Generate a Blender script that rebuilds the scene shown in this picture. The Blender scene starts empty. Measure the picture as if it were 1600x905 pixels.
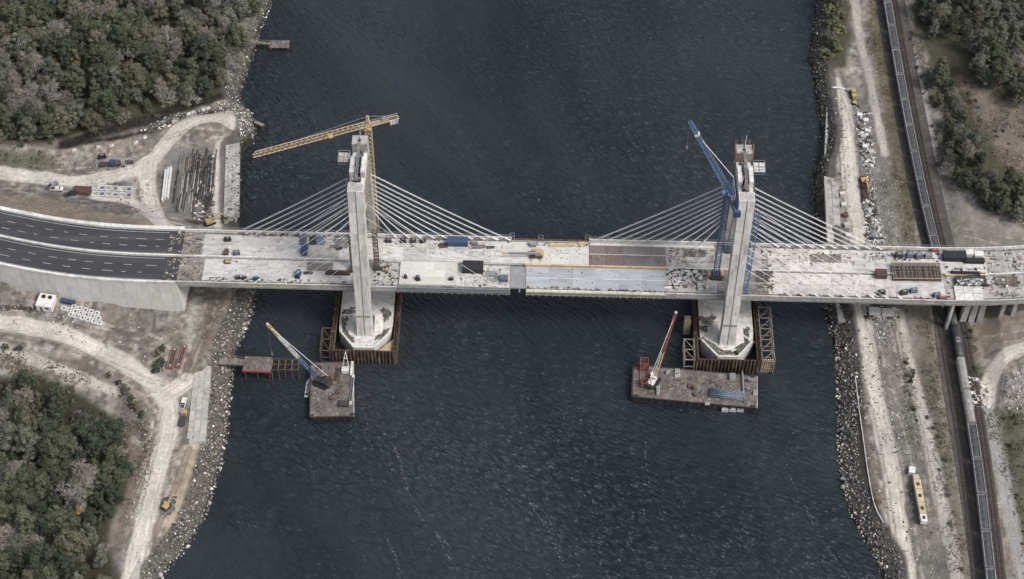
import bpy, math, random
import numpy as np
from mathutils import Vector, Matrix
random.seed(7); rng = np.random.default_rng(7)
scene = bpy.context.scene
col = scene.collection
R = math.radians

# ------------------------------------------------------------------ camera
CAM = np.array([5.516, -454.271, 573.352]); PITCH, YAW, ROLL, FPX = 0.889988, -0.0144999, 0.0136948, 2836.445
fw = np.array([math.sin(YAW)*math.cos(PITCH), math.cos(YAW)*math.cos(PITCH), -math.sin(PITCH)])
_r = np.array([math.cos(YAW), -math.sin(YAW), 0.0]); _u = np.cross(_r, fw)
rt = _r*math.cos(ROLL)+_u*math.sin(ROLL); up = -_r*math.sin(ROLL)+_u*math.cos(ROLL)
cd = bpy.data.cameras.new('camera'); cam = bpy.data.objects.new('camera', cd); col.objects.link(cam)
cd.sensor_width = 36.0; cd.lens = FPX/1600*36.0; cd.clip_start = 5; cd.clip_end = 12000
M = Matrix(((rt[0], up[0], -fw[0], CAM[0]), (rt[1], up[1], -fw[1], CAM[1]), (rt[2], up[2], -fw[2], CAM[2]), (0, 0, 0, 1)))
cam.matrix_world = M
scene.camera = cam
scene.render.resolution_x = 1024; scene.render.resolution_y = 579

# ------------------------------------------------------------------ sky, sun, exposure
SUN_EL, SUN_AZ = 52.0, 118.0        # azimuth of the sun from +Y towards +X, degrees
w = bpy.data.worlds.new('World'); scene.world = w; w.use_nodes = True
nt = w.node_tree; nt.nodes.clear()
sky = nt.nodes.new('ShaderNodeTexSky'); sky.sky_type = 'NISHITA'; sky.sun_disc = False
sky.sun_elevation = R(SUN_EL); sky.sun_rotation = R(SUN_AZ); sky.air_density = 1.3; sky.dust_density = 6.0; sky.ozone_density = 1.0
bg = nt.nodes.new('ShaderNodeBackground'); bg.inputs['Strength'].default_value = 0.135
hs = nt.nodes.new('ShaderNodeHueSaturation'); hs.inputs['Saturation'].default_value = 0.62
wo = nt.nodes.new('ShaderNodeOutputWorld')
nt.links.new(sky.outputs[0], hs.inputs['Color']); nt.links.new(hs.outputs[0], bg.inputs['Color']); nt.links.new(bg.outputs[0], wo.inputs['Surface'])
sl = bpy.data.lights.new('sun', 'SUN'); sl.energy = 1.75; sl.angle = R(13); sl.color = (1.0, 0.995, 0.99)
sun = bpy.data.objects.new('sun', sl); col.objects.link(sun)
sd = Vector((math.sin(R(SUN_AZ))*math.cos(R(SUN_EL)), math.cos(R(SUN_AZ))*math.cos(R(SUN_EL)), math.sin(R(SUN_EL))))
sun.rotation_euler = sd.to_track_quat('Z', 'Y').to_euler()
sun.location = (200, 100, 300)
vs = scene.view_settings; vs.view_transform = 'Standard'; vs.look = 'None'; vs.gamma = 1.0; vs.use_curve_mapping = False
vs.exposure = 0.03

# ------------------------------------------------------------------ helpers
def pj(P):
    d = np.asarray(P, float)-CAM; z = d@fw
    return np.stack([800+FPX*(d@rt)/z, 452.5-FPX*(d@up)/z], -1)
def un(x, y, Z):
    d = fw+rt*(x-800)/FPX-up*(y-452.5)/FPX
    return CAM+d*((Z-CAM[2])/d[2])
SAT = 0.68                               # the place under a flat grey sky: muted paint and soil
def lin(c, sat=None):
    s_ = SAT if sat is None else sat; g_ = 0.3*c[0]+0.59*c[1]+0.11*c[2]; c = [g_+(v-g_)*s_ for v in c]
    return tuple(((v/255)/12.92 if v/255 <= 0.04045 else ((v/255+0.055)/1.055)**2.4) for v in c)
def V3(p): return Vector((float(p[0]), float(p[1]), float(p[2])))

MATS = {}
def mat(name, c, rough=0.8, var=0.18, scale=0.6, c2=None, c2scale=0.15, c2amt=0.5, bump=0.15, bscale=4.0, metal=0.0, rnd=0.12, attr=None, stretch=None, spec=0.4):
    """procedural material; c is a display colour 0..255 turned into albedo"""
    if name in MATS: return MATS[name]
    m = bpy.data.materials.new(name); m.use_nodes = True
    n = m.node_tree.nodes; l = m.node_tree.links; n.clear()
    out = n.new('ShaderNodeOutputMaterial'); b = n.new('ShaderNodeBsdfPrincipled')
    l.new(b.outputs[0], out.inputs[0]); b.inputs['Roughness'].default_value = rough; b.inputs['Metallic'].default_value = metal
    b.inputs['Specular IOR Level'].default_value = spec
    tc = n.new('ShaderNodeTexCoord'); src = tc.outputs['Object']
    oi = n.new('ShaderNodeObjectInfo')
    ad = n.new('ShaderNodeVectorMath'); ad.operation = 'ADD'
    mu = n.new('ShaderNodeMath'); mu.operation = 'MULTIPLY'; mu.inputs[1].default_value = 90.0
    l.new(oi.outputs['Random'], mu.inputs[0]); l.new(src, ad.inputs[0]); l.new(mu.outputs[0], ad.inputs[1]); src = ad.outputs[0]
    if stretch:
        mp = n.new('ShaderNodeMapping'); mp.inputs['Scale'].default_value = stretch; l.new(src, mp.inputs[0]); src = mp.outputs[0]
    def noise(s, det=4):
        t = n.new('ShaderNodeTexNoise'); t.inputs['Scale'].default_value = s; t.inputs['Detail'].default_value = det; t.inputs['Roughness'].default_value = 0.6
        l.new(src, t.inputs['Vector']); return t.outputs['Fac']
    if attr:
        a = n.new('ShaderNodeAttribute'); a.attribute_name = attr; cur = a.outputs['Color']
    else:
        rg = n.new('ShaderNodeRGB'); rg.outputs[0].default_value = (*lin(c), 1); cur = rg.outputs[0]
    if c2:
        r = n.new('ShaderNodeMapRange'); r.inputs[1].default_value = 0.48; r.inputs[2].default_value = 0.68; r.inputs[4].default_value = c2amt
        l.new(noise(c2scale, 6), r.inputs[0])
        mx = n.new('ShaderNodeMixRGB'); mx.inputs[2].default_value = (*lin(c2), 1); l.new(r.outputs[0], mx.inputs[0]); l.new(cur, mx.inputs[1]); cur = mx.outputs[0]
    r = n.new('ShaderNodeMapRange'); r.inputs[1].default_value = 0.3; r.inputs[2].default_value = 0.7; r.inputs[3].default_value = 1-var; r.inputs[4].default_value = 1+var
    l.new(noise(scale, 6), r.inputs[0])
    r2 = n.new('ShaderNodeMapRange'); r2.inputs[3].default_value = 1-rnd; r2.inputs[4].default_value = 1+rnd; l.new(oi.outputs['Random'], r2.inputs[0])
    mm = n.new('ShaderNodeMath'); mm.operation = 'MULTIPLY'; l.new(r.outputs[0], mm.inputs[0]); l.new(r2.outputs[0], mm.inputs[1])
    mv = n.new('ShaderNodeVectorMath'); mv.operation = 'SCALE'; l.new(cur, mv.inputs[0]); l.new(mm.outputs[0], mv.inputs['Scale'])
    l.new(mv.outputs[0], b.inputs['Base Color'])
    if bump:
        bp = n.new('ShaderNodeBump'); bp.inputs['Strength'].default_value = bump; bp.inputs['Distance'].default_value = 0.2
        l.new(noise(bscale, 3), bp.inputs['Height']); l.new(bp.outputs[0], b.inputs['Normal'])
    MATS[name] = m
    return m

class MB:
    def __init__(s): s.v = []; s.f = []
    def add(s, vs, fs):
        o = len(s.v); s.v += [tuple(map(float, v)) for v in vs]; s.f += [tuple(i+o for i in f) for f in fs]; return s
    def hexa(s, p):   # 4 bottom (ccw), 4 top
        return s.add(p, [(3, 2, 1, 0), (4, 5, 6, 7), (0, 1, 5, 4), (1, 2, 6, 5), (2, 3, 7, 6), (3, 0, 4, 7)])
    def box(s, c, d, rz=0.0):
        cx, cy, cz = c; x, y, z = d[0]/2, d[1]/2, d[2]/2; ca, sa = math.cos(rz), math.sin(rz)
        q = [(-x, -y), (x, -y), (x, y), (-x, y)]
        return s.hexa([(cx+a*ca-b*sa, cy+a*sa+b*ca, cz-z) for a, b in q]+[(cx+a*ca-b*sa, cy+a*sa+b*ca, cz+z) for a, b in q])
    def taper(s, c, d, top, rz=0.0, shift=(0, 0)):
        cx, cy, cz = c; x, y, z = d[0]/2, d[1]/2, d[2]/2; ca, sa = math.cos(rz), math.sin(rz)
        q = [(-x, -y), (x, -y), (x, y), (-x, y)]; t = [(a*top[0]+shift[0], b*top[1]+shift[1]) for a, b in q]
        return s.hexa([(cx+a*ca-b*sa, cy+a*sa+b*ca, cz-z) for a, b in q]+[(cx+a*ca-b*sa, cy+a*sa+b*ca, cz+z) for a, b in t])
    def bar(s, p, q, w, h=None):
        p, q = V3(p), V3(q); d = (q-p)
        if d.length < 1e-6: return s
        d.normalize(); a = d.cross(Vector((0, 0, 1)))
        if a.length < 1e-3: a = Vector((1, 0, 0))
        a.normalize(); b = a.cross(d); h = h or w; a = a*w/2; b = b*h/2
        return s.add([p-a-b, p+a-b, p+a+b, p-a+b, q-a-b, q+a-b, q+a+b, q-a+b], [(0, 1, 2, 3), (7, 6, 5, 4), (0, 4, 5, 1), (1, 5, 6, 2), (2, 6, 7, 3), (3, 7, 4, 0)])
    def tube(s, pts, r, n=6, caps=True):
        pts = [V3(p) for p in pts]; o = len(s.v); rr = r if isinstance(r, (list, tuple)) else [r]*len(pts)
        for i, p in enumerate(pts):
            d = pts[min(i+1, len(pts)-1)]-pts[max(i-1, 0)]; d.normalize()
            a = d.cross(Vector((0, 0, 1)))
            if a.length < 1e-2: a = d.cross(Vector((1, 0, 0)))
            a.normalize(); b = a.cross(d)
            for k in range(n):
                t = 2*math.pi*k/n; s.v.append(tuple(p+(a*math.cos(t)+b*math.sin(t))*rr[i]))
        for i in range(len(pts)-1):
            for k in range(n):
                s.f.append((o+i*n+k, o+i*n+(k+1) % n, o+(i+1)*n+(k+1) % n, o+(i+1)*n+k))
        if caps:
            s.f.append(tuple(o+k for k in range(n))[::-1]); s.f.append(tuple(o+(len(pts)-1)*n+k for k in range(n)))
        return s
    def prism(s, poly, z0, z1, top=1.0):
        n = len(poly); cx = sum(p[0] for p in poly)/n; cy = sum(p[1] for p in poly)/n
        v = [(p[0], p[1], z0) for p in poly]+[(cx+(p[0]-cx)*top, cy+(p[1]-cy)*top, z1) for p in poly]
        return s.add(v, [tuple(range(n))[::-1], tuple(range(n, 2*n))]+[(i, (i+1) % n, n+(i+1) % n, n+i) for i in range(n)])
    def lattice(s, p, q, w0, w1, ch, step, horiz=True):
        """square lattice: 4 chords, rungs and diagonals"""
        p, q = V3(p), V3(q); d = q-p; L = d.length; d.normalize()
        a = d.cross(Vector((0, 0, 1)))
        if a.length < 1e-2: a = Vector((1, 0, 0))
        a.normalize(); b = a.cross(d); n = max(2, int(round(L/step)))
        def c(i, k):
            t = i/n; wv = (w0+(w1-w0)*t)/2; sx, sy = [(-1, -1), (1, -1), (1, 1), (-1, 1)][k]
            return p+d*(L*t)+a*sx*wv+b*sy*wv
        for k in range(4): s.bar(c(0, k), c(n, k), ch)
        for i in range(n+1):
            for k in range(4):
                s.bar(c(i, k), c(i, (k+1) % 4), ch*0.55)
                if i < n: s.bar(c(i, k), c(i+1, (k+1) % 4), ch*0.6)
        return s
    def mesh(s, name, m, smooth=False):
        me = bpy.data.meshes.new(name); me.from_pydata(s.v, [], s.f)
        if m: me.materials.append(m)
        if smooth: me.polygons.foreach_set('use_smooth', [True]*len(me.polygons))
        me.update(); return me
    def build(s, name, m, parent=None, smooth=False, rel=True):
        if parent is not None and rel is not True:
            o = rel; s.v = [(x-o[0], y-o[1], z-o[2]) for x, y, z in s.v]
        ob = bpy.data.objects.new(name, s.mesh(name, m, smooth)); col.objects.link(ob)
        if parent is not None: ob.parent = parent
        return ob

def tag(o, label=None, cat=None, group=None, kind=None):
    if label: o['label'] = label
    if cat: o['category'] = cat
    if group: o['group'] = group
    if kind: o['kind'] = kind
    return o
def thing(name, label, cat, loc=(0, 0, 0), rz=0.0, group=None):
    o = bpy.data.objects.new(name, None); col.objects.link(o); o.empty_display_size = 0.5
    o.location = tuple(map(float, loc)); o.rotation_euler = (0, 0, rz)
    return tag(o, label, cat, group)
def copy_tree(o, parent=None):
    c = o.copy(); col.objects.link(c); c.parent = parent
    for ch in o.children: copy_tree(ch, c)
    return c
def mesh_np(name, verts, faces, m, colors=None, smooth=False, attr='col'):
    me = bpy.data.meshes.new(name); nv, nf, k = len(verts), len(faces), faces.shape[1]
    me.vertices.add(nv); me.vertices.foreach_set('co', np.ascontiguousarray(verts, np.float32).ravel())
    me.loops.add(nf*k); me.loops.foreach_set('vertex_index', np.ascontiguousarray(faces, np.int32).ravel())
    me.polygons.add(nf); me.polygons.foreach_set('loop_start', np.arange(nf, dtype=np.int32)*k)
    me.polygons.foreach_set('loop_total', np.full(nf, k, np.int32))
    if smooth: me.polygons.foreach_set('use_smooth', np.ones(nf, bool))
    if colors is not None:
        a = me.attributes.new(attr, 'FLOAT_COLOR', 'POINT')
        cc = np.ones((nv, 4), np.float32); cc[:, :3] = colors; a.data.foreach_set('color', cc.ravel())
    me.materials.append(m); me.update(calc_edges=True)
    return me
def link(name, me, parent=None):
    o = bpy.data.objects.new(name, me); col.objects.link(o)
    if parent is not None: o.parent = parent
    return o

# numpy value noise
_NT = rng.random((256, 256))
def vnoise(x, y, s):
    x = np.asarray(x)/s+1000.3; y = np.asarray(y)/s+777.7
    xi = np.floor(x).astype(int); yi = np.floor(y).astype(int); fx = x-xi; fy = y-yi
    fx = fx*fx*(3-2*fx); fy = fy*fy*(3-2*fy)
    g = lambda a, b: _NT[a & 255, b & 255]
    return (g(xi, yi)*(1-fx)+g(xi+1, yi)*fx)*(1-fy)+(g(xi, yi+1)*(1-fx)+g(xi+1, yi+1)*fx)*fy
def fnoise(x, y, s, o=4):
    t = 0; a = 0.5; n = 0
    for i in range(o): t = t+a*vnoise(x+i*31.7, y-i*17.3, s/2**i); n += a; a *= 0.55
    return t/n
def in_poly(px, py, poly):
    px = np.asarray(px); py = np.asarray(py); c = np.zeros(px.shape, bool); n = len(poly)
    for i in range(n):
        x0, y0 = poly[i]; x1, y1 = poly[i-1]
        if y0 == y1: continue
        hit = ((y0 > py) != (y1 > py)) & (px < (x1-x0)*(py-y0)/(y1-y0)+x0)
        c ^= hit
    return c
def seg_dist(x, y, pts):
    """distance to a polyline (world xy)"""
    x = np.asarray(x, float); y = np.asarray(y, float)
    if x.size > 20000:
        P_a = np.asarray(pts)[:, :2]; lo_, hi_ = P_a.min(0)-14, P_a.max(0)+14
        k_ = (x > lo_[0]) & (x < hi_[0]) & (y > lo_[1]) & (y < hi_[1]); out = np.full(x.shape, 1e3)
        if k_.sum() < 0.8*x.size:
            if k_.any(): out[k_] = seg_dist(x[k_], y[k_], pts)
            return out
    best = np.full(np.shape(x), 1e9)
    for i in range(len(pts)-1):
        ax, ay = pts[i][0], pts[i][1]; bx, by = pts[i+1][0]-ax, pts[i+1][1]-ay
        t = np.clip(((x-ax)*bx+(y-ay)*by)/(bx*bx+by*by+1e-9), 0, 1)
        best = np.minimum(best, np.hypot(x-ax-t*bx, y-ay-t*by))
    return best
def spline(pts, step=2.0):
    """Catmull-Rom through points, resampled"""
    P = [np.array(p, float) for p in pts]; P = [2*P[0]-P[1]]+P+[2*P[-1]-P[-2]]; out = []
    for i in range(1, len(P)-2):
        n = max(2, int(np.linalg.norm(P[i+1]-P[i])/step))
        for k in range(n):
            t = k/n; out.append(0.5*((2*P[i])+(-P[i-1]+P[i+1])*t+(2*P[i-1]-5*P[i]+4*P[i+1]-P[i+2])*t*t+(-P[i-1]+3*P[i]-3*P[i+1]+P[i+2])*t**3))
    out.append(P[-2]); return np.array(out)

# ------------------------------------------------------------------ site survey: where things stand (world metres, river surface z = 0)
XL, XR, HD = -58.4, 84.0, 28.0          # the two pylons, deck level
shoreL = spline([un(x, y, 0)[:2] for x, y in [(440, -60), (425, 0), (408, 45), (398, 80), (384, 120), (375, 156), (393, 178), (400, 205), (392, 228), (377, 240), (376, 290), (376, 345)]] +
                [(-111, 25), (-106, 8)] + [un(x, y, 0)[:2] for x, y in [(402, 462), (390, 500), (372, 545), (365, 580), (358, 640), (352, 700), (336, 760), (318, 812), (290, 860), (265, 887), (235, 930), (200, 980)]], 2)
shoreR = spline([un(x, y, 0)[:2] for x, y in [(1278, -60), (1275, 0), (1268, 55), (1264, 92), (1273, 130), (1278, 180), (1283, 230), (1272, 275), (1272, 330), (1278, 385)]] +
                [(125, 20)] + [un(x, y, 0)[:2] for x, y in [(1288, 480), (1298, 520), (1306, 560), (1308, 600), (1309, 650), (1312, 740), (1326, 792), (1352, 845), (1374, 882), (1380, 930), (1395, 990)]], 2)
railp = spline([(165.0, 330), (165.5, 230)] + [un(x, y, 9.3)[:2] for x, y in [(1383, 0), (1400, 100), (1422, 220), (1447, 340), (1484, 492), (1500, 580), (1523, 720), (1545, 905)]] + [(169.5, -165), (166, -260)], 3)
def xs_of(line, y):
    o = np.argsort(line[:, 1]); return np.interp(y, line[o, 1], line[o, 0])
# centre line of the bridge and its approaches
_yc = np.array([(-330, 46), (-260, 23), (-230, 14.6), (-205, 8.0), (-185, 3.6), (-168, 1.1), (-150, 0.0), (-128, 0), (150, 0), (172, 0), (186, 0.7), (200, 2.0), (220, 5), (260, 13), (330, 34)], float)
_ycs = np.linspace(-330, 330, 661); _ycv = np.interp(_ycs, _yc[:, 0], _yc[:, 1])
for _ in range(3): _ycv = np.convolve(np.pad(_ycv, 6, mode='edge'), np.ones(13)/13, 'valid')
def yc(x): return np.interp(x, _ycs, _ycv)
XA = -131.0                              # face of the left abutment
CP = [(300, 290, 7), (230, 270, 7.5), (150, 260, 8), (60, 275, 9), (0, 270, 10), (350, 200, 6.5), (200, 230, 7), (180, 300, 8), (240, 340, 8), (330, 340, 7), (368, 300, 6),
      (0, 0, 14), (150, 80, 12), (300, 60, 10), (0, 150, 12), (200, 150, 10), (380, 60, 7), (360, 130, 7), (0, 220, 11), (345, 330, 7), (240, 200, 6), (340, 162, 5), (120, 225, 8),
      (280, 488, 11), (220, 478, 12.5), (160, 468, 15), (80, 450, 16.5), (0, 437, 18), (300, 520, 9), (240, 530, 9.5), (160, 540, 9), (60, 510, 11), (0, 505, 12), (250, 600, 8),
      (320, 600, 6.5), (300, 650, 6.5), (260, 650, 7), (220, 800, 6.5), (240, 870, 6), (150, 600, 9), (50, 600, 10), (100, 700, 9), (0, 700, 11), (0, 905, 9), (120, 850, 8), (350, 475, 7),
      (75, 478, 14), (130, 492, 12.5), (190, 520, 9.5), (0, 470, 15),
      (1330, 150, 6), (1330, 300, 6.5), (1390, 200, 8), (1420, 200, 8.5), (1450, 340, 8.7), (1430, 100, 8.5), (1390, 0, 8), (1500, 330, 11), (1560, 250, 13), (1590, 120, 15), (1500, 50, 11),
      (1600, 340, 13), (1484, 500, 8.7), (1545, 905, 8.7), (1520, 700, 8.7), (1430, 700, 7.5), (1400, 600, 7), (1380, 800, 6.5), (1340, 560, 6.5), (1352, 700, 5.5), (1550, 550, 12),
      (1600, 500, 15), (1600, 700, 11), (1420, 860, 6.5), (1310, 60, 6), (1350, 40, 7)]
_cpw = np.array([[*un(x, y, z)[:2], z] for x, y, z in CP])
ditch = np.array([un(x, y, 7)[:2] for x, y in [(95, 228), (170, 213), (235, 197), (298, 171), (376, 157)]])
def terrain(x, y):
    x = np.asarray(x, float); y = np.asarray(y, float)
    if x.size < 5000:
        wgt = 1.0/((x[:, None]-_cpw[:, 0])**2+(y[:, None]-_cpw[:, 1])**2+20.0)**1.5; b = (wgt@_cpw[:, 2])/wgt.sum(1)
    else:
        num = np.zeros(x.shape); den = np.zeros(x.shape)
        for cx, cy, cz in _cpw:
            d2 = (x-cx)**2+(y-cy)**2+20.0; wgt = 1.0/(d2*np.sqrt(d2)); num += wgt*cz; den += wgt
        b = num/den
    b = b+(fnoise(x, y, 9, 4)-0.5)*1.0+(fnoise(x, y, 1.7, 2)-0.5)*0.3
    dr = np.abs(x-xs_of(railp, y)-1.5); k = np.clip((dr-9)/7, 0, 1)
    b = b-2.2*np.exp(-(seg_dist(x, y, ditch)/2.6)**2); b = b*k+8.75*(1-k)
    dl = xs_of(shoreL, y)-x; dR = x-xs_of(shoreR, y)
    wl = np.where((y > 42) & (y < 90), 1.3, np.where(y > 110, 7.0, 10.0)); wr = np.where(y > 20, 5.5, 9.0)
    d = np.where(x < 0, dl, dR); ww = np.where(x < 0, wl, wr)
    jag = (fnoise(x, y, 4, 3)-0.5)*1.6
    d = d+jag*np.where((x < 0) & (y > 42) & (y < 90), 0.2, 1)
    prof = np.where(d < 0, np.maximum(-4, d*0.5), b*np.clip(d/ww, 0, 1)**0.85)
    h = np.where(d < ww, prof, b)
    # embankment behind the left approach
    e = yc(x); yf = e+14.2; yn = e-13.6; inside = (x < XA-0.8) & (y > yn+0.6) & (y < yf-0.4)
    dd = np.hypot(np.maximum(0, x+152), np.maximum(0, y-yf)); em = 27.3-dd/1.55+(fnoise(x, y, 3, 3)-0.5)*0.7
    h = np.where((y > yf-1) & (x < -90), np.maximum(h, np.where(x < XA+1, em, np.minimum(em, h+0*em))), h)
    return np.where(inside, 27.2, h)
def G(px, py, lift=0.0):
    """the point of the ground seen at a place in the photograph"""
    z = 7.0
    for _ in range(12):
        p = un(px, py, z); z = 0.5*z+0.5*float(terrain(p[0:1], p[1:2])[0])
    return np.array([p[0], p[1], z+lift])
def D(px, py, z=HD):  return un(px, py, z)
def DX(px, t, z=HD):
    x = (px-800)/4.0
    for _ in range(6):
        q = pj([[x, yc(x)+t, z], [x+1, yc(x+1)+t, z]]); x += (px-q[0, 0])/(q[1, 0]-q[0, 0])
    return float(x)
def polyG(pp): return [tuple(G(x, y)[:2]) for x, y in pp]
# ------------------------------------------------------------------ river
def water_mat():
    m = bpy.data.materials.new('river_water'); m.use_nodes = True; n = m.node_tree.nodes; l = m.node_tree.links; n.clear()
    out = n.new('ShaderNodeOutputMaterial'); b = n.new('ShaderNodeBsdfPrincipled'); l.new(b.outputs[0], out.inputs[0])
    b.inputs['Roughness'].default_value = 0.37; b.inputs['Specular IOR Level'].default_value = 1.0; b.inputs['Specular Tint'].default_value = (0.86, 0.94, 1.0, 1); b.inputs['IOR'].default_value = 1.33
    geo = n.new('ShaderNodeNewGeometry')
    def mapped(rot, sc):
        mr = n.new('ShaderNodeMapping'); mr.inputs['Rotation'].default_value = (0, 0, R(rot)); l.new(geo.outputs['Position'], mr.inputs[0])
        mp = n.new('ShaderNodeMapping'); mp.inputs['Scale'].default_value = sc
        l.new(mr.outputs[0], mp.inputs[0]); return mp.outputs[0]
    def noise(vec, s, det=4, dist=0.0, rough=0.55):
        t = n.new('ShaderNodeTexNoise'); t.inputs['Scale'].default_value = s; t.inputs['Detail'].default_value = det; t.inputs['Distortion'].default_value = dist; t.inputs['Roughness'].default_value = rough
        l.new(vec, t.inputs['Vector']); return t.outputs['Fac']
    def math_(op, a, c, d=None):
        t = n.new('ShaderNodeMath'); t.operation = op
        for i, v in enumerate((a, c, d)):
            if v is None: continue
            if isinstance(v, (int, float)): t.inputs[i].default_value = v
            else: l.new(v, t.inputs[i])
        return t.outputs[0]
    v1 = mapped(37, (0.24, 1.0, 1)); v2 = mapped(24, (0.45, 1.0, 1)); v3 = mapped(60, (0.8, 1, 1))
    big = noise(v2, 0.26, 3, 0.6); mid = noise(v1, 0.8, 2, 0.35, 0.4); small = noise(v2, 1.6, 2, 0.3); fine = noise(v3, 3.2, 2)
    patch = noise(mapped(30, (0.5, 1, 1)), 0.011, 3, 0.8)
    pr = n.new('ShaderNodeMapRange'); pr.inputs[1].default_value = 0.35; pr.inputs[2].default_value = 0.66; pr.inputs[3].default_value = 0.3; pr.inputs[4].default_value = 1.4; l.new(patch, pr.inputs[0])
    h = math_('ADD', math_('MULTIPLY', big, 1.2), math_('ADD', math_('MULTIPLY', mid, 2.0), math_('ADD', math_('MULTIPLY', small, 0.35), math_('MULTIPLY', fine, 0.08))))
    h = math_('MULTIPLY', h, pr.outputs[0])
    bp = n.new('ShaderNodeBump'); bp.inputs['Strength'].default_value = 1.0; bp.inputs['Distance'].default_value = 0.9
    l.new(h, bp.inputs['Height']); l.new(bp.outputs[0], b.inputs['Normal'])
    # murk and drifting foam lines
    murk_ = noise(mapped(62, (0.35, 1, 1)), 0.012, 5, 0.8); mk = n.new('ShaderNodeMapRange'); mk.inputs[1].default_value = 0.36; mk.inputs[2].default_value = 0.64; l.new(murk_, mk.inputs[0]); murk = mk.outputs[0]
    mx = n.new('ShaderNodeMixRGB'); mx.inputs[1].default_value = (0.010, 0.0142, 0.0175, 1); mx.inputs[2].default_value = (0.0255, 0.0315, 0.037, 1); l.new(murk, mx.inputs[0])
    fl = noise(mapped(52, (0.12, 0.55, 1)), 0.16, 5, 1.2, 0.6)
    line = math_('LESS_THAN', math_('ABSOLUTE', math_('SUBTRACT', fl, 0.5), 0), 0.0035)
    brk = math_('GREATER_THAN', noise(mapped(0, (1, 1, 1)), 0.7, 3), 0.52)
    zone = math_('GREATER_THAN', noise(mapped(10, (1, 0.5, 1)), 0.012, 2), 0.66)
    foam = math_('MULTIPLY', math_('MULTIPLY', line, brk), zone)
    mx2 = n.new('ShaderNodeMixRGB'); mx2.inputs[2].default_value = (0.30, 0.32, 0.33, 1); l.new(math_('MULTIPLY', foam, 0.0), mx2.inputs[0]); l.new(mx.outputs[0], mx2.inputs[1])
    l.new(mx2.outputs[0], b.inputs['Base Color'])
    return m
wm = MB(); wm.add([(-3000, -3000, 0), (3000, -3000, 0), (3000, 3000, 0), (-3000, 3000, 0)], [(0, 1, 2, 3)])
tag(wm.build('river', water_mat()), kind='structure')

# ------------------------------------------------------------------ ground sheet
def axis(parts):
    out = []
    for a, b, s in parts: out += list(np.arange(a, b-1e-6, s))
    return np.array(out+[parts[-1][1]])
gx = axis([(-3000, -500, 250), (-500, -256, 12), (-256, -92, 0.62), (-92, 104, 7), (104, 246, 0.62), (246, 500, 12), (500, 3000, 250)])
gy = axis([(-3000, -500, 250), (-500, -148, 14), (-148, 196, 0.72), (196, 500, 12), (500, 3000, 250)])
GX, GY = np.meshgrid(gx, gy); X = GX.ravel(); Y = GY.ravel(); Z = terrain(X, Y)
far = (np.abs(X) > 260) | (np.abs(Y) > 240); Z = np.where(far & (np.abs(X) > 120), np.maximum(Z, 6), Z)
LC = lambda *c: np.array(lin(c))
DIRT, ROADC, GRAV, DARK, BROWN, GRASS, MUD, PALE, RUST = LC(146, 136, 124), LC(204, 196, 183), LC(114, 111, 106), LC(70, 64, 58), LC(128, 112, 94), LC(82, 80, 60), LC(106, 92, 80), LC(196, 192, 185), LC(118, 94, 80)
n1 = fnoise(X, Y, 22, 5); n2 = fnoise(X+300, Y, 6, 4); n3 = fnoise(X-90, Y+40, 1.8, 3); n4 = fnoise(X+11, Y-70, 40, 3)
C = DIRT[None]*(1-0)+0*X[:, None]
def blend(mask, c, amt=1.0):
    global C
    k = np.clip(mask*amt, 0, 1)[:, None]; C = C*(1-k)+np.asarray(c)[None]*k
def sm(v, a, b):
    t = np.clip((v-a)/(b-a), 0, 1); return t*t*(3-2*t)
def region(poly_px, soft=2.5, jag=5.0):
    """soft world-space mask of a patch of ground"""
    poly = polyG(poly_px); d = seg_dist(X, Y, poly+[poly[0]])+0*X
    ins = in_poly(X, Y, poly); sd = np.where(ins, d, -d)+(n2-0.5)*jag+(n3-0.5)*jag*0.5
    return sm(sd, -soft, soft)
blend(sm(n1, 0.48, 0.62), GRAV, 0.8); blend(sm(n2, 0.55, 0.68), BROWN, 0.45); blend(sm(n3, 0.6, 0.74), PALE, 0.3); blend(sm(n3, 0.46, 0.3), DARK, 0.45)
n5 = fnoise(X+55, Y*0.45+9, 5, 4); blend(sm(n5, 0.54, 0.66), LC(96, 92, 84), 0.6); blend(sm(n5, 0.42, 0.3), PALE, 0.25)
# woods and grassland
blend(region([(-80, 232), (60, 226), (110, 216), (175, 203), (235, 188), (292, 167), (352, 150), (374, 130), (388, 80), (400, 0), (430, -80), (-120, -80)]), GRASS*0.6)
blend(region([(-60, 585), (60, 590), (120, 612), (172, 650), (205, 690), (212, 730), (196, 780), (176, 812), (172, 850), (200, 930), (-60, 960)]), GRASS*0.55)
blend(region([(1412, -60), (1425, 20), (1445, 75), (1462, 120), (1478, 195), (1476, 262), (1520, 300), (1552, 330), (1610, 358), (1700, 370), (1720, -60)]), GRASS*0.85)
blend(region([(1512, 130), (1560, 150), (1640, 190), (1640, 310), (1570, 250), (1530, 200)], 4), LC(118, 106, 96))
blend(region([(1500, 118), (1530, 135), (1600, 175), (1600, 190), (1540, 160), (1505, 140)]), BROWN, 0.7)
blend(region([(1285, -60), (1326, -60), (1330, 60), (1322, 105), (1290, 112), (1272, 60)]), GRASS*0.8)
blend(region([(1346, -60), (1374, -60), (1392, 80), (1410, 200), (1424, 300), (1430, 380), (1404, 380), (1394, 260), (1372, 130)], 2), LC(104, 98, 74), 0.9)
blend(region([(1395, 0), (1420, 100), (1450, 200), (1462, 270), (1476, 262), (1440, 100), (1410, 0)]), LC(118, 114, 96), 0.6)
blend(region([(1455, 270), (1476, 340), (1495, 395), (1540, 395), (1520, 340), (1480, 290)]), GRAV, 0.7)
blend(region([(1498, 300), (1560, 350), (1640, 380), (1640, 400), (1500, 400)], 3), LC(140, 132, 122), 0.9)
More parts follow.
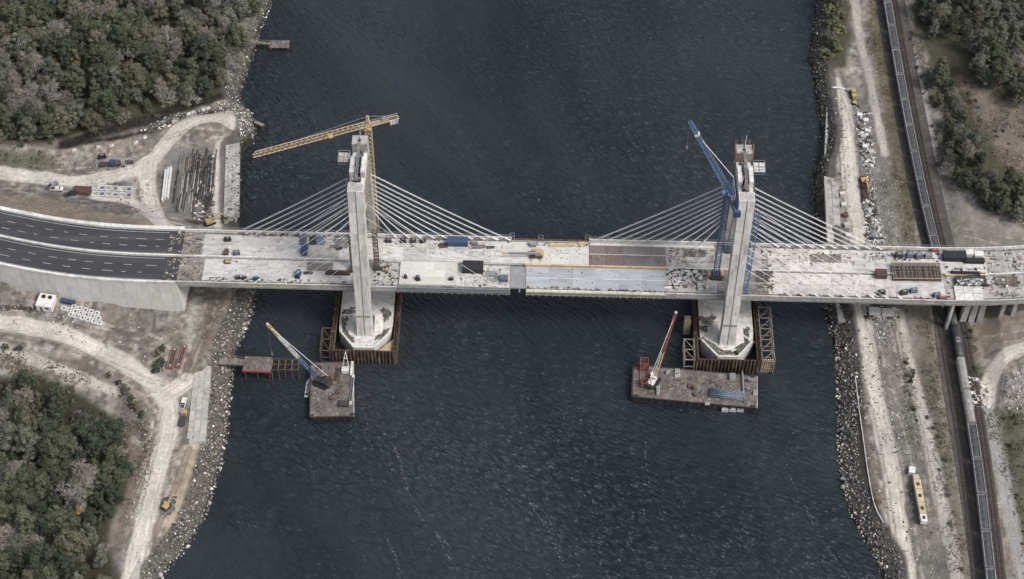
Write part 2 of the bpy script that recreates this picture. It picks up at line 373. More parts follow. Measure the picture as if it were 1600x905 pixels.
blend(region([(1425, 480), (1455, 480), (1478, 620), (1500, 760), (1528, 930), (1492, 930), (1470, 780), (1446, 620)], 2.5), LC(116, 110, 92), 0.8)
blend(region([(1400, 560), (1420, 560), (1436, 700), (1425, 700)], 2), LC(104, 102, 80), 0.7)
blend(region([(1500, 500), (1522, 520), (1535, 590), (1520, 600)], 2), LC(98, 98, 72), 0.9)
blend(region([(1555, 640), (1640, 650), (1640, 960), (1605, 960), (1585, 800)], 3), LC(92, 90, 70), 0.9)
blend(region([(1520, 640), (1540, 650), (1545, 740), (1530, 740)], 2), GRASS, 0.8)
blend(region([(1505, 485), (1640, 485), (1640, 545), (1560, 545), (1530, 560)], 3), LC(136, 122, 108), 0.85)
blend(region([(1408, 780), (1430, 800), (1440, 905), (1420, 905)], 2), GRASS, 0.6)
# left bank earth tones
blend(region([(-60, 300), (60, 308), (120, 322), (190, 338), (240, 352), (200, 362), (100, 352), (-60, 330)], 2, 3), LC(140, 126, 108), 0.95)
blend(region([(-20, 232), (70, 240), (95, 262), (60, 268), (0, 258)], 2.5), LC(96, 96, 76), 0.85)
blend(region([(95, 232), (170, 212), (235, 196), (298, 172), (375, 158), (372, 150), (290, 160), (230, 180), (165, 198), (90, 222)], 0.7, 1.0), LC(44, 40, 38), 1.0)
blend(region([(258, 235), (335, 225), (335, 345), (255, 345)], 2.5, 3), LC(118, 114, 110), 0.9)
blend(region([(330, 455), (355, 455), (330, 530), (300, 600), (285, 585), (312, 530)], 2.5, 4), LC(112, 94, 82), 0.9)
blend(region([(160, 475), (200, 485), (200, 535), (175, 525)], 2), LC(110, 104, 98), 0.8)
blend(region([(40, 550), (160, 570), (190, 600), (150, 600), (60, 572)], 2), LC(104, 96, 86), 0.7)
blend(region([(180, 595), (230, 640), (235, 700), (215, 690), (175, 640)], 2), LC(92, 86, 80), 0.7)
blend(region([(205, 690), (235, 700), (210, 800), (190, 850), (172, 850), (196, 780)], 2), LC(120, 104, 90), 0.9)
blend(region([(292, 700), (318, 700), (312, 740), (290, 800), (265, 835), (252, 820), (262, 770)], 2, 3), LC(160, 142, 118), 0.9)
blend(region([(1322, 600), (1345, 600), (1375, 800), (1360, 790), (1340, 700)], 1.5, 2), LC(96, 84, 74), 0.9)
blend(region([(1312, 500), (1325, 500), (1332, 640), (1322, 640)], 1.5, 2), LC(100, 84, 74), 0.9)
blend(region([(1330, 500), (1425, 485), (1450, 620), (1480, 760), (1500, 930), (1440, 930), (1400, 700), (1350, 560)], 3), LC(112, 108, 102), 0.65)
blend(region([(1300, 130), (1345, 120), (1420, 385), (1290, 385)], 3), LC(118, 114, 108), 0.6)
blend(np.exp(-((seg_dist(X, Y, ditch)+(n3-0.5)*1.2)/1.9)**2), LC(40, 37, 35), 0.95)
# haul roads
ROADS = [
    ('haul_road', [(-40, 262), (0, 269), (60, 277), (110, 283), (160, 279), (200, 270), (228, 258), (248, 240), (264, 218), (288, 196), (320, 183), (352, 184), (372, 200)], 3.4),
    ('haul_road', [(150, 305), (195, 313), (222, 325), (248, 348)], 2.6),
    ('haul_road', [(232, 252), (230, 280), (234, 312), (246, 340), (258, 356)], 3.4),
    ('haul_road', [(346, 225), (343, 270), (341, 310), (342, 352)], 2.6),
    ('haul_road', [(-40, 500), (0, 506), (60, 514), (110, 527), (160, 550), (200, 572), (235, 596), (258, 620), (265, 652), (255, 702), (238, 762), (225, 822), (212, 884), (205, 930)], 3.6),
    ('haul_road', [(258, 618), (278, 606), (292, 596)], 3.4),
    ('dirt_track', [(-40, 530), (0, 542), (50, 562), (120, 587), (178, 612)], 2.2),
    ('haul_road', [(1300, 128), (1318, 165), (1323, 220), (1328, 280), (1337, 335), (1346, 390)], 3.3),
    ('farm_track', [(1332, -40), (1338, 20), (1346, 70), (1360, 130), (1370, 180), (1382, 240)], 1.6),
    ('gravel_track', [(1404, 10), (1414, 50), (1430, 100), (1446, 160), (1456, 220), (1466, 260)], 1.5),
    ('haul_road', [(1346, 470), (1356, 540), (1364, 600), (1378, 670), (1392, 730), (1402, 800), (1412, 862), (1424, 940)], 3.1),
    ('dirt_track', [(1404, 490), (1416, 550), (1434, 620), (1452, 690), (1466, 760), (1484, 840), (1500, 930)], 2.3),
    ('haul_road', [(1640, 538), (1590, 548), (1562, 566), (1548, 592), (1542, 632)], 2.6),
    ('gravel_track', [(1540, 640), (1556, 700), (1572, 770), (1590, 860), (1604, 930)], 2.4)]
roadid = np.zeros(len(X), int); rw = []
for i, (nm, pp, hw) in enumerate(ROADS):
    c = spline([G(x, y)[:2] for x, y in pp], 2.0); rw.append(c)
    d = seg_dist(X, Y, c); e = d+(n2-0.5)*1.8+(n3-0.5)*0.8
    rc = ROADC*(0.85 if 'track' in nm else 1.0) if 'gravel' not in nm else LC(158, 156, 152)
    blend(sm(-e, -hw-0.7, -hw+0.7), rc, 0.96)
    e = d+(fnoise(X, Y, 3, 2)-0.5)*0.9
    for o in (0.62, 0.2):   # wheel ruts
        blend(np.exp(-((e-hw*o)/0.38)**2)*sm(n3, 0.3, 0.55), rc*0.6, 0.85)
    blend(np.exp(-((d-hw*0.34)/0.5)**2), rc*1.12, 0.5)
    roadid = np.where((d < hw*0.95) & (roadid == 0), i+1, roadid)
# tyre tracks crossing the yards
for pp in ([(60, 285), (150, 300), (220, 300)], [(240, 340), (300, 350), (345, 345)], [(275, 565), (240, 532), (190, 520), (120, 505)], [(336, 458), (314, 520), (285, 592)], [(0, 518), (120, 548), (230, 612)], [(296, 700), (274, 760), (244, 830), (222, 900)], [(1350, 480), (1385, 600), (1425, 760), (1450, 905)], [(1400, 490), (1408, 560), (1428, 660)], [(1396, 500), (1440, 680), (1462, 800)],
           [(1320, 150), (1345, 250), (1372, 380)], [(1500, 362), (1560, 376), (1620, 382)], [(1505, 520), (1560, 530), (1620, 520)], [(1336, 560), (1372, 700), (1398, 860)], [(1310, 140), (1316, 260), (1330, 380)], [(210, 250), (160, 262), (90, 270)], [(262, 215), (300, 205), (345, 210)], [(255, 600), (220, 590), (150, 560)], [(250, 640), (236, 720), (214, 800)]):
    c = spline([G(x, y)[:2] for x, y in pp], 1.5); d = seg_dist(X, Y, c)+(n2-0.5)*0.8
    blend(np.exp(-((np.abs(d)-0.95)/0.42)**2)*sm(n3, 0.25, 0.5), LC(100, 94, 86), 0.6); blend(np.exp(-((np.abs(d)-1.8)/0.5)**2)*sm(n3, 0.4, 0.6), LC(190, 183, 172), 0.45)
# banks: bare stone above the water, wet edge
dl = xs_of(shoreL, Y)-X; dR = X-xs_of(shoreR, Y); dsh = np.where(X < 0, dl, dR)
blend(sm(-np.abs(dsh-4.0), -5.0, -3.5), LC(80, 76, 72), 0.85); blend(sm(-dsh, -1.6, -0.5), LC(40, 39, 37), 0.95)
C = C*(0.76+0.44*n2+0.55*(n3-0.5))[:, None]
gm = mat('ground_soil', (150, 140, 130), rough=0.95, var=0.26, scale=2.6, c2=(92, 86, 78), c2scale=0.8, c2amt=0.28, bump=0.8, bscale=2.6, rnd=0.0, attr='col', spec=0.1)
nxg, nyg = len(gx), len(gy)
ii, jj = np.meshgrid(np.arange(nxg-1), np.arange(nyg-1)); a0 = (jj*nxg+ii).ravel()
F = np.stack([a0, a0+1, a0+nxg+1, a0+nxg], 1)
fid = roadid[F].min(1)
P3 = np.stack([X, Y, Z], 1)
def sub(name, sel):
    f = F[sel]; u, inv = np.unique(f, return_inverse=True)
    o = link(name, mesh_np(name, P3[u], inv.reshape(f.shape), gm, C[u], smooth=True)); tag(o, kind='structure'); return o
sub('ground', fid == 0)
for i, (nm, pp, hw) in enumerate(ROADS):
    if (fid == i+1).any(): sub(nm, fid == i+1)

# ------------------------------------------------------------------ riprap and loose stone
def ico():
    t = (1+5**.5)/2
    v = np.array([(-1, t, 0), (1, t, 0), (-1, -t, 0), (1, -t, 0), (0, -1, t), (0, 1, t), (0, -1, -t), (0, 1, -t), (t, 0, -1), (t, 0, 1), (-t, 0, -1), (-t, 0, 1)])/1.9
    f = np.array([(0, 11, 5), (0, 5, 1), (0, 1, 7), (0, 7, 10), (0, 10, 11), (1, 5, 9), (5, 11, 4), (11, 10, 2), (10, 7, 6), (7, 1, 8), (3, 9, 4), (3, 4, 2), (3, 2, 6), (3, 6, 8), (3, 8, 9), (4, 9, 5), (2, 4, 11), (6, 2, 10), (8, 6, 7), (9, 8, 1)])
    return v, f
IV, IF = ico()
def rocks(name, label, cat, xy, size, base, spread=0.35, sink=0.25, m=None):
    n = len(xy); s = size*np.minimum(rng.lognormal(-0.1, 0.55, n), 2.3); a = rng.random(n)*6.283
    jit = IV[None]*(1+rng.normal(0, 0.24, (n, 12, 1)))*(s[:, None, None]*0.5)*rng.uniform(0.65, 1.2, (n, 1, 3))
    ca, sa = np.cos(a)[:, None], np.sin(a)[:, None]
    x = jit[..., 0]*ca-jit[..., 1]*sa; y = jit[..., 0]*sa+jit[..., 1]*ca
    z = terrain(xy[:, 0], xy[:, 1])
    v = np.stack([x+xy[:, 0:1], y+xy[:, 1:2], jit[..., 2]*0.8+(z+s*sink)[:, None]], -1).reshape(-1, 3)
    f = (IF[None]+(np.arange(n)*12)[:, None, None]).reshape(-1, 3)
    c = np.asarray(base)[None]*rng.lognormal(0, spread, (n, 1))*(1+rng.normal(0, 0.04, (n, 3)))
    o = link(name, mesh_np(name, v, f, m or stone, np.clip(np.repeat(c, 12, 0), 0.01, 0.85)))
    return tag(o, label, cat, kind='stuff')
stone = mat('broken_stone', (150, 147, 142), rough=0.9, var=0.25, scale=1.5, bump=0.3, rnd=0, attr='col')
def shore_pts(line, side, y0, y1, wid, dens, lo=-0.6):
    n = int((y1-y0)*(wid-lo)*dens); y = rng.uniform(y0, y1, n); d = rng.uniform(lo, wid, n)
    x = xs_of(line, y)+side*d; k = np.ones(n, bool)
    return np.stack([x, y], 1)[k]
rocks('riprap', 'grey broken stone lining the left bank downstream of the bridge', 'riprap', shore_pts(shoreL, -1, -140, 14, 8.0, 3.2), 0.48, LC(112, 108, 104), 0.75)
rocks('riprap', 'stone strip on the left bank below the upper wood', 'riprap', shore_pts(shoreL, -1, 92, 195, 6.0, 2.6), 0.5, LC(108, 105, 100), 0.75)
rocks('riprap', 'grey broken stone lining the right bank downstream of the bridge', 'riprap', shore_pts(shoreR, 1, -140, 14, 7.0, 3.2), 0.48, LC(110, 106, 102), 0.75)
rocks('riprap', 'mossy stone on the right bank upstream of the bridge', 'riprap', shore_pts(shoreR, 1, 14, 195, 4.6, 2.8), 0.5, LC(86, 86, 75), 0.75)
rocks('boulders', 'pale boulders along the waterline of the lower left bank', 'boulders', shore_pts(shoreL, -1, -135, 0, 1.2, 0.35, -0.4), 0.8, LC(168, 164, 154), 0.3)
rocks('boulders', 'pale boulders along the waterline of the lower right bank', 'boulders', shore_pts(shoreR, 1, -135, 0, 1.4, 0.4, -0.4), 0.85, LC(164, 158, 146), 0.3)
def patch(poly_px, n):
    poly = np.array(polyG(poly_px)); lo, hi = poly.min(0), poly.max(0); q = rng.uniform(lo, hi, (n*4, 2))
    return q[in_poly(q[:, 0], q[:, 1], [tuple(p) for p in poly])][:n]
RUB = [('rubble', 'pale rubble ridge round the turning loop on the left bank', [(215, 205), (260, 182), (340, 160), (395, 170), (398, 230), (378, 235), (372, 190), (330, 172), (262, 200)], 520, 0.75, (186, 182, 176)),
       ('rubble', 'rubble on the rough bank above the left haul road', [(95, 238), (200, 226), (215, 236), (160, 262), (95, 262)], 260, 0.5, (170, 166, 160)),
       ('rubble', 'white stone debris between the yard roads on the left bank', [(150, 246), (215, 244), (210, 266), (150, 268)], 110, 0.6, (176, 172, 168)),
       ('rubble', 'rock spoil beside the lower left haul road and wood', [(180, 598), (225, 630), (245, 680), (238, 750), (205, 830), (190, 820), (222, 720), (215, 660)], 420, 0.6, (160, 152, 142)),
       ('rubble', 'rock spoil at the left edge below the haul road', [(-10, 540), (40, 535), (70, 560), (150, 585), (100, 590), (0, 575)], 260, 0.55, (140, 130, 120)),
       ('rubble', 'stones on the slope under the left abutment', [(285, 480), (350, 460), (395, 465), (360, 560), (300, 560)], 420, 0.45, (150, 146, 140)),
       ('rubble', 'white debris row along the right haul road upstream', [(1335, 150), (1352, 190), (1362, 240), (1375, 330), (1385, 380), (1355, 380), (1345, 260), (1335, 200)], 620, 0.7, (186, 184, 180)),
       ('rubble', 'loose stone between the haul road and railway upstream', [(1365, 280), (1400, 270), (1425, 385), (1370, 385)], 420, 0.55, (160, 158, 152)),
       ('rubble', 'debris heaped under the deck on the right bank', [(1360, 480), (1395, 480), (1400, 540), (1372, 540)], 330, 0.75, (170, 168, 164)),
       ('rubble', 'white stones strewn along the lower right terrace', [(1325, 540), (1360, 540), (1400, 640), (1440, 760), (1430, 800), (1400, 700), (1345, 640)], 420, 0.55, (176, 172, 166)),
       ('rubble', 'grey spoil heap at the right edge below the deck', [(1560, 590), (1600, 575), (1620, 640), (1570, 640)], 300, 0.7, (166, 164, 160)),
       ('rubble', 'stones along the gully at the foot of the right wood', [(1495, 300), (1560, 340), (1640, 372), (1640, 362), (1560, 330), (1500, 290)], 300, 0.55, (176, 172, 166)),
       ('rubble', 'scattered stones by the gravel terrace at lower right', [(1400, 640), (1460, 640), (1480, 900), (1430, 900), (1420, 740)], 500, 0.4, (150, 148, 142))]
for nm, lb, pl, n, s, c in RUB: rocks(nm, lb, 'rubble', patch(pl, int(n*1.5)), s*0.62, LC(*c)*0.8, 0.5, 0.2)

# foam drifting in long broken lines
def foam(label, lines):
    mb = MB()
    for px, dens in lines:
        c = spline([un(x, y, 0.02)[:2] for x, y in px], 0.5); d = np.gradient(c, axis=0)
        for i in range(len(c)):
            if rng.random() > dens*(0.35+1.3*float(vnoise(c[i, 0], c[i, 1], 4.0))): continue
            a = math.atan2(d[i, 1], d[i, 0])+rng.normal(0, 0.25); L = rng.uniform(0.3, 1.3); w_ = rng.uniform(0.05, 0.16); x, y = c[i]+rng.normal(0, 0.35, 2); ca, sa = math.cos(a), math.sin(a)
            q = [(-L/2, 0), (-L*0.1, -w_/2), (L/2, rng.uniform(-w_, w_)), (L*0.05, w_/2)]
            mb.add([(x+u_*ca-v_*sa, y+u_*sa+v_*ca, 0.012) for u_, v_ in q], [(0, 1, 2, 3)])
    tag(mb.build('foam', mat('river_foam', (150, 156, 160), 0.8, 0.2, 1.0, bump=0, rnd=0)), label, 'foam', kind='stuff')
foam('thin broken foam lines drifting on the near water', [([(618, 700), (640, 770), (662, 815), (700, 850)], 0.7), ([(605, 840), (618, 870), (627, 905)], 0.6), ([(790, 735), (830, 790), (860, 830), (878, 862)], 0.5), ([(884, 640), (872, 690)], 0.45), ([(1008, 690), (1012, 740), (1030, 800)], 0.4),
     ([(1225, 725), (1262, 800), (1290, 850), (1330, 905)], 0.6), ([(560, 610), (572, 660), (582, 700)], 0.35), ([(815, 775), (850, 800), (862, 815)], 0.6), ([(840, 830), (870, 860), (880, 885)], 0.5), ([(930, 865), (952, 905)], 0.5), ([(680, 835), (700, 870), (712, 905)], 0.4), ([(800, 720), (830, 745)], 0.4), ([(900, 760), (935, 790)], 0.35), ([(1060, 640), (1120, 650)], 0.25), ([(700, 870), (715, 890)], 0.4)])
# ------------------------------------------------------------------ materials for built things
conc = mat('concrete_pale', (194, 191, 187), 0.85, 0.13, 0.6, (140, 134, 128), 0.5, 0.65, 0.05, stretch=(0.35, 1.2, 1), rnd=0.15)
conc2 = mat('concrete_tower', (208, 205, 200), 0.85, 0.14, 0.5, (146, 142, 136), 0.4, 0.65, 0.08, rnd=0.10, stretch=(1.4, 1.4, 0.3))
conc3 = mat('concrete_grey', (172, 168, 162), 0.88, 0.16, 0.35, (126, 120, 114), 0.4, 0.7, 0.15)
concw = mat('concrete_wall', (210, 208, 204), 0.88, 0.08, 0.5, (180, 176, 170), 0.3, 0.5, 0.05, rnd=0.05, stretch=(1, 1, 0.3))
rough = mat('deck_rough', (136, 129, 123), 0.9, 0.35, 0.8, (82, 76, 71), 0.45, 0.9, 0.3)
roughp = mat('deck_rough_pale', (170, 165, 160), 0.9, 0.25, 0.8, (104, 97, 92), 0.4, 0.9, 0.25)
pink = mat('deck_pinkish', (198, 192, 187), 0.85, 0.13, 0.5, (150, 136, 127), 0.35, 0.75, 0.05, rnd=0.14)
cream = mat('deck_cream', (203, 200, 194), 0.85, 0.10, 0.4, (158, 152, 145), 0.4, 0.6, 0.05)
browndeck = mat('deck_brown_steel', (122, 104, 100), 0.7, 0.16, 0.6, (96, 82, 80), 0.3, 0.6, 0.1, stretch=(3, 0.3, 1))
greydeck = mat('deck_brown_grey', (118, 112, 112), 0.7, 0.16, 0.6, (96, 90, 92), 0.3, 0.6, 0.1, stretch=(3, 0.3, 1))
bluedeck = mat('deck_blue_grey', (164, 168, 176), 0.7, 0.14, 0.6, (128, 132, 142), 0.3, 0.7, 0.08, stretch=(0.5, 1.4, 1))
darkdeck = mat('deck_dark_grey', (138, 140, 145), 0.8, 0.2, 0.6, (70, 70, 74), 0.3, 0.6, 0.15)
white = mat('white_paint', (212, 211, 208), 0.6, 0.1, 0.8, (156, 151, 145), 0.6, 0.6, 0.02)
steel = mat('galvanised_steel', (150, 152, 155), 0.5, 0.15, 1.0, metal=0.4)
dsteel = mat('dark_steel', (58, 58, 62), 0.6, 0.25, 1.0, (84, 70, 60), 0.8, 0.6)
rusty = mat('rusty_steel', (104, 76, 58), 0.85, 0.3, 1.2, (60, 44, 36), 0.7, 0.8, 0.2)
rustd = mat('rusty_sheet_pile', (74, 62, 54), 0.85, 0.3, 0.5, (136, 108, 82), 0.5, 0.7, 0.2, stretch=(1, 1, 0.3), rnd=0.3)
brownst = mat('brown_steel', (92, 66, 58), 0.75, 0.2, 1.0, (66, 48, 44), 0.8, 0.6)
yellow = mat('crane_yellow', (204, 174, 124), 0.55, 0.15, 1.0, (160, 122, 76), 0.8, 0.5)
myel = mat('machine_yellow', (190, 160, 98), 0.5, 0.12, 1.0, (120, 96, 60), 1.2, 0.5)
sand = mat('sandy_fill', (168, 150, 116), 0.95, 0.2, 1.0, bump=0.3)
blue = mat('crane_blue', (96, 124, 172), 0.5, 0.15, 1.0, (50, 68, 98), 0.8, 0.5)
bluec = mat('container_blue', (50, 76, 124), 0.55, 0.15, 0.8, (44, 54, 74), 0.8, 0.5)
slate = mat('slate_blue_sheet', (96, 108, 130), 0.7, 0.3, 0.8, (62, 70, 88), 0.7, 0.7)
red = mat('faded_red_paint', (164, 82, 74), 0.65, 0.2, 0.8, (112, 66, 58), 0.7, 0.6)
black = mat('black_sheet', (40, 41, 46), 0.6, 0.2, 0.6, (58, 58, 62), 0.6, 0.5)
rubber = mat('black_rubber', (34, 34, 36), 0.8, 0.2)
glass = mat('dark_glass', (44, 52, 60), 0.15, 0.1, bump=0)
timber = mat('weathered_timber', (128, 118, 106), 0.9, 0.25, 1.2, (92, 84, 74), 0.8, 0.6, 0.15, rnd=0.25)
timberd = mat('dark_timber', (84, 74, 66), 0.9, 0.3, 1.2, (60, 52, 46), 0.8, 0.6, 0.15, rnd=0.3)
bargedeck = mat('barge_deck', (100, 92, 89), 0.85, 0.35, 1.1, (140, 132, 126), 0.3, 0.8, 0.2)
bargehull = mat('barge_hull', (52, 51, 52), 0.7, 0.25, 0.8, (84, 68, 60), 0.5, 0.5, 0.1)
asphalt = mat('asphalt', (60, 61, 67), 0.85, 0.12, 0.5, (86, 85, 87), 0.3, 0.6, 0.08, bscale=8, rnd=0, stretch=(0.06, 1.3, 1))
linew = mat('road_paint', (158, 158, 158), 0.7, 0.15, 2.0, (130, 130, 132), 1.5, 0.5, 0)
soil = mat('dark_soil', (84, 79, 74), 0.95, 0.5, 1.8, (150, 145, 138), 1.3, 0.9, 0.5)
cabw = mat('cable_sheath', (240, 240, 243), 0.5, 0.04, 0.3, bump=0, rnd=0.05)
orange = mat('rust_orange_rebar', (172, 132, 100), 0.85, 0.2, 1.0)
cream_t = mat('trailer_beige', (196, 172, 132), 0.6, 0.12, 0.8, (160, 138, 108), 0.7, 0.5)

def sweep(mb, x0, x1, t0, t1, z0, z1, step=5.0):
    n = max(1, int(math.ceil((x1-x0)/step))); o = len(mb.v)
    for i in range(n+1):
        x = x0+(x1-x0)*i/n; y = float(yc(x))
        mb.v += [(x, y+t0, z0), (x, y+t1, z0), (x, y+t1, z1), (x, y+t0, z1)]
    for i in range(n):
        a = o+i*4
        for k in range(4): mb.f.append((a+k, a+4+k, a+4+(k+1) % 4, a+(k+1) % 4))
    mb.f.append((o, o+1, o+2, o+3)); mb.f.append((o+n*4+3, o+n*4+2, o+n*4+1, o+n*4))
    return mb
XE = 262.0
# ------------------------------------------------------------------ bridge deck
deck = thing('bridge_deck', 'pale concrete bridge deck spanning the river between both banks, under construction', 'bridge deck', (0, 0, HD))
REL = (0, 0, HD)
def dpart(name, mb, m, parent=None): return mb.build(name, m, parent or deck, rel=REL)
N_NEAR = [(None, 318, rough), (318, 550, conc), (550, 622, conc3), (622, 797, conc), (797, 822, None), (822, 1040, bluedeck), (1040, 1120, roughp), (1120, 1200, rough), (1200, 1400, pink), (1400, 1476, conc), (1476, 1540, conc3), (1540, None, roughp)]
N_FAR = [(None, 318, rough), (318, 470, conc), (470, 530, conc3), (530, 800, conc), (800, 920, cream), (920, 975, browndeck), (975, 1040, greydeck), (1040, 1200, roughp), (1200, 1330, pink), (1330, 1476, conc), (1476, 1540, cream), (1540, None, roughp)]
for lst, ts in ((N_NEAR, (-11.7, -6.35, -0.75)), (N_FAR, (0.75, 6.3, 11.7))):
    tm = ts[1]
    for a, b, m in lst:
        x0 = XA+0.05 if a is None else DX(a, tm); x1 = XE if b is None else DX(b, tm)
        if m is None:
            mb = MB(); sweep(mb, x0+0.1, x1-0.1, ts[0]+0.2, ts[2], HD-0.9, HD-0.2); dpart('recessed_platform', mb, darkdeck); continue
        n = max(1, int(round((x1-x0)/8.6)))
        for i in range(n):
            for k in (0, 1):
                mb = MB(); dz = random.uniform(-0.03, 0.03)
                sweep(mb, x0+(x1-x0)*i/n+0.03, x0+(x1-x0)*(i+1)/n-0.03, ts[k]+0.03, ts[k+1]-0.03, HD-0.4, HD+dz)
                dpart('deck_panel', mb, m)
mb = MB(); sweep(mb, XA+0.3, DX(797, -6), -12.6, 12.6, HD-1.2, HD-0.45); sweep(mb, DX(797, -6), DX(822, -6), 0.4, 12.6, HD-1.2, HD-0.45); sweep(mb, DX(822, -6), XE, -12.6, 12.6, HD-1.2, HD-0.45); dpart('deck_soffit', mb, conc3)
for t in (-12.6, 12.6):
    mb = MB(); x1 = DX(797, t); x2 = DX(822, t)
    if t < 0:
        sweep(mb, XA+0.3, x1, t-0.5, t+0.5, HD-2.6, HD-0.1); sweep(mb, x2, XE, t-0.5, t+0.5, HD-2.6, HD-0.1)
    else: sweep(mb, XA+0.3, XE, t-0.5, t+0.5, HD-2.6, HD-0.1)
    dpart('edge_girder', mb, conc3)
x = XA+4
fb = MB()
while x < XE-4:
    m_ = MB().box((x, float(yc(x)), HD-1.8), (0.5, 24.2, 1.2)); m_.build('floor_beam', conc3, deck, rel=REL); x += 8.6
def edge(px0, px1, t, m, z0, z1, th, name, step=4.0):
    x0 = XA if px0 is None else DX(px0, t); x1 = XE if px1 is None else DX(px1, t); n = max(1, int(round((x1-x0)/step)))
    for i in range(n):
        mb = MB(); sweep(mb, x0+(x1-x0)*i/n+0.05, x0+(x1-x0)*(i+1)/n-0.05, t-th/2, t+th/2, z0, z1); dpart(name, mb, m)
ypaint = mat('pale_yellow_form', (206, 204, 174), 0.8, 0.12, 0.5, (184, 176, 140), 0.4, 0.5)
steelblue = mat('steel_blue_form', (112, 124, 142), 0.6, 0.15, 0.6, (84, 94, 110), 0.5, 0.5)
# near edge
edge(None, 370, -13.35, conc, HD-1.3, HD+1.05, 0.35, 'parapet'); edge(370, 468, -13.35, ypaint, HD-1.3, HD+1.0, 0.35, 'parapet'); edge(468, 620, -13.35, conc, HD-1.3, HD+1.0, 0.35, 'parapet')
edge(620, 796, -13.4, steelblue, HD-1.4, HD+0.7, 0.35, 'edge_form', 6); edge(822, 1042, -13.0, ypaint, HD-0.4, HD+0.15, 1.3, 'walkway_plank', 3.2)
edge(1040, None, -13.35, conc, HD-1.3, HD+1.05, 0.35, 'parapet')
# far edge
edge(None, 800, 13.3, white, HD-0.9, HD+0.9, 0.45, 'parapet', 5); edge(800, 920, 13.0, rusty, HD-0.5, HD+0.25, 0.7, 'edge_form', 5); edge(920, None, 13.3, white, HD-0.9, HD+0.9, 0.45, 'parapet', 5)
edge(922, 1116, 11.3, cream, HD+0.04, HD+0.3, 1.2, 'kerb', 6)
# median
edge(None, 545, 0.0, white, HD-0.3, HD+0.85, 0.45, 'median_barrier', 5); edge(600, 800, 0.0, conc, HD-0.3, HD+0.4, 0.5, 'median_barrier', 5)
edge(820, 1042, 0.0, yellow, HD-0.4, HD+0.5, 0.7, 'median_form', 5); edge(1042, 1400, 0.0, white, HD-0.3, HD+0.6, 0.45, 'median_barrier', 5); edge(1476, 1540, 0.0, yellow, HD-0.3, HD+0.5, 0.6, 'median_form', 5); edge(1540, None, 0.0, white, HD-0.3, HD+0.7, 0.5, 'median_barrier', 5)
gutter = mat('gutter_grime', (128, 124, 120), 0.9, 0.35, 0.7, (66, 62, 60), 0.4, 0.8, 0.2)
for a, b, t in ((None, 797, -12.2), (1040, None, -12.2), (None, 800, 12.2), (1116, None, 12.2), (None, 797, -0.55), (1042, None, -0.55), (None, 797, 0.55), (1042, None, 0.55)):
    edge(a, b, t, gutter, HD-0.4, HD-0.02, 0.9 if abs(t) > 5 else 0.36, 'gutter_strip', 11)
# longitudinal white joint strips of the unfinished carriageways
for a, b, t, m in ((822, 1040, -6.4, white), (920, 1040, 6.3, cream), (1042, 1200, -6.4, conc), (1200, 1380, 6.3, cream), (318, 540, -6.4, cream)):
    edge(a, b, t, m, HD+0.035, HD+0.12, 0.28, 'joint_strip', 8)
# railings: posts and rails outside the parapets
def railing(px0, px1, t, z, m=steel, post=2.6):
    x0 = XA if px0 is None else DX(px0, t); x1 = XE if px1 is None else DX(px1, t); mb = MB(); n = int((x1-x0)/post)
    for i in range(n+1):
        x = x0+(x1-x0)*i/n; mb.bar((x, yc(x)+t, z), (x, yc(x)+t, z+1.3), 0.12)
    for h in (0.7, 1.3): sweep(mb, x0, x1, t-0.05, t+0.05, z+h-0.05, z+h+0.05)
    dpart('railing', mb, m)
railing(None, 800, 14.0, HD+0.3); railing(920, None, 14.0, HD+0.3); railing(622, 796, -14.2, HD-0.9); railing(822, 1042, -13.9, HD-0.2, ypaint); railing(None, 620, -13.9, HD-0.4); railing(1042, None, -13.9, HD-0.4)
mb = MB()
for a, b in ((622, 796), (822, 1042)):
    x = DX(a, -14)
    while x < DX(b, -14): mb.bar((x, yc(x)-13.4, HD-1.1), (x, yc(x)-15.0, HD-1.1), 0.16); x += 2.6
dpart('outrigger_bars', mb, steel)
# platform frames at the ends of the two halves
for px, t in ((800, 13.3), (845, 12.6), (918, 13.3)):
    x = DX(px, t); mb = MB()
    for dx in (-0.9, 0.9):
        for z in (0, 2.2): mb.bar((x+dx, t-0.6, HD+z), (x+dx, t+1.0, HD+z), 0.14)
        for dy in (-0.6, 1.0): mb.bar((x+dx, t+dy, HD), (x+dx, t+dy, HD+2.2), 0.16)
    for dy in (-0.6, 1.0): mb.bar((x-0.9, t+dy, HD+2.2), (x+0.9, t+dy, HD+2.2), 0.14)
    dpart('lifting_frame', mb, steel)

# ------------------------------------------------------------------ left approach: carriageways, markings, walls
mb = MB(); sweep(mb, -330, XA-0.02, -12.9, 12.9, 27.4, HD-0.02, 3); road = tag(mb.build('road', asphalt), kind='structure')
XN = XA
for t in (-12.0, -1.3, 1.3, 12.0):
    mb = MB(); sweep(mb, -300, XN-6, t-0.12, t+0.12, HD-0.02+0.004, HD+0.004, 3); mb.build('edge_line', linew, road)
for t in (-8.6, -5.0, 4.8, 8.4):
    x = -262+random.uniform(0, 5)
    while x < XN-10:
        L = random.choice([3.2, 3.2, 4.4, 1.6]); mb = MB(); sweep(mb, x, x+L, t-0.13, t+0.13, HD-0.016, HD+0.004, 2); mb.build('lane_dash', linew, road); x += L+random.choice([3.4, 4.6, 5.2])
app = thing('approach_walls', 'pale concrete retaining wall and parapets of the left approach road', 'retaining wall', (XA, -13.5, 8))
AR = (XA, -13.5, 8)
def apart(name, m_, mt): return m_.build(name, mt, app, rel=AR)
x = -262.0
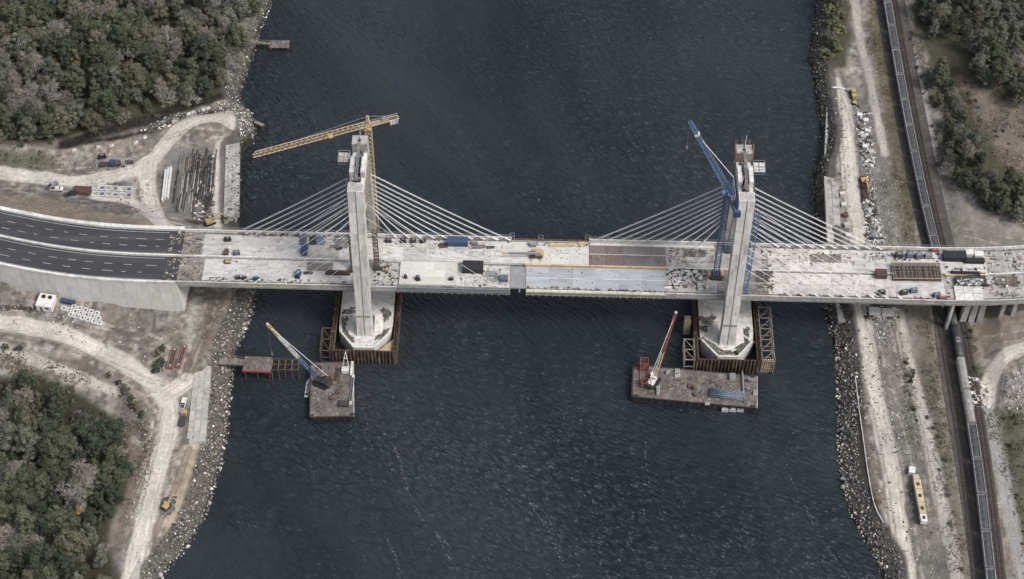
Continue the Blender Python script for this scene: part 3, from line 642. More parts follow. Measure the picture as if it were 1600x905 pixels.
while x < XA-0.1:      # near face, cast in panels, and its coping
    x1 = min(x+4.6, XA)
    for z0, z1 in ((3.5, 9), (9, 13.4), (13.4, 17.8), (17.8, 22.2), (22.2, HD+0.1)):
        mb = MB(); n = 2; sweep(mb, x+0.03, x1-0.03, -13.9+0.02*random.random(), -13.3, z0+0.025, z1-0.025, 5)
        if z1 > float(terrain(np.array([x]), np.array([yc(x)-15.5]))[0])-1: apart('wall_panel', mb, concw)
    mb = MB(); sweep(mb, x+0.03, x1-0.03, -14.05, -13.1, HD+0.1, HD+1.0, 5); apart('coping', mb, white)
    mb = MB(); sweep(mb, x+0.03, x1-0.03, 13.0, 14.6, HD-1.0, HD+1.0, 5); apart('parapet', mb, white)
    mb = MB(); sweep(mb, x+0.03, x1-0.03, -0.35, 0.35, HD-0.02, HD+0.9, 5); apart('median_barrier', mb, white)
    x = x1
mb = MB(); sweep(mb, -158, XA, 13.3, 14.3, 3, HD-1.0); apart('far_wall', mb, concw)
mb = MB().hexa([(XA-0.6, -13.9, 3), (XA+1.6, -13.9, 3), (XA+1.6, 14.2, 3), (XA-0.6, 14.2, 3), (XA-0.6, -13.9, HD-1.3), (XA+0.1, -13.9, HD-1.3), (XA+0.1, 14.2, HD-1.3), (XA-0.6, 14.2, HD-1.3)]); apart('abutment_face', mb, concw)
mb = MB().box((XA+2.2, 0, HD-3.4), (2.6, 25, 1.0)); apart('bearing_shelf', mb, conc3)

# ------------------------------------------------------------------ pylons
def pylon(X0, label, left):
    base = (X0, 0, 0); root = thing('bridge_pylon', label, 'pylon', base)
    W, DP = 5.7, 4.6
    def P(name, m_, mt, parent=root): return m_.build(name, mt, parent, rel=base)
    def ly(s, z):
        return s*(18.3-0.9*(z-6.5)/11.5) if z < 18 else s*(17.4-6.4*(z-18)/65.0)
    for s in (-1, 1):
        core = MB(); zs = [6.4, 18.0, 83.0] if s < 0 else [6.4, 18.0, 84.5]
        for a, b in zip(zs, zs[1:]):
            q = []
            for z in (a, b):
                y = ly(s, z); hw = W/2-0.25; hd = DP/2-0.3
                q += [(X0-hw, y-hd, z), (X0+hw, y-hd, z), (X0+hw, y+hd, z), (X0-hw, y+hd, z)]
            core.hexa(q)
        leg = P('leg', core, conc3)
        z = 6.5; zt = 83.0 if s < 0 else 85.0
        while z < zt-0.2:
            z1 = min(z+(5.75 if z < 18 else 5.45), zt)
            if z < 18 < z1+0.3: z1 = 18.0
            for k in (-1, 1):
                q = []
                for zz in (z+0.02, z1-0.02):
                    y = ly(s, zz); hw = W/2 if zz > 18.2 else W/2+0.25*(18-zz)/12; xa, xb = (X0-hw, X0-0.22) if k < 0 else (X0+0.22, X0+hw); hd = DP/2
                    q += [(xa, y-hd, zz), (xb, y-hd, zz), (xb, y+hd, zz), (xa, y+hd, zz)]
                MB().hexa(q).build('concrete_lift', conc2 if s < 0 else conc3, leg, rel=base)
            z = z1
        col_ = MB()
        for k in (-1, 1): col_.box((X0+k*1.5, ly(s, 17.9), 17.9), (2.6, DP+0.5, 0.5))
        P('collar', col_, timber)
    # head: two plates between the legs, with a strut below
    for k in (-1, 1):
        for a, b, zt in ((-8.0, 8.6, 80.5), (-4.2, 3.8, 83.6)):
            w_ = 1.55 if b < 5 else 1.3
            MB().box((X0+k*2.05, (a+b)/2, (66+zt)/2), (w_, b-a, zt-66)).build('head_plate', conc2, root, rel=base)
    P('head_strut', MB().box((X0, 0, 68), (3.0, 18, 5)), conc3); P('deck_strut', MB().box((X0, 0, 23), (4.6, 31, 3.2)), conc3)
    sc = MB()
    for i in range(46):
        a = Vector((X0+random.uniform(-1.1, 1.1), random.uniform(-9, 9), 78+random.uniform(0, 4))); b = a+Vector((random.uniform(-1, 1), random.uniform(-1.6, 1.6), random.uniform(-1.5, 1.8))); sc.bar(a, b, 0.16)
    P('scaffold_tubes', sc, rusty)
    for m_, nb in ((dsteel, 16), (steel, 12), (timber, 12)):
        jb = MB()
        for i in range(nb): jb.box((X0+random.uniform(-1.0, 1.0), random.uniform(-8.2, 8.2), 80.5+random.uniform(0, 2.6)), (random.uniform(0.3, 1.1), random.uniform(0.3, 1.4), random.uniform(0.3, 1.2)), random.uniform(-.3, .3))
        P('formwork_gear', jb, m_)
    for k in (-1, 1):
        sf = MB()
        for yy_ in np.arange(-9.5, 9.6, 2.4):
            for z0 in (72.0, 75.0, 78.0): sf.bar((X0+k*2.9, yy_, z0), (X0+k*3.7, yy_, z0), 0.1)
            sf.bar((X0+k*3.7, yy_, 71), (X0+k*3.7, yy_, 80), 0.1)
        for z0 in (72.0, 75.0, 78.0): sf.box((X0+k*3.3, 0, z0), (0.7, 19, 0.08)); sf.bar((X0+k*3.7, -9.5, z0+1), (X0+k*3.7, 9.5, z0+1), 0.08)
        P('side_scaffold', sf, timber)
    ld = MB()
    for k in (-0.35, 0.35): ld.bar((X0+k, -8.5, 83.9), (X0+k, 9.0, 86.0), 0.2)
    for i in range(24): ld.bar((X0-0.5, -8.5+i*0.75, 83.95+i*0.09), (X0+0.5, -8.5+i*0.75, 83.95+i*0.09), 0.16)
    P('catwalk', ld, steel)
    P('mast_pole', MB().tube([(X0+0.2, 11.5, 85), (X0+0.2, 11.5, 91.5)], [0.22, 0.12], 6), white)
    P('roof_hatch', MB().box((X0, 10.4, 85.2), (0.9, 0.9, 0.6)), dsteel)
    # hanging work platform
    k = -1 if left else 1; px = X0+k*5.6; pl = MB().box((px, 5.5, 81.0), (4.2, 4.6, 0.3)); pm = conc3 if left else white
    wp = P('work_platform', pl, pm)
    fr = MB()
    for a, b in ((-2.1, -2.3), (2.1, -2.3), (2.1, 2.3), (-2.1, 2.3)): fr.bar((px+a, 5.5+b, 79.6), (px+a, 5.5+b, 82.4), 0.14)
    for z in (79.7, 82.3):
        for (a, b), (c_, d_) in (((-2.1, -2.3), (2.1, -2.3)), ((2.1, -2.3), (2.1, 2.3)), ((2.1, 2.3), (-2.1, 2.3)), ((-2.1, 2.3), (-2.1, -2.3))): fr.bar((px+a, 5.5+b, z), (px+c_, 5.5+d_, z), 0.14)
    fr.bar((px-2, 5.5, 81.3), (px+2, 5.5, 81.3), 0.2); fr.bar((px, 3.3, 81.3), (px, 7.7, 81.3), 0.2); fr.bar((px-k*2.1, 5.5, 80.9), (X0+k*2.8, 5.5, 80.9), 0.3)
    fr.build('platform_frame', steel, wp, rel=base)
    # footing
    oc = [(-10.6, -14), (-10.2, -19), (-4.0, -27), (4.0, -27), (10.2, -19), (10.6, -14), (10.6, 14), (10.2, 19), (4, 27), (-4, 27), (-10.2, 19), (-10.6, 14)]
    P('footing', MB().prism([(X0+a, b) for a, b in oc], -3, 6.4), conc2)
    rm = MB()
    for i in range(1, 4):
        a, b = oc[i], oc[i+1]; rm.bar((X0+a[0]*0.97, a[1]*0.985, 6.9), (X0+b[0]*0.97, b[1]*0.985, 6.9), 0.7, 1.0)
    P('footing_rim', rm, white)
    for k in (-1, 1):
        MB().hexa([(X0+k*5.2-1.6, -20, 6.4), (X0+k*5.2+1.6, -20, 6.4), (X0+k*5.2+1.6, -11, 6.4), (X0+k*5.2-1.6, -11, 6.4), (X0+k*4.4-1.0, -13.5, 7.6), (X0+k*4.4+1.0, -13.5, 7.6), (X0+k*4.4+1.0, -11, 8.6), (X0+k*4.4-1.0, -11, 8.6)]).build('buttress', conc2, root, rel=base)
    pats = [(-7.2, -20.0, 3.4, 1.5, -0.9), (7.0, -19.8, 3.0, 1.5, 0.9), (-8.6, -13.5, 1.0, 3.0, 0), (7.4, -9.5, 1.5, 3.2, 0.2), (-6.8, -8, 2.4, 1.6, 0.4)] if left else [(-6.2, -21.0, 4.8, 1.5, -0.75), (6.2, -21.2, 4.8, 1.5, 0.75), (0, -24.2, 3.4, 1.2, 0), (-8.8, -12.5, 1.6, 1.7, 0), (7.8, -13.5, 1.4, 2.2, 0), (-7.2, -8, 3, 2, 0.2), (6.8, -17.5, 1.4, 1.1, 0)]
    for cx, cy, a, b, rz in pats:
        n = 44; pl = []; ph = random.random()*9
        for i in range(n):
            t = 6.283*i/n; r_ = 1+0.22*math.sin(3*t+ph)+0.16*math.sin(7*t+2*ph)+random.uniform(-0.16, 0.16); ex = abs(math.cos(t))**0.7*math.copysign(1, math.cos(t))*a*1.15*r_; ey = abs(math.sin(t))**0.7*math.copysign(1, math.sin(t))*b*r_
            pl.append((X0+cx+ex*math.cos(rz)-ey*math.sin(rz), cy+ex*math.sin(rz)+ey*math.cos(rz)))
        MB().prism(pl, 6.38, 6.52, 0.9).build('soil_patch', soil, root, rel=base)
    # stay cables, in pairs
    def cables(plane, side, px_far, px_near_tower, n, z_hi, z_lo, r=0.072):
        t = plane*12.4
        for i in range(n):
            f = i/(n-1); px = px_far+(px_near_tower-px_far)*f; xd = DX(px, t); zt = z_hi+(z_lo-z_hi)*f**0.9
            a = Vector((X0+side*2.7, ly(plane, zt)+0.2*plane, zt)); b = Vector((xd, t, HD+0.3)); mb = MB()
            L = (b-a).length
            for o in ((-0.14, 0.14) if r > 0.071 else (0,)):
                pts = []
                for k in range(9):
                    g = k/8; p = a.lerp(b, g)+Vector((0, o, o*0.7)); p.z -= L*0.010*4*g*(1-g); pts.append(p)
                mb.tube(pts, r, 5)
            c_ = mb.build('stay_cable', cabw, root, smooth=True, rel=base)
            d = (a-b).normalized()
            if r > 0.06: MB().tube([b-d*0.5, b+d*2.6], 0.34, 6).build('anchor_pipe', white, c_, rel=base)
    if left:
        cables(1, -1, 368, 520, 10, 64, 40); cables(-1, -1, 337, 500, 9, 78, 47, 0.068); cables(1, 1, 796, 618, 10, 64, 39); cables(-1, 1, 782, 660, 4, 76, 56, 0.05)
    else:
        cables(1, -1, 922, 1095, 10, 64, 39); cables(-1, 1, 1408, 1235, 9, 78, 47, 0.068); cables(1, 1, 1376, 1215, 10, 64, 40)
        rb = MB()
        for i in range(34):
            a = random.choice([(random.uniform(-3.2, 3.2), random.choice([8.3, 13.6])), (random.choice([-3.3, 3.3]), random.uniform(8.5, 13.5))])
            rb.bar((X0+a[0], a[1], 80), (X0+a[0], a[1], 85.2+random.uniform(0, 2.2)), 0.16)
        P('rebar_starter', rb, orange)
    return root
pylon(XL, 'pale concrete twin-legged bridge pylon beside the yellow tower crane, with its stay cables', True)
pylon(XR, 'pale concrete twin-legged bridge pylon beside the blue cranes, orange rebar on top', False)

# ------------------------------------------------------------------ cofferdams
pile_me = {}
def cofferdam(X0, label, left):
    root = thing('cofferdam', label, 'cofferdam', (X0, 0, 0)); base = (X0, 0, 0)
    pw = 1.4
    u = [(-0.7, 0.4), (-0.45, -0.4), (0.05, -0.4), (0.3, 0.4), (0.7, 0.4)]
    mb = MB()
    for i in range(4):
        (a, b), (c_, d_) = u[i], u[i+1]; mb.hexa([(a, b-0.08, -2), (c_, d_-0.08, -2), (c_, d_+0.08, -2), (a, b+0.08, -2), (a, b-0.08, 8), (c_, d_-0.08, 8), (c_, d_+0.08, 8), (a, b+0.08, 8)])
    me = mb.mesh('sheet_pile', rustd)
    hx, hy = 12.6, 29.0
    def row(p, q, rz, skip=0):
        n = int(round(math.hypot(q[0]-p[0], q[1]-p[1])/pw))
        for i in range(n):
            t = (i+0.5)/n; o = link('sheet_pile', me, root); o.location = (p[0]+(q[0]-p[0])*t, p[1]+(q[1]-p[1])*t, random.uniform(-0.25, 0.25)); o.rotation_euler = (0, 0, rz)
    row((-hx, -hy), (hx, -hy), 0); row((hx, -hy), (hx, hy), R(90)); row((-hx, hy), (-hx, -hy), R(-90)); row((hx, hy), (-hx, hy), R(180))
    for y in (-hy+1.0, hy-1.0): MB().box((0, y, 6.6), (2*hx-1.2, 0.5, 0.6)).build('waler', rusty, root)
    for x in (-hx+1.0, hx-1.0): MB().box((x, 0, 6.6), (0.5, 2*hy-2.4, 0.6)).build('waler', rusty, root)
    # fender frames beside the front corners
    frs = [(-1, -29, -18, 4.2)] if left else [(-1, -29, -19, 4.4), (1, -29, -2, 5.4)]
    for k, y0, y1, wd in frs:
        mb = MB(); xa, xb = k*(hx+0.5), k*(hx+wd); n = max(2, int((y1-y0)/5))
        for i in range(n+1):
            y = y0+(y1-y0)*i/n
            for x in (xa, xb): mb.bar((x, y, -2), (x, y, 8.0), 0.45)
            mb.bar((xa, y, 7.6), (xb, y, 7.6), 0.35); mb.bar((xa, y, 3.2), (xb, y, 3.2), 0.3)
            if i < n: mb.bar((xa, y, 7.7), (xb, y+(y1-y0)/n, 7.7), 0.25); mb.bar((xb, y, 7.7), (xb, y+(y1-y0)/n, 3), 0.25)
        for x in (xa, xb): mb.bar((x, y0, 7.8), (x, y1, 7.8), 0.4); mb.bar((x, y0, 3.3), (x, y1, 3.3), 0.35)
        mb.build('fender_frame', timber if not left else rusty, root)
    if left:
        MB().prism([(4.5, -28), (11.4, -28), (11.6, -20.5)], 1, 5.4).build('sand_fill', sand, root)
    else:
        for i in range(6):
            mb = MB().box((hx+1.2+i*0.85, -hy+0.6+0.05*i, 3.2), (0.5, 0.5, 9.6)); mb.build('fender_pile', cream_t, root)
        MB().box((-hx-2.6, -9.5, 4.4), (2.6, 3.2, 8)).build('concrete_post', sand, root)
    return root
cofferdam(XL, 'rusty sheet pile cofferdam round the foot of the pylon beside the yellow crane', True)
cofferdam(XR, 'rusty sheet pile cofferdam with pale fender piles behind the long barge', False)

# ------------------------------------------------------------------ approach pier on the right bank
px_, py_, pz_ = G(1516, 500)
pr = thing('bridge_pier', 'concrete pier with three tapering columns under the deck beside the railway', 'pier', (px_, py_, pz_))
for k in (-3.4, 0, 3.4):
    MB().hexa([(k-1.2, -1.4, -2), (k+1.2, -1.4, -2), (k+1.2, 1.4, -2), (k-1.2, 1.4, -2), (k*0.8-1.1, -1.2, HD-pz_-2.6), (k*0.8+1.1, -1.2, HD-pz_-2.6), (k*0.8+1.1, 1.2, HD-pz_-2.6), (k*0.8-1.1, 1.2, HD-pz_-2.6)]).build('column', conc3, pr)
for yy in (6-py_, 11-py_):
    MB().taper((0, yy, (HD-pz_)/2-2.3), (8, 2.6, HD-pz_-0.8), (0.9, 0.9)).build('column', conc3, pr)
MB().box((0, -py_, HD-pz_-2.0), (9.0, 25, 1.3)).build('pier_cap', conc3, pr)
px2, py2, _z = G(1572, 492)
pr = thing('bridge_pier', 'concrete pier under the deck near the right edge of the photograph', 'pier', (px2, py2, 11))
for k in (-2.2, 2.2): MB().taper((k, 0, 7), (1.6, 2.0, 17), (0.9, 0.9)).build('column', conc3, pr)
MB().box((0, float(yc(px2))-py2, HD-11-2.0), (7, 24, 1.3)).build('pier_cap', conc3, pr)
pr = thing('bridge_pier', 'slender concrete pier just left of the train under the deck', 'pier', (float(xs_of(railp, -8.0))-2.35, -11, 8.7))
for k in (0, 11, 22): MB().taper((0, k, 8.2), (1.0, 2.0, 18), (1.0, 0.95)).build('column', conc2, pr)
MB().box((0, 11, 16.9), (2.6, 25, 1.0)).build('pier_cap', conc3, pr)
# ------------------------------------------------------------------ railway
def offset_path(path, o):
    d = np.gradient(path, axis=0); d /= np.linalg.norm(d, axis=1)[:, None]
    return path+np.stack([-d[:, 1], d[:, 0]], 1)*o       # o > 0: towards +x when the path runs to -y
ballast = mat('rail_ballast', (84, 78, 75), 0.95, 0.3, 1.4, (112, 104, 98), 0.3, 0.6, 0.5, bscale=6)
railsteel = mat('rail_steel', (112, 104, 100), 0.45, 0.15, metal=0.5)
sleeper = mat('rail_sleeper', (70, 60, 54), 0.9, 0.3, rnd=0.0)
def ribbon(path_l, path_r, z, zs, name, m):
    n = len(path_l); v = []; f = []
    for i in range(n):
        l_, r_ = path_l[i], path_r[i]; dv = (r_-l_)/np.linalg.norm(r_-l_)
        v += [(*(l_-dv*1.8), zs), (*l_, z), (*r_, z), (*(r_+dv*1.8), zs)]
    for i in range(n-1):
        for k in range(3): f.append((i*4+k, i*4+k+1, i*4+4+k+1, i*4+4+k))
    return MB().add(v, [q[::-1] for q in f])
RZ = 9.25
yy = railp[:, 1]
lo = np.interp(yy, [-120, -60, -20, 25], [-6.0, -7.6, -7.6, -4.2]); hi = np.interp(yy, [-20, 25], [6.4, 9.2])
dd_ = np.gradient(railp, axis=0); dd_ /= np.linalg.norm(dd_, axis=1)[:, None]; nrm = np.stack([-dd_[:, 1], dd_[:, 0]], 1)
tag(ribbon(railp+nrm*lo[:, None], railp+nrm*hi[:, None], RZ-0.35, RZ-2.4, 'railway_ballast', ballast).build('railway_ballast', ballast), kind='structure')
def track(o, y0, y1, label):
    p = offset_path(railp, o); p = p[(p[:, 1] > y0) & (p[:, 1] < y1)]; m0 = p[len(p)//2]
    root = thing('railway_track', label, 'railway track', (m0[0], m0[1], RZ), group='railway tracks'); rel = (m0[0], m0[1], RZ)
    for g in (-0.72, 0.72):
        q = offset_path(p, g); MB().tube([(a, b, RZ+0.02) for a, b in q], 0.1, 4).build('rail', railsteel, root, rel=rel)
    mb = MB(); s = np.concatenate([[0], np.cumsum(np.linalg.norm(np.diff(p, axis=0), axis=1))])
    for t in np.arange(0, s[-1], 0.75):
        x = np.interp(t, s, p[:, 0]); y = np.interp(t, s, p[:, 1]); mb.box((x, y, RZ-0.22), (2.6, 0.26, 0.2))
    tag(mb.build('sleepers', sleeper, root, rel=rel), kind='stuff')
track(0, -150, 215, 'railway track under the long freight train')
track(4.6, -150, 215, 'railway track just right of the freight train')
track(-4.6, -150, 12, 'railway track just left of the freight train')

# ------------------------------------------------------------------ freight train
carg = mat('rail_car_grey', (146, 150, 156), 0.6, 0.15, 0.6, (100, 98, 98), 0.5, 0.6, 0.05, rnd=0.2)
carp = mat('rail_car_pale', (158, 154, 146), 0.65, 0.12, 0.6, (146, 138, 122), 0.5, 0.6, 0.05, rnd=0.15)
coal = mat('coal_load', (74, 75, 79), 0.9, 0.35, 1.6, (84, 84, 90), 1.0, 0.6, 0.6, bscale=3)
card = mat('tank_car_dark', (66, 68, 74), 0.5, 0.15, 0.6, (92, 90, 90), 0.6, 0.5, 0.03)
def bogies(root, L):
    for s in (-1, 1):
        mb = MB().box((0, s*(L/2-2.2), 0.75), (2.2, 2.4, 0.4)); b = mb.build('bogie', dsteel, root)
        w_ = MB()
        for y in (-0.9, 0.9):
            for x in (-0.75, 0.75): w_.tube([(x-0.08, s*(L/2-2.2)+y, 0.5), (x+0.08, s*(L/2-2.2)+y, 0.5)], 0.46, 10)
        w_.build('wheels', rubber, b)
def gondola(L=14.6):
    r_ = thing('coal_car', '', 'rail car'); W, H0, H1 = 3.1, 1.1, 3.7
    mb = MB().box((0, 0, H0+0.1), (W, L, 0.2))
    for s in (-1, 1):
        mb.box((s*(W/2-0.06), 0, (H0+H1)/2), (0.12, L, H1-H0)); mb.box((0, s*(L/2-0.06), (H0+H1)/2), (W-0.24, 0.12, H1-H0)); mb.box((s*(W/2-0.02), 0, H1-0.05), (0.26, L+0.1, 0.16))
    mb.build('body', carg, r_)
    rb = MB(); n = 11
    for s in (-1, 1):
        for i in range(n): rb.box((s*(W/2+0.05), -L/2+L*(i+0.5)/n, (H0+H1)/2-0.05), (0.14, 0.16, H1-H0-0.1))
    rb.build('side_ribs', carg, r_)
    cl = MB(); nx, ny = 6, 20; vv = []; ff = []
    for j in range(ny+1):
        for i in range(nx+1):
            x = -W/2+0.13+(W-0.26)*i/nx; y = -L/2+0.13+(L-0.26)*j/ny; e = min(i, nx-i)/3*min(1, min(j, ny-j)/3)
            vv.append((x, y, H1-0.35+0.55*min(1, e)**0.7*(0.8+0.25*math.sin(y*2.1))+random.uniform(-0.06, 0.06)))
    for j in range(ny):
        for i in range(nx): ff.append((j*(nx+1)+i, j*(nx+1)+i+1, (j+1)*(nx+1)+i+1, (j+1)*(nx+1)+i))
    cl.add(vv, ff).build('coal_load', coal, r_)
    bogies(r_, L); MB().box((0, L/2+0.45, 1.0), (0.3, 0.9, 0.3)).build('coupler', dsteel, r_)
    return r_
def hopper(L=14.6):
    r_ = thing('hopper_car', '', 'rail car'); W = 3.1
    prof = [(-1.45, 1.1), (1.45, 1.1), (1.55, 1.6), (1.55, 3.5), (1.0, 4.1), (0.5, 4.25), (-0.5, 4.25), (-1.0, 4.1), (-1.55, 3.5), (-1.55, 1.6)]
    n = len(prof); mb = MB(); mb.add([(a, -L/2, b) for a, b in prof]+[(a, L/2, b) for a, b in prof], [tuple(range(n)), tuple(range(n, 2*n))[::-1]]+[(i, n+i, n+(i+1) % n, (i+1) % n) for i in range(n)]); mb.build('body', carp, r_)
    for i in range(4): MB().box((0, -L/2+L*(i+0.5)/4, 4.32), (0.9, 1.6, 0.16)).build('roof_hatch', carg, r_)
    MB().box((0, 0, 4.3), (0.3, L, 0.06)).build('running_board', steel, r_)
    bogies(r_, L); MB().box((0, L/2+0.45, 1.0), (0.3, 0.9, 0.3)).build('coupler', dsteel, r_); return r_
def tanker(L=14.6):
    r_ = thing('tank_car', '', 'rail car')
    MB().tube([(0, -L/2, 2.6), (0, -L/2+0.5, 2.6), (0, L/2-0.5, 2.6), (0, L/2, 2.6)], [0.9, 1.5, 1.5, 0.9], 16).build('tank', card, r_, smooth=True)
    MB().box((0, 0, 1.0), (2.6, L, 0.25)).build('underframe', dsteel, r_); MB().tube([(0, 0, 4.0), (0, 0, 4.5)], 0.5, 10).build('dome', card, r_)
    MB().box((0, 0, 4.25), (1.6, 2.6, 0.08)).build('walkway', steel, r_)
    bogies(r_, L); MB().box((0, L/2+0.45, 1.0), (0.3, 0.9, 0.3)).build('coupler', dsteel, r_); return r_
ORD = ['first', 'second', 'third', 'fourth', 'fifth', 'sixth', 'seventh', 'eighth', 'ninth', 'tenth', 'eleventh', 'twelfth', 'thirteenth', 'fourteenth', 'fifteenth', 'sixteenth']
s_ = np.concatenate([[0], np.cumsum(np.linalg.norm(np.diff(railp, axis=0), axis=1))])
def rail_at(t): return np.array([np.interp(t, s_, railp[:, 0]), np.interp(t, s_, railp[:, 1])])
protos = {}
t0 = np.interp(-190, -railp[:, 1], s_); t = t0; ups = dns = 0
while True:
    c_ = rail_at(t+7.75)
    if c_[1] < -142: break
    yv = c_[1]
    a, b = rail_at(t), rail_at(t+15.5); ang = math.atan2(b[1]-a[1], b[0]-a[0])-math.pi/2
    kind = 'coal' if yv > 20 or yv < -75 else ('tank' if -22 < yv <= 20 else ('hop' if yv > -64 else 'coal'))
    if yv < -104: kind = 'coal'
    hidden = 2 < yv < 34
    if not (hidden and False):
        if kind not in protos: o = protos[kind] = {'coal': gondola, 'tank': tanker, 'hop': hopper}[kind]()
        else: o = copy_tree(protos[kind])
        o.location = (c_[0], c_[1], RZ+0.1); o.rotation_euler = (0, 0, ang); o['group'] = 'cars of the freight train'
        what = {'coal': 'grey open coal car with dark load', 'tank': 'dark tank car', 'hop': 'pale covered hopper car with roof hatches'}[kind]
        if yv > 22: o['label'] = f'{what}, {ORD[ups]} from the top edge, upstream of the bridge'; ups += 1
        else: o['label'] = f'{what}, {ORD[dns]} of the train below the deck'; dns += 1
    t += 15.6

# ------------------------------------------------------------------ cranes
# yellow tower crane standing behind the deck on the far end of the footing
_d = fw+rt*(575-800)/FPX-up*(196-452.5)/FPX; _t = (21.5-CAM[1])/_d[1]; _p = CAM+_d*_t
cb = np.array([_p[0], 21.5, 6.4]); cz = float(_p[2])-1.5
cr = thing('tower_crane', 'yellow tower crane standing behind the deck beside the left pylon', 'tower crane', (cb[0], cb[1], 6.4)); rel = (cb[0], cb[1], 6.4)
def cp(name, m_, mt, root=cr, rl=rel): return m_.build(name, mt, root, rel=rl)
cp('mast', MB().lattice((cb[0], cb[1], 6.4), (cb[0], cb[1], cz), 2.3, 2.3, 0.26, 2.3), yellow)
cp('base_frame', MB().box((cb[0], cb[1], 6.8), (4.2, 4.2, 0.8)), dsteel)
cp('climbing_collar', MB().lattice((cb[0], cb[1], cz-26), (cb[0], cb[1], cz-21), 2.3, 2.3, 0.2, 2.4), blue)
cp('slewing_ring', MB().tube([(cb[0], cb[1], cz), (cb[0], cb[1], cz+0.9)], 1.3, 12), yellow)
jt = un(395, 243, cz+2); ct = un(621, 180, cz+2); dj = np.array([jt[0]-cb[0], jt[1]-cb[1]]); dj /= np.linalg.norm(dj); dc = np.array([ct[0]-cb[0], ct[1]-cb[1]]); Lc = np.linalg.norm(dc); Lj = np.hypot(jt[0]-cb[0], jt[1]-cb[1])
def al(s, z, lat=0.0): return (cb[0]+dj[0]*s-dj[1]*lat, cb[1]+dj[1]*s+dj[0]*lat, z)
jb = MB(); zj = cz+1.6; n = int(Lj/2.0)
for lat in (-0.8, 0.8): jb.bar(al(1, zj, lat), al(Lj, zj, lat), 0.2)
jb.bar(al(1, zj+2.2), al(Lj-1, zj+2.0), 0.2)
for i in range(n):
    a, b = 1+(Lj-1)*i/n, 1+(Lj-1)*(i+1)/n; m_ = (a+b)/2
    for lat in (-0.8, 0.8): jb.bar(al(a, zj, lat), al(m_, zj+2.1), 0.1); jb.bar(al(m_, zj+2.1), al(b, zj, lat), 0.1)
    jb.bar(al(a, zj, -0.8), al(b, zj, 0.8), 0.1)
cp('jib', jb, yellow)
cj = MB()
for lat in (-0.9, 0.9):
    cj.bar(al(-1, zj, lat), al(-Lc, zj, lat), 0.34); cj.bar(al(-1, zj+1.2, lat), al(-Lc, zj+1.2, lat), 0.12)
for i in range(9):
    s = 1+(Lc-1)*i/8; cj.bar(al(-s, zj, -0.9), al(-s, zj, 0.9), 0.18)
    for lat in (-0.9, 0.9): cj.bar(al(-s, zj, lat), al(-s, zj+1.2, lat), 0.1)
cp('counter_jib', cj, yellow); cp('jib_walkway', MB().hexa([al(-1, zj+0.1, -0.7), al(-Lc, zj+0.1, -0.7), al(-Lc, zj+0.1, 0.7), al(-1, zj+0.1, 0.7), al(-1, zj+0.2, -0.7), al(-Lc, zj+0.2, -0.7), al(-Lc, zj+0.2, 0.7), al(-1, zj+0.2, 0.7)]), steel)
cp('apex', MB().lattice((cb[0], cb[1], cz+0.9), (cb[0], cb[1], cz+6.5), 1.7, 0.5, 0.26, 2), yellow)
cp('cab', MB().box(al(1.4, cz-0.6, -1.7), (1.7, 1.7, 2.0), math.atan2(dj[1], dj[0])), white)
for i in range(3): cp('counterweight', MB().box(al(-Lc+0.9+i*1.1, zj-0.9), (0.9, 2.4, 2.2), math.atan2(dj[1], dj[0])), conc)
cp('hoist_winch', MB().box(al(-Lc+5.2, zj+0.7), (2.4, 1.4, 1.1), math.atan2(dj[1], dj[0])), steel)
top = (cb[0], cb[1], cz+6.3); tb = MB().bar(top, al(Lj*0.62, zj+2.2), 0.12).bar(top, al(-Lc+1, zj+1), 0.12); cp('tie_bar', tb, steel)
tr = cp('trolley', MB().box(al(Lj*0.33, zj-0.4), (1.6, 1.9, 0.4), math.atan2(dj[1], dj[0])), yellow)
MB().bar(al(Lj*0.33, zj-0.6), al(Lj*0.33, zj-14), 0.08).box(al(Lj*0.33, zj-14.4), (0.6, 0.6, 0.9)).build('hook_block', dsteel, tr, rel=rel)
# brown access stair tower right of the pylon
sb = D(588, 417); st = thing('stair_tower', 'rusty scaffold stair tower on the deck right of the left pylon', 'scaffold', (sb[0]+0.3, sb[1], HD))
MB().lattice((0, 0, 0), (0, 0, 20.9), 1.7, 1.7, 0.2, 1.9).build('frame', rusty, st)
for i in range(11): MB().box((0, 0, 0.9+1.9*i), (1.3, 0.9, 0.08)).build('landing', timber, st)
MB().box((0.4, -1.4, 0.6), (3.6, 1.4, 1.0)).build('base_block', dsteel, st)
# brown access stair tower on the other side of the pylon
sb = D(552, 418); st = thing('stair_tower', 'rusty scaffold stair tower on the deck left of the left pylon', 'scaffold', (sb[0]+0.2, sb[1], HD))
MB().lattice((0, 0, 0), (0, 0, 19), 1.9, 1.9, 0.22, 1.9).build('frame', rusty, st)
for i in range(10): MB().box((0, 0, 0.9+1.9*i), (1.5, 0.9, 0.08)).build('landing', timber, st)
MB().box((-0.4, -1.9, 0.9), (2.4, 1.6, 1.8)).build('base_block', brownst, st)
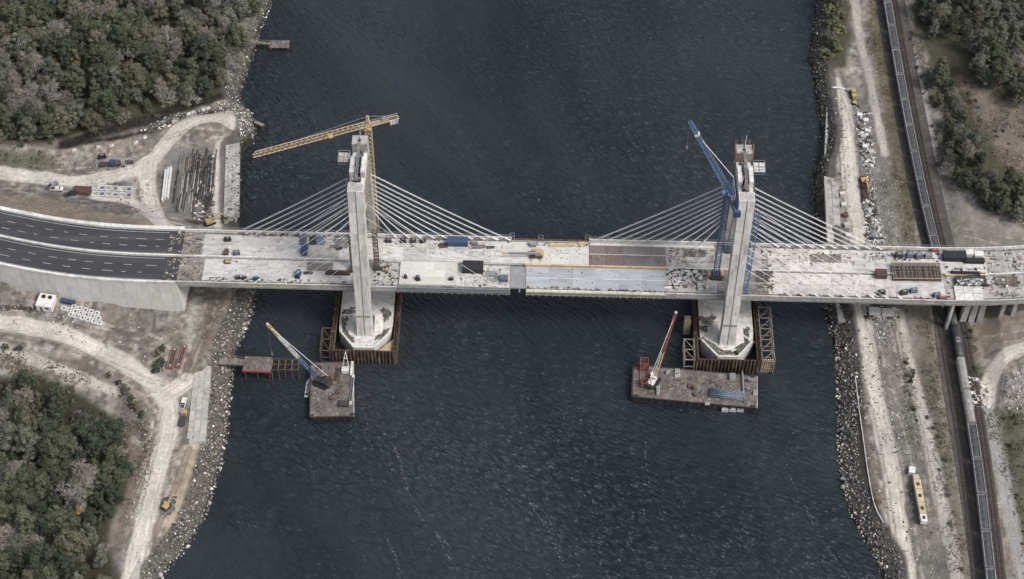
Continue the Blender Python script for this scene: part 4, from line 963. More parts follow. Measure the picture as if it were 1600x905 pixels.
# blue luffing crane
lb = un(1118, 432, HD); lz = 77.0; rl2 = (lb[0], lb[1], HD)
lc = thing('luffing_crane', 'blue luffing jib tower crane on the deck left of the right pylon', 'tower crane', rl2)
def lp(name, m_, mt): return m_.build(name, mt, lc, rel=rl2)
lp('mast', MB().lattice((lb[0], lb[1], HD), (lb[0], lb[1], lz), 2.0, 2.0, 0.24, 2.2), blue)
lp('base_frame', MB().box((lb[0], lb[1], HD+0.5), (4.6, 4.2, 0.9)), dsteel); lp('ballast_block', MB().box((lb[0]-2.6, lb[1]+0.6, HD+0.9), (1.4, 2.6, 1.6)).box((lb[0]+2.6, lb[1]+0.6, HD+0.9), (1.4, 2.6, 1.6)), myel)
bt = un(1078, 190, 112); pv = (lb[0]-0.6, lb[1]+0.6, lz+1.8)
lp('slewing_platform', MB().box((lb[0]+0.8, lb[1]-0.9, lz+0.5), (3.6, 4.2, 1.0)), blue)
lp('boom', MB().lattice(pv, bt, 1.9, 1.1, 0.22, 2.0), blue)
bf = MB().lattice(V3(pv).lerp(V3(bt), 0.80), V3(pv).lerp(V3(bt), 0.825), 1.4, 1.4, 0.35, 2.0); lp('boom_band', bf, white)
e = un(1152, 332, lz+0.5); cjd = MB().lattice((lb[0], lb[1], lz+0.8), (e[0], e[1], lz+0.8), 1.8, 1.8, 0.32, 2.0); lp('counter_jib', cjd, blue)
lp('counterweight', MB().box((e[0], e[1], lz+0.2), (2.4, 2.2, 2.6)), bluec); lp('winch_house', MB().box((e[0]*0.5+lb[0]*0.5, e[1]*0.5+lb[1]*0.5, lz+1.9), (1.8, 2.4, 1.3)), steel)
lp('cab', MB().box((lb[0]-1.9, lb[1]-1.6, lz+0.9), (1.5, 1.8, 1.9)), blue)
ap = (lb[0]+0.9, lb[1]-0.8, lz+9.0); lp('a_frame', MB().bar((lb[0]-0.9, lb[1], lz+1), ap, 0.35).bar((lb[0]+1.2, lb[1]-2.0, lz+1), ap, 0.35).bar((e[0], e[1], lz+1), ap, 0.22), blue)
lp('pendant_line', MB().bar(ap, V3(pv).lerp(V3(bt), 0.8), 0.16), cabw)
hk = (bt[0], bt[1], bt[2]-13); lp('hoist_line', MB().bar(bt, hk, 0.1).box((hk[0], hk[1], hk[2]-0.5), (0.6, 0.6, 1.2)), steel)
# blue hoist mast on the other side
hb = un(1163, 455, HD); hm = thing('hoist_mast', 'blue lattice hoist mast on the deck right of the right pylon', 'hoist mast', (hb[0], hb[1], HD))
MB().lattice((0, 0, 0), (0, 0, 46), 1.9, 1.9, 0.22, 2.2).build('mast', blue, hm); MB().box((0, 0, 0.5), (3.4, 3.0, 0.9)).build('base_frame', slate, hm)
MB().box((0.2, 1.9, 12), (2.2, 1.7, 2.8)).build('hoist_car', blue, hm)
for z in (18, 30, 42): MB().bar((0, 0, z), (-3.0, -3.2, z), 0.3).build('wall_tie', dsteel, hm)
# dark rig between the blue mast and the far leg
rb_ = D(1139, 388); rg = thing('formwork_cage', 'dark blue steel formwork cage at the far leg of the right pylon', 'formwork', (rb_[0], rb_[1]-1.0, HD))
MB().lattice((0, 0, 0.2), (0, 0, 5), 3.4, 3.4, 0.3, 1.6).build('frame', slate, rg); MB().box((0, 0, 0.25), (4.0, 3.8, 0.3)).build('base', dsteel, rg)

# ------------------------------------------------------------------ barges and their cranes
def barge(corners, z, label, yaw_extra=0):
    q = [un(x, y, z)[:2] for x, y in corners]; c_ = sum(q)/4
    root = thing('work_barge', label, 'barge', (c_[0], c_[1], 0)); q = [tuple(p-c_) for p in q]
    mb = MB().add([(a*0.985, b*0.985, -1.2) for a, b in q]+[(a, b, z-0.12) for a, b in q], [(3, 2, 1, 0), (4, 5, 6, 7)]+[(i, (i+1) % 4, 4+(i+1) % 4, 4+i) for i in range(4)])
    o = sum((q[i][0]*q[(i+1) % 4][1]-q[(i+1) % 4][0]*q[i][1]) for i in range(4))
    mb.build('hull', bargehull, root)
    e1 = (np.array(q[1])-np.array(q[0])); e2 = (np.array(q[3])-np.array(q[0])); nx = max(2, int(np.linalg.norm(e1)/5)); ny = max(2, int(np.linalg.norm(e2)/5))
    for i in range(nx):
        for j in range(ny):
            f = lambda u_, v_: np.array(q[0])+e1*u_+e2*v_
            g = 0.004; p = [f((i+g)/nx, (j+g)/ny), f((i+1-g)/nx, (j+g)/ny), f((i+1-g)/nx, (j+1-g)/ny), f((i+g)/nx, (j+1-g)/ny)][::-1]
            p = [p_*0.985 for p_ in p]; MB().prism([tuple(k) for k in p], z-0.14, z+random.uniform(0, 0.03)).build('deck_plate', bargedeck, root)
    for i in range(4):
        a, b = q[i], q[(i+1) % 4]; MB().bar((a[0], a[1], z-0.02), (b[0], b[1], z-0.02), 0.4, 0.4).build('gunwale', conc3 if i == 1 else bargehull, root)
    ty = MB()
    for i in range(12):
        a, b = q[2], q[3]; t = (i+0.5)/12; x = a[0]+(b[0]-a[0])*t; y = a[1]+(b[1]-a[1])*t-0.2
        ty.tube([(x-0.15, y, z-1.0), (x+0.15, y, z-1.0)], 0.5, 8)
    ty.build('tyre_fenders', rubber, root)
    return root, c_
def clutter(name, label, poly, z, n, mats, smin, smax, hmax, cat='debris', long=0.35, gy=None):
    """small loose site material nobody could count"""
    q = np.array(poly); lo_, hi_ = q.min(0), q.max(0); mb = {m.name: (m, MB()) for m in mats}; k = 0
    while k < n:
        p = rng.uniform(lo_, hi_)
        if not in_poly(p[0:1], p[1:2], [tuple(v) for v in q])[0]: continue
        m, b = mb[mats[int(rng.integers(len(mats)))].name]; s = rng.uniform(smin, smax); rz = rng.normal(0, 0.25)+random.choice([0, 0, 1.57])
        zz = z if gy is None else float(terrain(p[0:1], p[1:2])[0])
        if rng.random() < long: d = (s*2.6, s*0.28, min(hmax, s*0.3))
        else: d = (s, s*rng.uniform(0.4, 1), rng.uniform(0.1, 1)*min(hmax, s))
        b.box((p[0], p[1], zz+d[2]/2-0.02), d, rz); k += 1
    root = None
    for m, b in mb.values():
        if not b.v: continue
        if root is None: root = tag(b.build(name, m), label, cat, kind='stuff')
        else: b.build(name, m, root)
    return root
b1, c1 = barge([(485, 567), (552, 565), (553, 651), (484, 652)], 2.9, 'square rust-brown crane barge below the left pylon')
b2, c2 = barge([(989, 570), (1183, 588), (1183, 638), (987, 620)], 3.2, 'long rust-brown barge moored below the right pylon')
def dp(poly, z): return [tuple(un(x, y, z)[:2]) for x, y in poly]
clutter('barge_gear', 'tools and scrap strewn over the square barge', dp([(490, 575), (548, 572), (548, 645), (490, 646)], 2.9), 2.92, 230, [rusty, timber, dsteel, timberd, brownst, conc3, dsteel], 0.15, 0.5, 0.5)
clutter('barge_gear', 'timber, hoses and scrap strewn over the long barge', dp([(1030, 582), (1178, 594), (1178, 634), (995, 614), (1030, 600)], 3.2), 3.22, 420, [rusty, timber, dsteel, timberd, brownst, conc3, dsteel, rusty], 0.15, 0.55, 0.5)
def barge_kit(root, q, z, n, side):
    q = [np.array(p)-np.array(root.location)[:2] for p in q]
    for i in range(4):
        p = q[i]*0.93; b_ = MB().tube([(p[0]-0.5, p[1], z), (p[0]-0.5, p[1], z+0.9)], 0.22, 8).tube([(p[0]+0.5, p[1], z), (p[0]+0.5, p[1], z+0.9)], 0.22, 8).box((p[0], p[1], z+0.1), (1.8, 0.7, 0.2)); b_.build('bollard', dsteel, root)
    for i in range(n):
        t = (i+0.5)/n; p = q[3]*(1-t)+q[2]*t; MB().tube([(p[0]-0.18, p[1]-0.25, z-1.0), (p[0]+0.18, p[1]-0.25, z-1.0)], 0.55, 10).build('tyre_fender', rubber, root)
    e = q[1]-q[0]; f = q[3]-q[0]
    for i in range(5):
        a = q[0]+e*rng.uniform(0.1, 0.9)+f*rng.uniform(0.1, 0.9); c_ = [(a[0]+rng.normal(0, 1.5)+k*1.1*math.cos(i), a[1]+rng.normal(0, 0.4)+k*0.8*math.sin(i*2), z+0.08) for k in range(5)]; MB().tube(c_, 0.07, 5).build('hose', rubber, root)
    for i in range(3):
        a = q[0]+e*rng.uniform(0.15, 0.85)+f*rng.uniform(0.15, 0.85); MB().box((a[0], a[1], z+0.5), (1.6, 1.1, 1.0), rng.uniform(0, 3)).tube([(a[0]-0.5, a[1]+0.9, z+0.5), (a[0]+0.5, a[1]+0.9, z+0.5)], 0.45, 8).build('winch', rusty, root)
barge_kit(b1, [un(x, y, 2.9)[:2] for x, y in [(485, 567), (552, 565), (553, 651), (484, 652)]], 2.92, 7, -1)
barge_kit(b2, [un(x, y, 3.2)[:2] for x, y in [(989, 570), (1183, 588), (1183, 638), (987, 620)]], 3.22, 16, -1)
def crawler_crane(base, tip, label, house, boomcols, root_name='crawler_crane', mast_m=None):
    root = thing(root_name, label, 'crane', base); b = np.array(base); tp = np.array(tip)-b; az = math.atan2(tp[1], tp[0])
    def rot(x, y): return (x*math.cos(az)-y*math.sin(az), x*math.sin(az)+y*math.cos(az))
    for s in (-1, 1):
        x, y = rot(-0.3, s*1.9); t_ = MB().box((x, y, 0.55), (5.4, 0.9, 1.0), az); t_.box((x, y, 0.6), (5.8, 0.8, 0.6), az); t_.build('crawler_track', rubber, root)
    x, y = rot(-1.2, 0); MB().box((x, y, 2.1), (4.4, 2.6, 1.6), az).build('house', house, root)
    x, y = rot(1.4, 1.1); c_ = MB().box((x, y, 2.3), (1.5, 1.2, 2.2), az).build('cab', house, root)
    x, y = rot(2.2, 1.1); MB().box((x, y, 2.7), (0.1, 1.0, 1.0), az).build('window', glass, c_)
    x, y = rot(-3.9, 0); MB().box((x, y, 1.9), (1.0, 3.2, 1.9), az).build('counterweight', dsteel, root)
    p0 = V3((*rot(1.0, 0), 1.6)); p1 = V3(tp); k = len(boomcols)
    for i, m in enumerate(boomcols):
        MB().lattice(p0.lerp(p1, i/k), p0.lerp(p1, (i+1)/k), 1.15-0.35*i/k, 1.15-0.35*(i+1)/k, 0.15, 1.6).build('boom_section', m, root)
    MB().box(tuple(p1), (0.9, 0.9, 0.9), az).build('boom_head', white, root)
    g = V3((*rot(-3.2, 0), 7.0)); mt = MB().bar((*rot(-0.2, 0.9), 2.9), g, 0.28).bar((*rot(-0.2, -0.9), 2.9), g, 0.28).bar((*rot(-3.6, 0.9), 2.9), g, 0.22).bar((*rot(-3.6, -0.9), 2.9), g, 0.22); mt.build('gantry', mast_m or house, root)
    MB().bar(g, p0.lerp(p1, 0.94), 0.11).build('boom_stay', cabw, root)
    return root
cc = crawler_crane((*un(502, 599, 2.95)[:2], 2.95), un(418, 507, 27), 'crawler crane with yellow, white and blue boom on the square barge', dsteel, [bluec, blue, white, white, myel], mast_m=dsteel)
tp = un(418, 507, 27); MB().bar(tp, (tp[0], tp[1], 6.8), 0.1).box((tp[0], tp[1], 8.2), (0.5, 0.5, 1.4)).build('hoist_line', steel, cc, rel=tuple(cc.location))
bl = un(560, 566, 3)
cc2 = crawler_crane((*un(1020, 597, 3.25)[:2], 3.25), un(1056, 489, 30), 'crawler crane with red and cream boom on the long barge', white, [cream_t, cream_t, red, red, red], mast_m=red)
gq = un(1006, 575, 3.2); gf = thing('gantry_frame', 'red steel gantry tower at the left end of the long barge', 'gantry', (gq[0], gq[1], 3.2))
MB().lattice((0, 0, 0), (0, 0, 4.6), 3.0, 3.0, 0.35, 1.6).build('frame', red, gf); MB().lattice((0, -8.5, 0), (0, -8.5, 3.2), 2.4, 2.4, 0.35, 1.6).build('lower_frame', red, gf); MB().bar((-1.4, 0, 0.3), (-1.4, -8.5, 0.3), 0.4).bar((1.4, 0, 0.3), (1.4, -8.5, 0.3), 0.4).build('skid', red, gf)

# ------------------------------------------------------------------ props
def box_unit(name, label, cat, loc, rz, d, m, roof=None, group=None, lid=0.0, ribs=True, door=True):
    root = thing(name, label, cat, loc, rz, group); L, W, H = d
    MB().box((0, 0, H/2+0.12), (L, W, H)).build('body', m, root)
    rb = MB()
    if ribs:
        n = max(3, int(L/0.7))
        for i in range(n):
            for s in (-1, 1): rb.box((-L/2+L*(i+0.5)/n, s*(W/2+0.03), H/2+0.12), (L/n*0.45, 0.08, H*0.9))
        rb.build('side_ribs', m, root)
    MB().box((0, 0, H+0.12+0.06), (L+0.12, W+0.12, 0.12)).build('roof', roof or m, root)
    if door:
        dr = MB().box((L/2+0.03, -W*0.24, H*0.48+0.12), (0.07, W*0.42, H*0.85)).build('door', m, root)
        MB().box((L/2+0.08, -W*0.10, H*0.45+0.12), (0.05, 0.06, H*0.4)).build('handle', steel, dr); MB().box((L/2+0.03, W*0.24, H*0.48+0.12), (0.07, W*0.42, H*0.85)).build('door', m, root)
    MB().box((0, 0, 0.06), (L*0.96, W*0.9, 0.12)).build('skid', dsteel, root)
    return root
def wheels(root, xs, w, r=0.48):
    for x in xs:
        for s in (-1, 1):
            t = MB().tube([(x, s*w-0.15, r), (x, s*w+0.15, r)], r, 10).build('wheel', rubber, root); MB().tube([(x, s*w-0.17, r), (x, s*w+0.17, r)], r*0.45, 8).build('rim', steel, t)
def truck(label, loc, rz, cabm, bedm, L=8.0, load=None, name='flatbed_truck'):
    root = thing(name, label, 'truck', loc, rz)
    MB().box((0, 0, 0.8), (L, 0.9, 0.3)).build('chassis', dsteel, root)
    c_ = MB().taper((L/2-1.0, 0, 1.75), (2.0, 2.3, 1.9), (0.82, 0.92), shift=(-0.12, 0)).build('cab', cabm, root)
    MB().box((L/2-0.12, 0, 2.1), (0.1, 1.8, 0.7)).build('windscreen', glass, c_)
    MB().box((-1.1, 0, 1.08), (L-2.4, 2.4, 0.22)).build('bed', bedm, root)
    if load: MB().box((-1.1, 0, 1.19+load[1]/2), (L-2.9, 2.1, load[1])).build('load', load[0], root)
    wheels(root, (L/2-1.3, -L/2+1.0, -L/2+2.2), 1.05); return root
def pickup(label, loc, rz, m, group=None):
    root = thing('pickup_truck', label, 'pickup truck', loc, rz, group)
    MB().box((0, 0, 0.78), (5.2, 1.9, 0.6)).build('body', m, root); c_ = MB().taper((0.35, 0, 1.42), (2.2, 1.8, 0.72), (0.7, 0.85)).build('cab', m, root)
    MB().taper((0.35, 0, 1.44), (2.24, 1.7, 0.5), (0.74, 0.9)).build('window', glass, c_); MB().box((-1.65, 0, 1.0), (1.6, 1.5, 0.2)).build('cargo_bed', dsteel, root)
    wheels(root, (1.6, -1.6), 0.9, 0.4); return root
def excavator(label, loc, rz, m=None, sc=1.0, curl=0.0):
    m = m or myel; root = thing('excavator', label, 'excavator', loc, rz)
    for s in (-1, 1): MB().box((0, s*1.2*sc, 0.45*sc), (4.0*sc, 0.6*sc, 0.8*sc)).box((0, s*1.2*sc, 0.45*sc), (4.5*sc, 0.5*sc, 0.5*sc)).build('crawler_track', rubber, root)
    MB().box((-0.5*sc, 0, 1.45*sc), (3.2*sc, 2.6*sc, 1.1*sc)).build('upper_body', m, root); MB().box((-1.9*sc, 0, 1.5*sc), (0.7*sc, 2.6*sc, 1.3*sc)).build('counterweight', dsteel, root)
    c_ = MB().taper((0.8*sc, 0.8*sc, 2.0*sc), (1.5*sc, 1.0*sc, 1.7*sc), (0.85, 0.9)).build('cab', m, root); MB().box((1.5*sc, 0.8*sc, 2.1*sc), (0.12*sc, 0.85*sc, 0.9*sc)).build('window', glass, c_)
    a, b, d = (0.8*sc, -0.3*sc, 1.8*sc), (3.6*sc, -0.3*sc, 4.2*sc), (5.8*sc, -0.3*sc, 3.4*sc); e_ = (6.6*sc, -0.3*sc, 0.9*sc)
    MB().bar(a, b, 0.45*sc, 0.7*sc).bar(b, d, 0.4*sc, 0.55*sc).build('boom', m, root); MB().bar(d, e_, 0.35*sc, 0.5*sc).build('stick', m, root); MB().taper((6.5*sc, -0.3*sc, 0.5*sc), (0.9*sc, 1.1*sc, 0.9*sc), (0.6, 1)).build('bucket', dsteel, root)
    MB().tube([(1.2*sc, -0.3*sc, 1.9*sc), (2.6*sc, -0.3*sc, 3.5*sc)], 0.12*sc, 6).build('cylinder', steel, root); return root
def loader(label, loc, rz, m=None):
    m = m or myel; root = thing('wheel_loader', label, 'loader', loc, rz)
    MB().taper((-1.3, 0, 1.5), (2.8, 2.0, 1.2), (0.9, 0.9)).build('engine_hood', m, root); c_ = MB().box((0.4, 0, 2.1), (1.4, 1.6, 1.7)).build('cab', m, root); MB().box((0.42, 0, 2.3), (1.46, 1.4, 0.8)).build('window', glass, c_)
    MB().box((1.6, 0, 1.1), (1.6, 1.5, 0.8)).build('front_frame', m, root); wheels(root, (1.5, -1.5), 1.15, 0.75)
    MB().bar((1.2, 0.6, 1.6), (3.4, 0.6, 0.8), 0.25).bar((1.2, -0.6, 1.6), (3.4, -0.6, 0.8), 0.25).build('lift_arm', m, root); MB().taper((3.8, 0, 0.6), (1.0, 2.6, 1.0), (0.5, 1), shift=(-0.25, 0)).build('bucket', m, root); return root
def stack(name, label, cat, loc, rz, n, layers, L, w, h, m, part, gap=0.15, jitter=0.25, group=None):
    root = thing(name, label, cat, loc, rz, group); me = MB().box((0, 0, h/2), (L, w, h)).mesh(part, m)
    for k in range(layers):
        for i in range(n-k if layers > 1 else n):
            o = link(part, me, root); o.location = (random.uniform(-jitter, jitter), (i-(n-1)/2+k*0.5)*(w+gap), k*h+0.03); o.rotation_euler = (0, 0, random.uniform(-1, 1)*0.02*jitter)
    return root
def pipes(label, loc, rz, n, layers, L, r, m, name='pipe_bundle', cat='pipes'):
    root = thing(name, label, cat, loc, rz); me = MB().tube([(-L/2, 0, r), (L/2, 0, r)], r, 8).mesh('pipe', m, True)
    for k in range(layers):
        for i in range(n-k): o = link('pipe', me, root); o.location = (random.uniform(-0.3, 0.3), (i-(n-1)/2+k*0.5)*2*r*1.04, k*1.75*r)
    return root
def genset(label, loc, rz, m, d=(3.2, 1.5, 1.7), name='generator'):
    root = thing(name, label, 'generator', loc, rz); L, W, H = d
    MB().box((0, 0, 0.15), (L+0.3, W, 0.3)).build('skid', dsteel, root); MB().taper((0, 0, 0.3+H/2), (L, W, H), (0.94, 0.9)).build('housing', m, root)
    MB().tube([(L*0.3, 0, H+0.2), (L*0.3, 0, H+0.9)], 0.12, 8).build('exhaust', dsteel, root); MB().box((-L/2-0.02, 0, 0.3+H*0.5), (0.08, W*0.7, H*0.6)).build('grille', black, root); MB().box((0.2, 0, H+0.33), (L*0.5, W*0.5, 0.1)).build('panel', steel, root); return root
def P_(px, py, deckz=None):
    return tuple(un(px, py, deckz)) if deckz is not None else tuple(G(px, py))
DK = HD+0.03
# --- on the deck, left of the left pylon
genset('small black generator on the deck near the far edge, left part', P_(356, 376, DK), 0.1, black, (2.6, 1.3, 1.4)); stack('timber_stack', 'pale timbers on the deck beside the small black generator', 'timber', P_(368, 377, DK), 0.1, 3, 1, 3.5, 0.3, 0.25, conc, 'timber')
box_unit('tool_chest', 'red-brown tool chest against the median barrier, left deck', 'tool chest', P_(354, 397, DK), 1.5, (2.6, 1.5, 1.5), brownst)
genset('blue-grey compressor just past the median on the left deck', P_(370, 397, DK), 0.2, slate, (2.4, 1.5, 1.4), 'compressor')
excavator('small orange-yellow excavator on the near lanes of the left deck', P_(356, 410, DK), 0.1, None, 0.55)
genset('blue generator near the deck edge left of the left pylon', P_(466, 431, DK), 1.4, bluec, (3.0, 1.9, 1.9))
stack('timber_stack', 'long dark timber stack on the near lanes left of the left pylon', 'timber', P_(528, 427, DK), 0.0, 4, 2, 9.5, 0.45, 0.4, timberd, 'timber'); stack('timber_stack', 'short dark timber stack beside the long one on the left deck', 'timber', P_(482, 427, DK), 0.05, 3, 2, 3.5, 0.35, 0.3, timberd, 'timber')
for i, (px, py) in enumerate(((372, 435), (382, 436))): genset(['dark pump on the near deck edge under the left stay cables', 'dark pump beside another at the near deck edge, nearer the pylon'][i], P_(px, py, DK), 0.2, black, (1.8, 1.1, 1.2), 'pump')
for i, px in enumerate((398, 403)): box_unit('tool_chest', ['dark blue tool chest at the near deck edge, left one', 'dark blue tool chest at the near deck edge, right one'][i], 'tool chest', P_(px, 437, DK), 0, (1.1, 0.9, 1.1), bluec, ribs=False)
for i, px in enumerate((474, 488, 502, 516)):
    stack('sheet_stack', 'stack of slate blue formwork sheets, %s in the row behind the left stay cables' % ['leftmost', 'second', 'third', 'rightmost'][i], 'formwork', P_(px, 376+i*0.4, DK), 0, 3, 1, 3.0, 1.2, 0.35, [slate, dsteel, slate, conc3][i], 'sheet', 0.3, 0.5)
box_unit('container', 'dark blue container by the median left of the left pylon', 'container', P_(476, 393, DK), 1.57, (4.4, 2.3, 2.2), bluec)
genset('grey pump on the far lanes left of the left pylon', P_(530, 389, DK), 0.3, dsteel, (2, 1.2, 1.2), 'pump')
clutter('deck_litter', 'formwork bits along the far deck edge, left part', dp([(372, 364), (545, 368), (545, 374), (372, 368)], HD), DK, 90, [dsteel, timber, rusty, slate], 0.3, 0.9, 0.6)
clutter('deck_litter', 'boards and bits along the near deck edge, left part', dp([(330, 434), (545, 440), (545, 444), (325, 440)], HD), DK, 100, [dsteel, timber, timberd, white], 0.3, 0.8, 0.6)
clutter('deck_litter', 'rough timber and concrete bits on the unpaved strip at the left abutment', dp([(280, 365), (318, 366), (312, 440), (272, 440)], HD), DK, 130, [conc, timber, timberd, conc3, dsteel, timber], 0.2, 0.9, 0.3)
clutter('road_litter', 'sandbags and yellow boards at the end of the asphalt', dp([(268, 360), (284, 360), (275, 438), (255, 438)], HD), HD+0.02, 70, [sand, conc, cream_t, timber], 0.25, 0.8, 0.4)
def rebar_mat(label, px, py, L, W, m):
    root = thing('rebar_mat', label, 'rebar mat', P_(px, py, DK)); nb = int(W/0.5)
    for i in range(nb+1): MB().bar((-L/2, -W/2+W*i/nb, 0.12), (L/2, -W/2+W*i/nb, 0.12), 0.09).build('long_bar', m, root)
    mb = MB(); nb = int(L/0.6)
    for i in range(nb+1): mb.bar((-L/2+L*i/nb, -W/2, 0.2), (-L/2+L*i/nb, W/2, 0.2), 0.09)
    mb.build('cross_bars', m, root); return root
rebar_mat('dark rebar mat on the far lanes just left of the left pylon', 530, 381, 7, 4.5, dsteel); rebar_mat('rusty rebar mat on the near lanes left of the left pylon', 500, 417, 10, 4.0, rusty)
rebar_mat('rusty rebar mat on the far lanes right of the right pylon', 1290, 404, 12, 4.0, rusty); rebar_mat('dark rebar mat on the near lanes just right of the right pylon', 1192, 432, 5, 6.0, dsteel); rebar_mat('dark rebar mat on the far lanes left of the blue crane', 1085, 396, 8, 3.5, dsteel)
rebar_mat('rusty rebar mat at the right edge of the deck', 1572, 440, 9, 5, rusty); rebar_mat('grey rebar mat on the near lanes before midspan', 770, 432, 6, 5, steel)
# --- between the left pylon and midspan
for i, (px, nm) in enumerate(((607, 'grey'), (630, 'black'), (646, 'grey'), (661, 'black'))): genset('%s pump on the far lanes, %s in the row right of the yellow mast' % (nm, ['first', 'second', 'third', 'fourth'][i]), P_(px, 378, DK), 0.1*i, black if nm == 'black' else dsteel, (2.2, 1.3, 1.4), 'pump')
box_unit('container', 'large blue container under the stay cables right of the left pylon', 'container', P_(715, 381, DK), 0.0, (8.0, 3.2, 2.4), bluec)
stack('board_stack', 'brown boards leaning out beside the large blue container', 'boards', P_(693, 384, DK), 0.2, 4, 2, 3.4, 0.5, 0.25, timberd, 'board')
genset('grey welder beside the large blue container', P_(741, 381, DK), 0.0, steel, (2.4, 1.3, 1.2), 'welder'); stack('board_stack', 'dark boards on the deck right of the blue container', 'boards', P_(748, 386, DK), 0.1, 3, 1, 5.5, 0.5, 0.25, timber, 'board')
pipes('short steel pipes near the end of the far lanes', P_(766, 387, DK), 0.1, 3, 1, 3, 0.2, dsteel)
x0, x1 = DX(625, -6), DX(714, -6); sp = thing('slab_form', 'large pale raised slab form on the near lanes right of the left pylon', 'slab', ((x0+x1)/2, -6.3, DK))
for i in range(5):
    for j in range(3): MB().box((-(x1-x0)/2+(i+0.5)*(x1-x0)/5, -4.9+(j+0.5)*3.75-0.7, 0.45), ((x1-x0)/5-0.03, 3.72, 0.9)).build('form_panel', cream, sp)
for i, (px, py, d) in enumerate(((634, 434, (1.0, 1.2, 1.4)), (653, 437, (1.6, 1.7, 1.6)), (705, 437, (1.6, 1.0, 0.9)))): genset(['narrow black heater on the pale raised slab', 'dark pump on the pale raised slab near its edge', 'low dark pump at the right corner of the raised slab'][i], P_(px, py, DK+0.95), 0.2, black, d, 'pump')
box_unit('site_shed', 'black roofed shed on the near lanes right of the pale slab', 'shed', P_(739, 421, DK), 0, (8.0, 4.6, 2.4), black, black, ribs=False)
clutter('deck_litter', 'hoses and scrap around the black shed', dp([(718, 408), (790, 410), (794, 450), (718, 446)], HD), DK, 110, [conc, dsteel, white, steel, slate], 0.25, 0.9, 0.5)
clutter('deck_litter', 'scrap and timber at the foot of the left pylon on the near lanes', dp([(585, 410), (620, 410), (620, 446), (585, 446)], HD), DK, 90, [dsteel, timberd, conc, timber], 0.3, 1.1, 0.7)
box_unit('container', 'small blue container in a U-shaped frame at the end of the near lanes', 'container', P_(788, 438, DK), 0, (2.8, 2.2, 1.8), slate)
clutter('deck_litter', 'loose gear on the far lanes right of the left pylon', dp([(600, 374), (795, 378), (795, 390), (600, 386)], HD), DK, 80, [dsteel, conc, timber, white], 0.25, 0.8, 0.5)
# --- midspan
mc = thing('deck_crane', 'yellow rough terrain crane on the closing segment at midspan', 'crane', P_(838, 401, DK), 0.0)
MB().box((0, 0, 1.0), (5.0, 2.6, 0.7)).build('chassis', dsteel, mc); wheels(mc, (-1.7, 1.7), 1.2, 0.7); MB().box((0.8, 0.3, 2.1), (2.6, 2.4, 1.5)).build('superstructure', myel, mc); MB().box((-0.6, 1.0, 2.3), (1.4, 1.1, 1.6)).build('cab', myel, mc)
MB().bar((1.4, -0.6, 2.7), (-11, -1.6, 3.6), 0.7, 0.8).build('boom', steel, mc); MB().bar((-10, -1.5, 3.5), (-13.5, -1.8, 3.8), 0.5, 0.5).build('boom_tip', myel, mc); MB().box((2.4, 0, 1.9), (0.9, 2.4, 1.2)).build('counterweight', myel, mc)
for s in (-1, 1): MB().bar((-1.8, s*2.6, 0.4), (-1.8, s*1.0, 0.8), 0.3).bar((1.8, s*2.6, 0.4), (1.8, s*1.0, 0.8), 0.3).build('outrigger', myel, mc)
for i, (px, py, L) in enumerate(((868, 384, 5.0), (888, 384, 5.5), (910, 381, 3.5))): stack('beam_stack', 'yellow beam stack along the far edge at midspan, %s' % ['left', 'middle', 'right'][i], 'beams', P_(px, py, DK), 0.03, 2, 2, L, 0.5, 0.45, yellow, 'beam')
box_unit('hydraulic_unit', 'grey hydraulic unit near the lifting frame at midspan', 'hydraulic unit', P_(833, 384, DK), 0, (2.4, 1.8, 1.4), steel, ribs=False)
clutter('deck_litter', 'bits along the yellow midspan median and far edge', dp([(822, 380), (918, 383), (918, 386), (822, 384)], HD), DK, 60, [rusty, sand, dsteel, white], 0.3, 0.9, 0.5)
clutter('deck_litter', 'grit and forms along the near rim of the blue-grey deck', dp([(824, 447), (1040, 456), (1040, 459), (824, 450)], HD), DK, 130, [sand, dsteel, conc, timber], 0.25, 0.8, 0.4)
clutter('platform_litter', 'white and dark bits on the sunken platform at midspan', dp([(800, 420), (820, 420), (820, 446), (800, 446)], HD-1.9), HD-1.88, 22, [white, dsteel, steel], 0.3, 0.9, 0.5)
# --- around the right pylon
clutter('broken_slabs', 'broken pale slabs and sheeting on the near lanes left of the right pylon', dp([(1045, 420), (1108, 420), (1108, 452), (1045, 450)], HD), DK, 150, [white, cream, conc, timber, dsteel], 0.4, 1.9, 0.35, long=0.2)
clutter('deck_litter', 'rubble and boards on the far lanes left of the right pylon', dp([(1045, 388), (1120, 390), (1120, 412), (1045, 410)], HD), DK, 130, [dsteel, timber, conc, timberd], 0.2, 0.8, 0.4)
clutter('deck_litter', 'brown rubbish along the deck joint right of the right pylon', dp([(1190, 392), (1204, 392), (1210, 458), (1192, 458)], HD), DK, 90, [rusty, timber, conc, dsteel], 0.3, 1.1, 0.5)
clutter('deck_litter', 'rusty scraps on the far lanes right of the right pylon', dp([(1215, 392), (1345, 394), (1335, 412), (1215, 412)], HD), DK, 120, [timber, timberd, timber, conc], 0.2, 0.7, 0.3)
clutter('deck_litter', 'red and grey bits along the near parapet right of the right pylon', dp([(1215, 458), (1470, 466), (1470, 470), (1215, 462)], HD), DK, 150, [red, dsteel, conc, steel], 0.25, 0.7, 0.5)
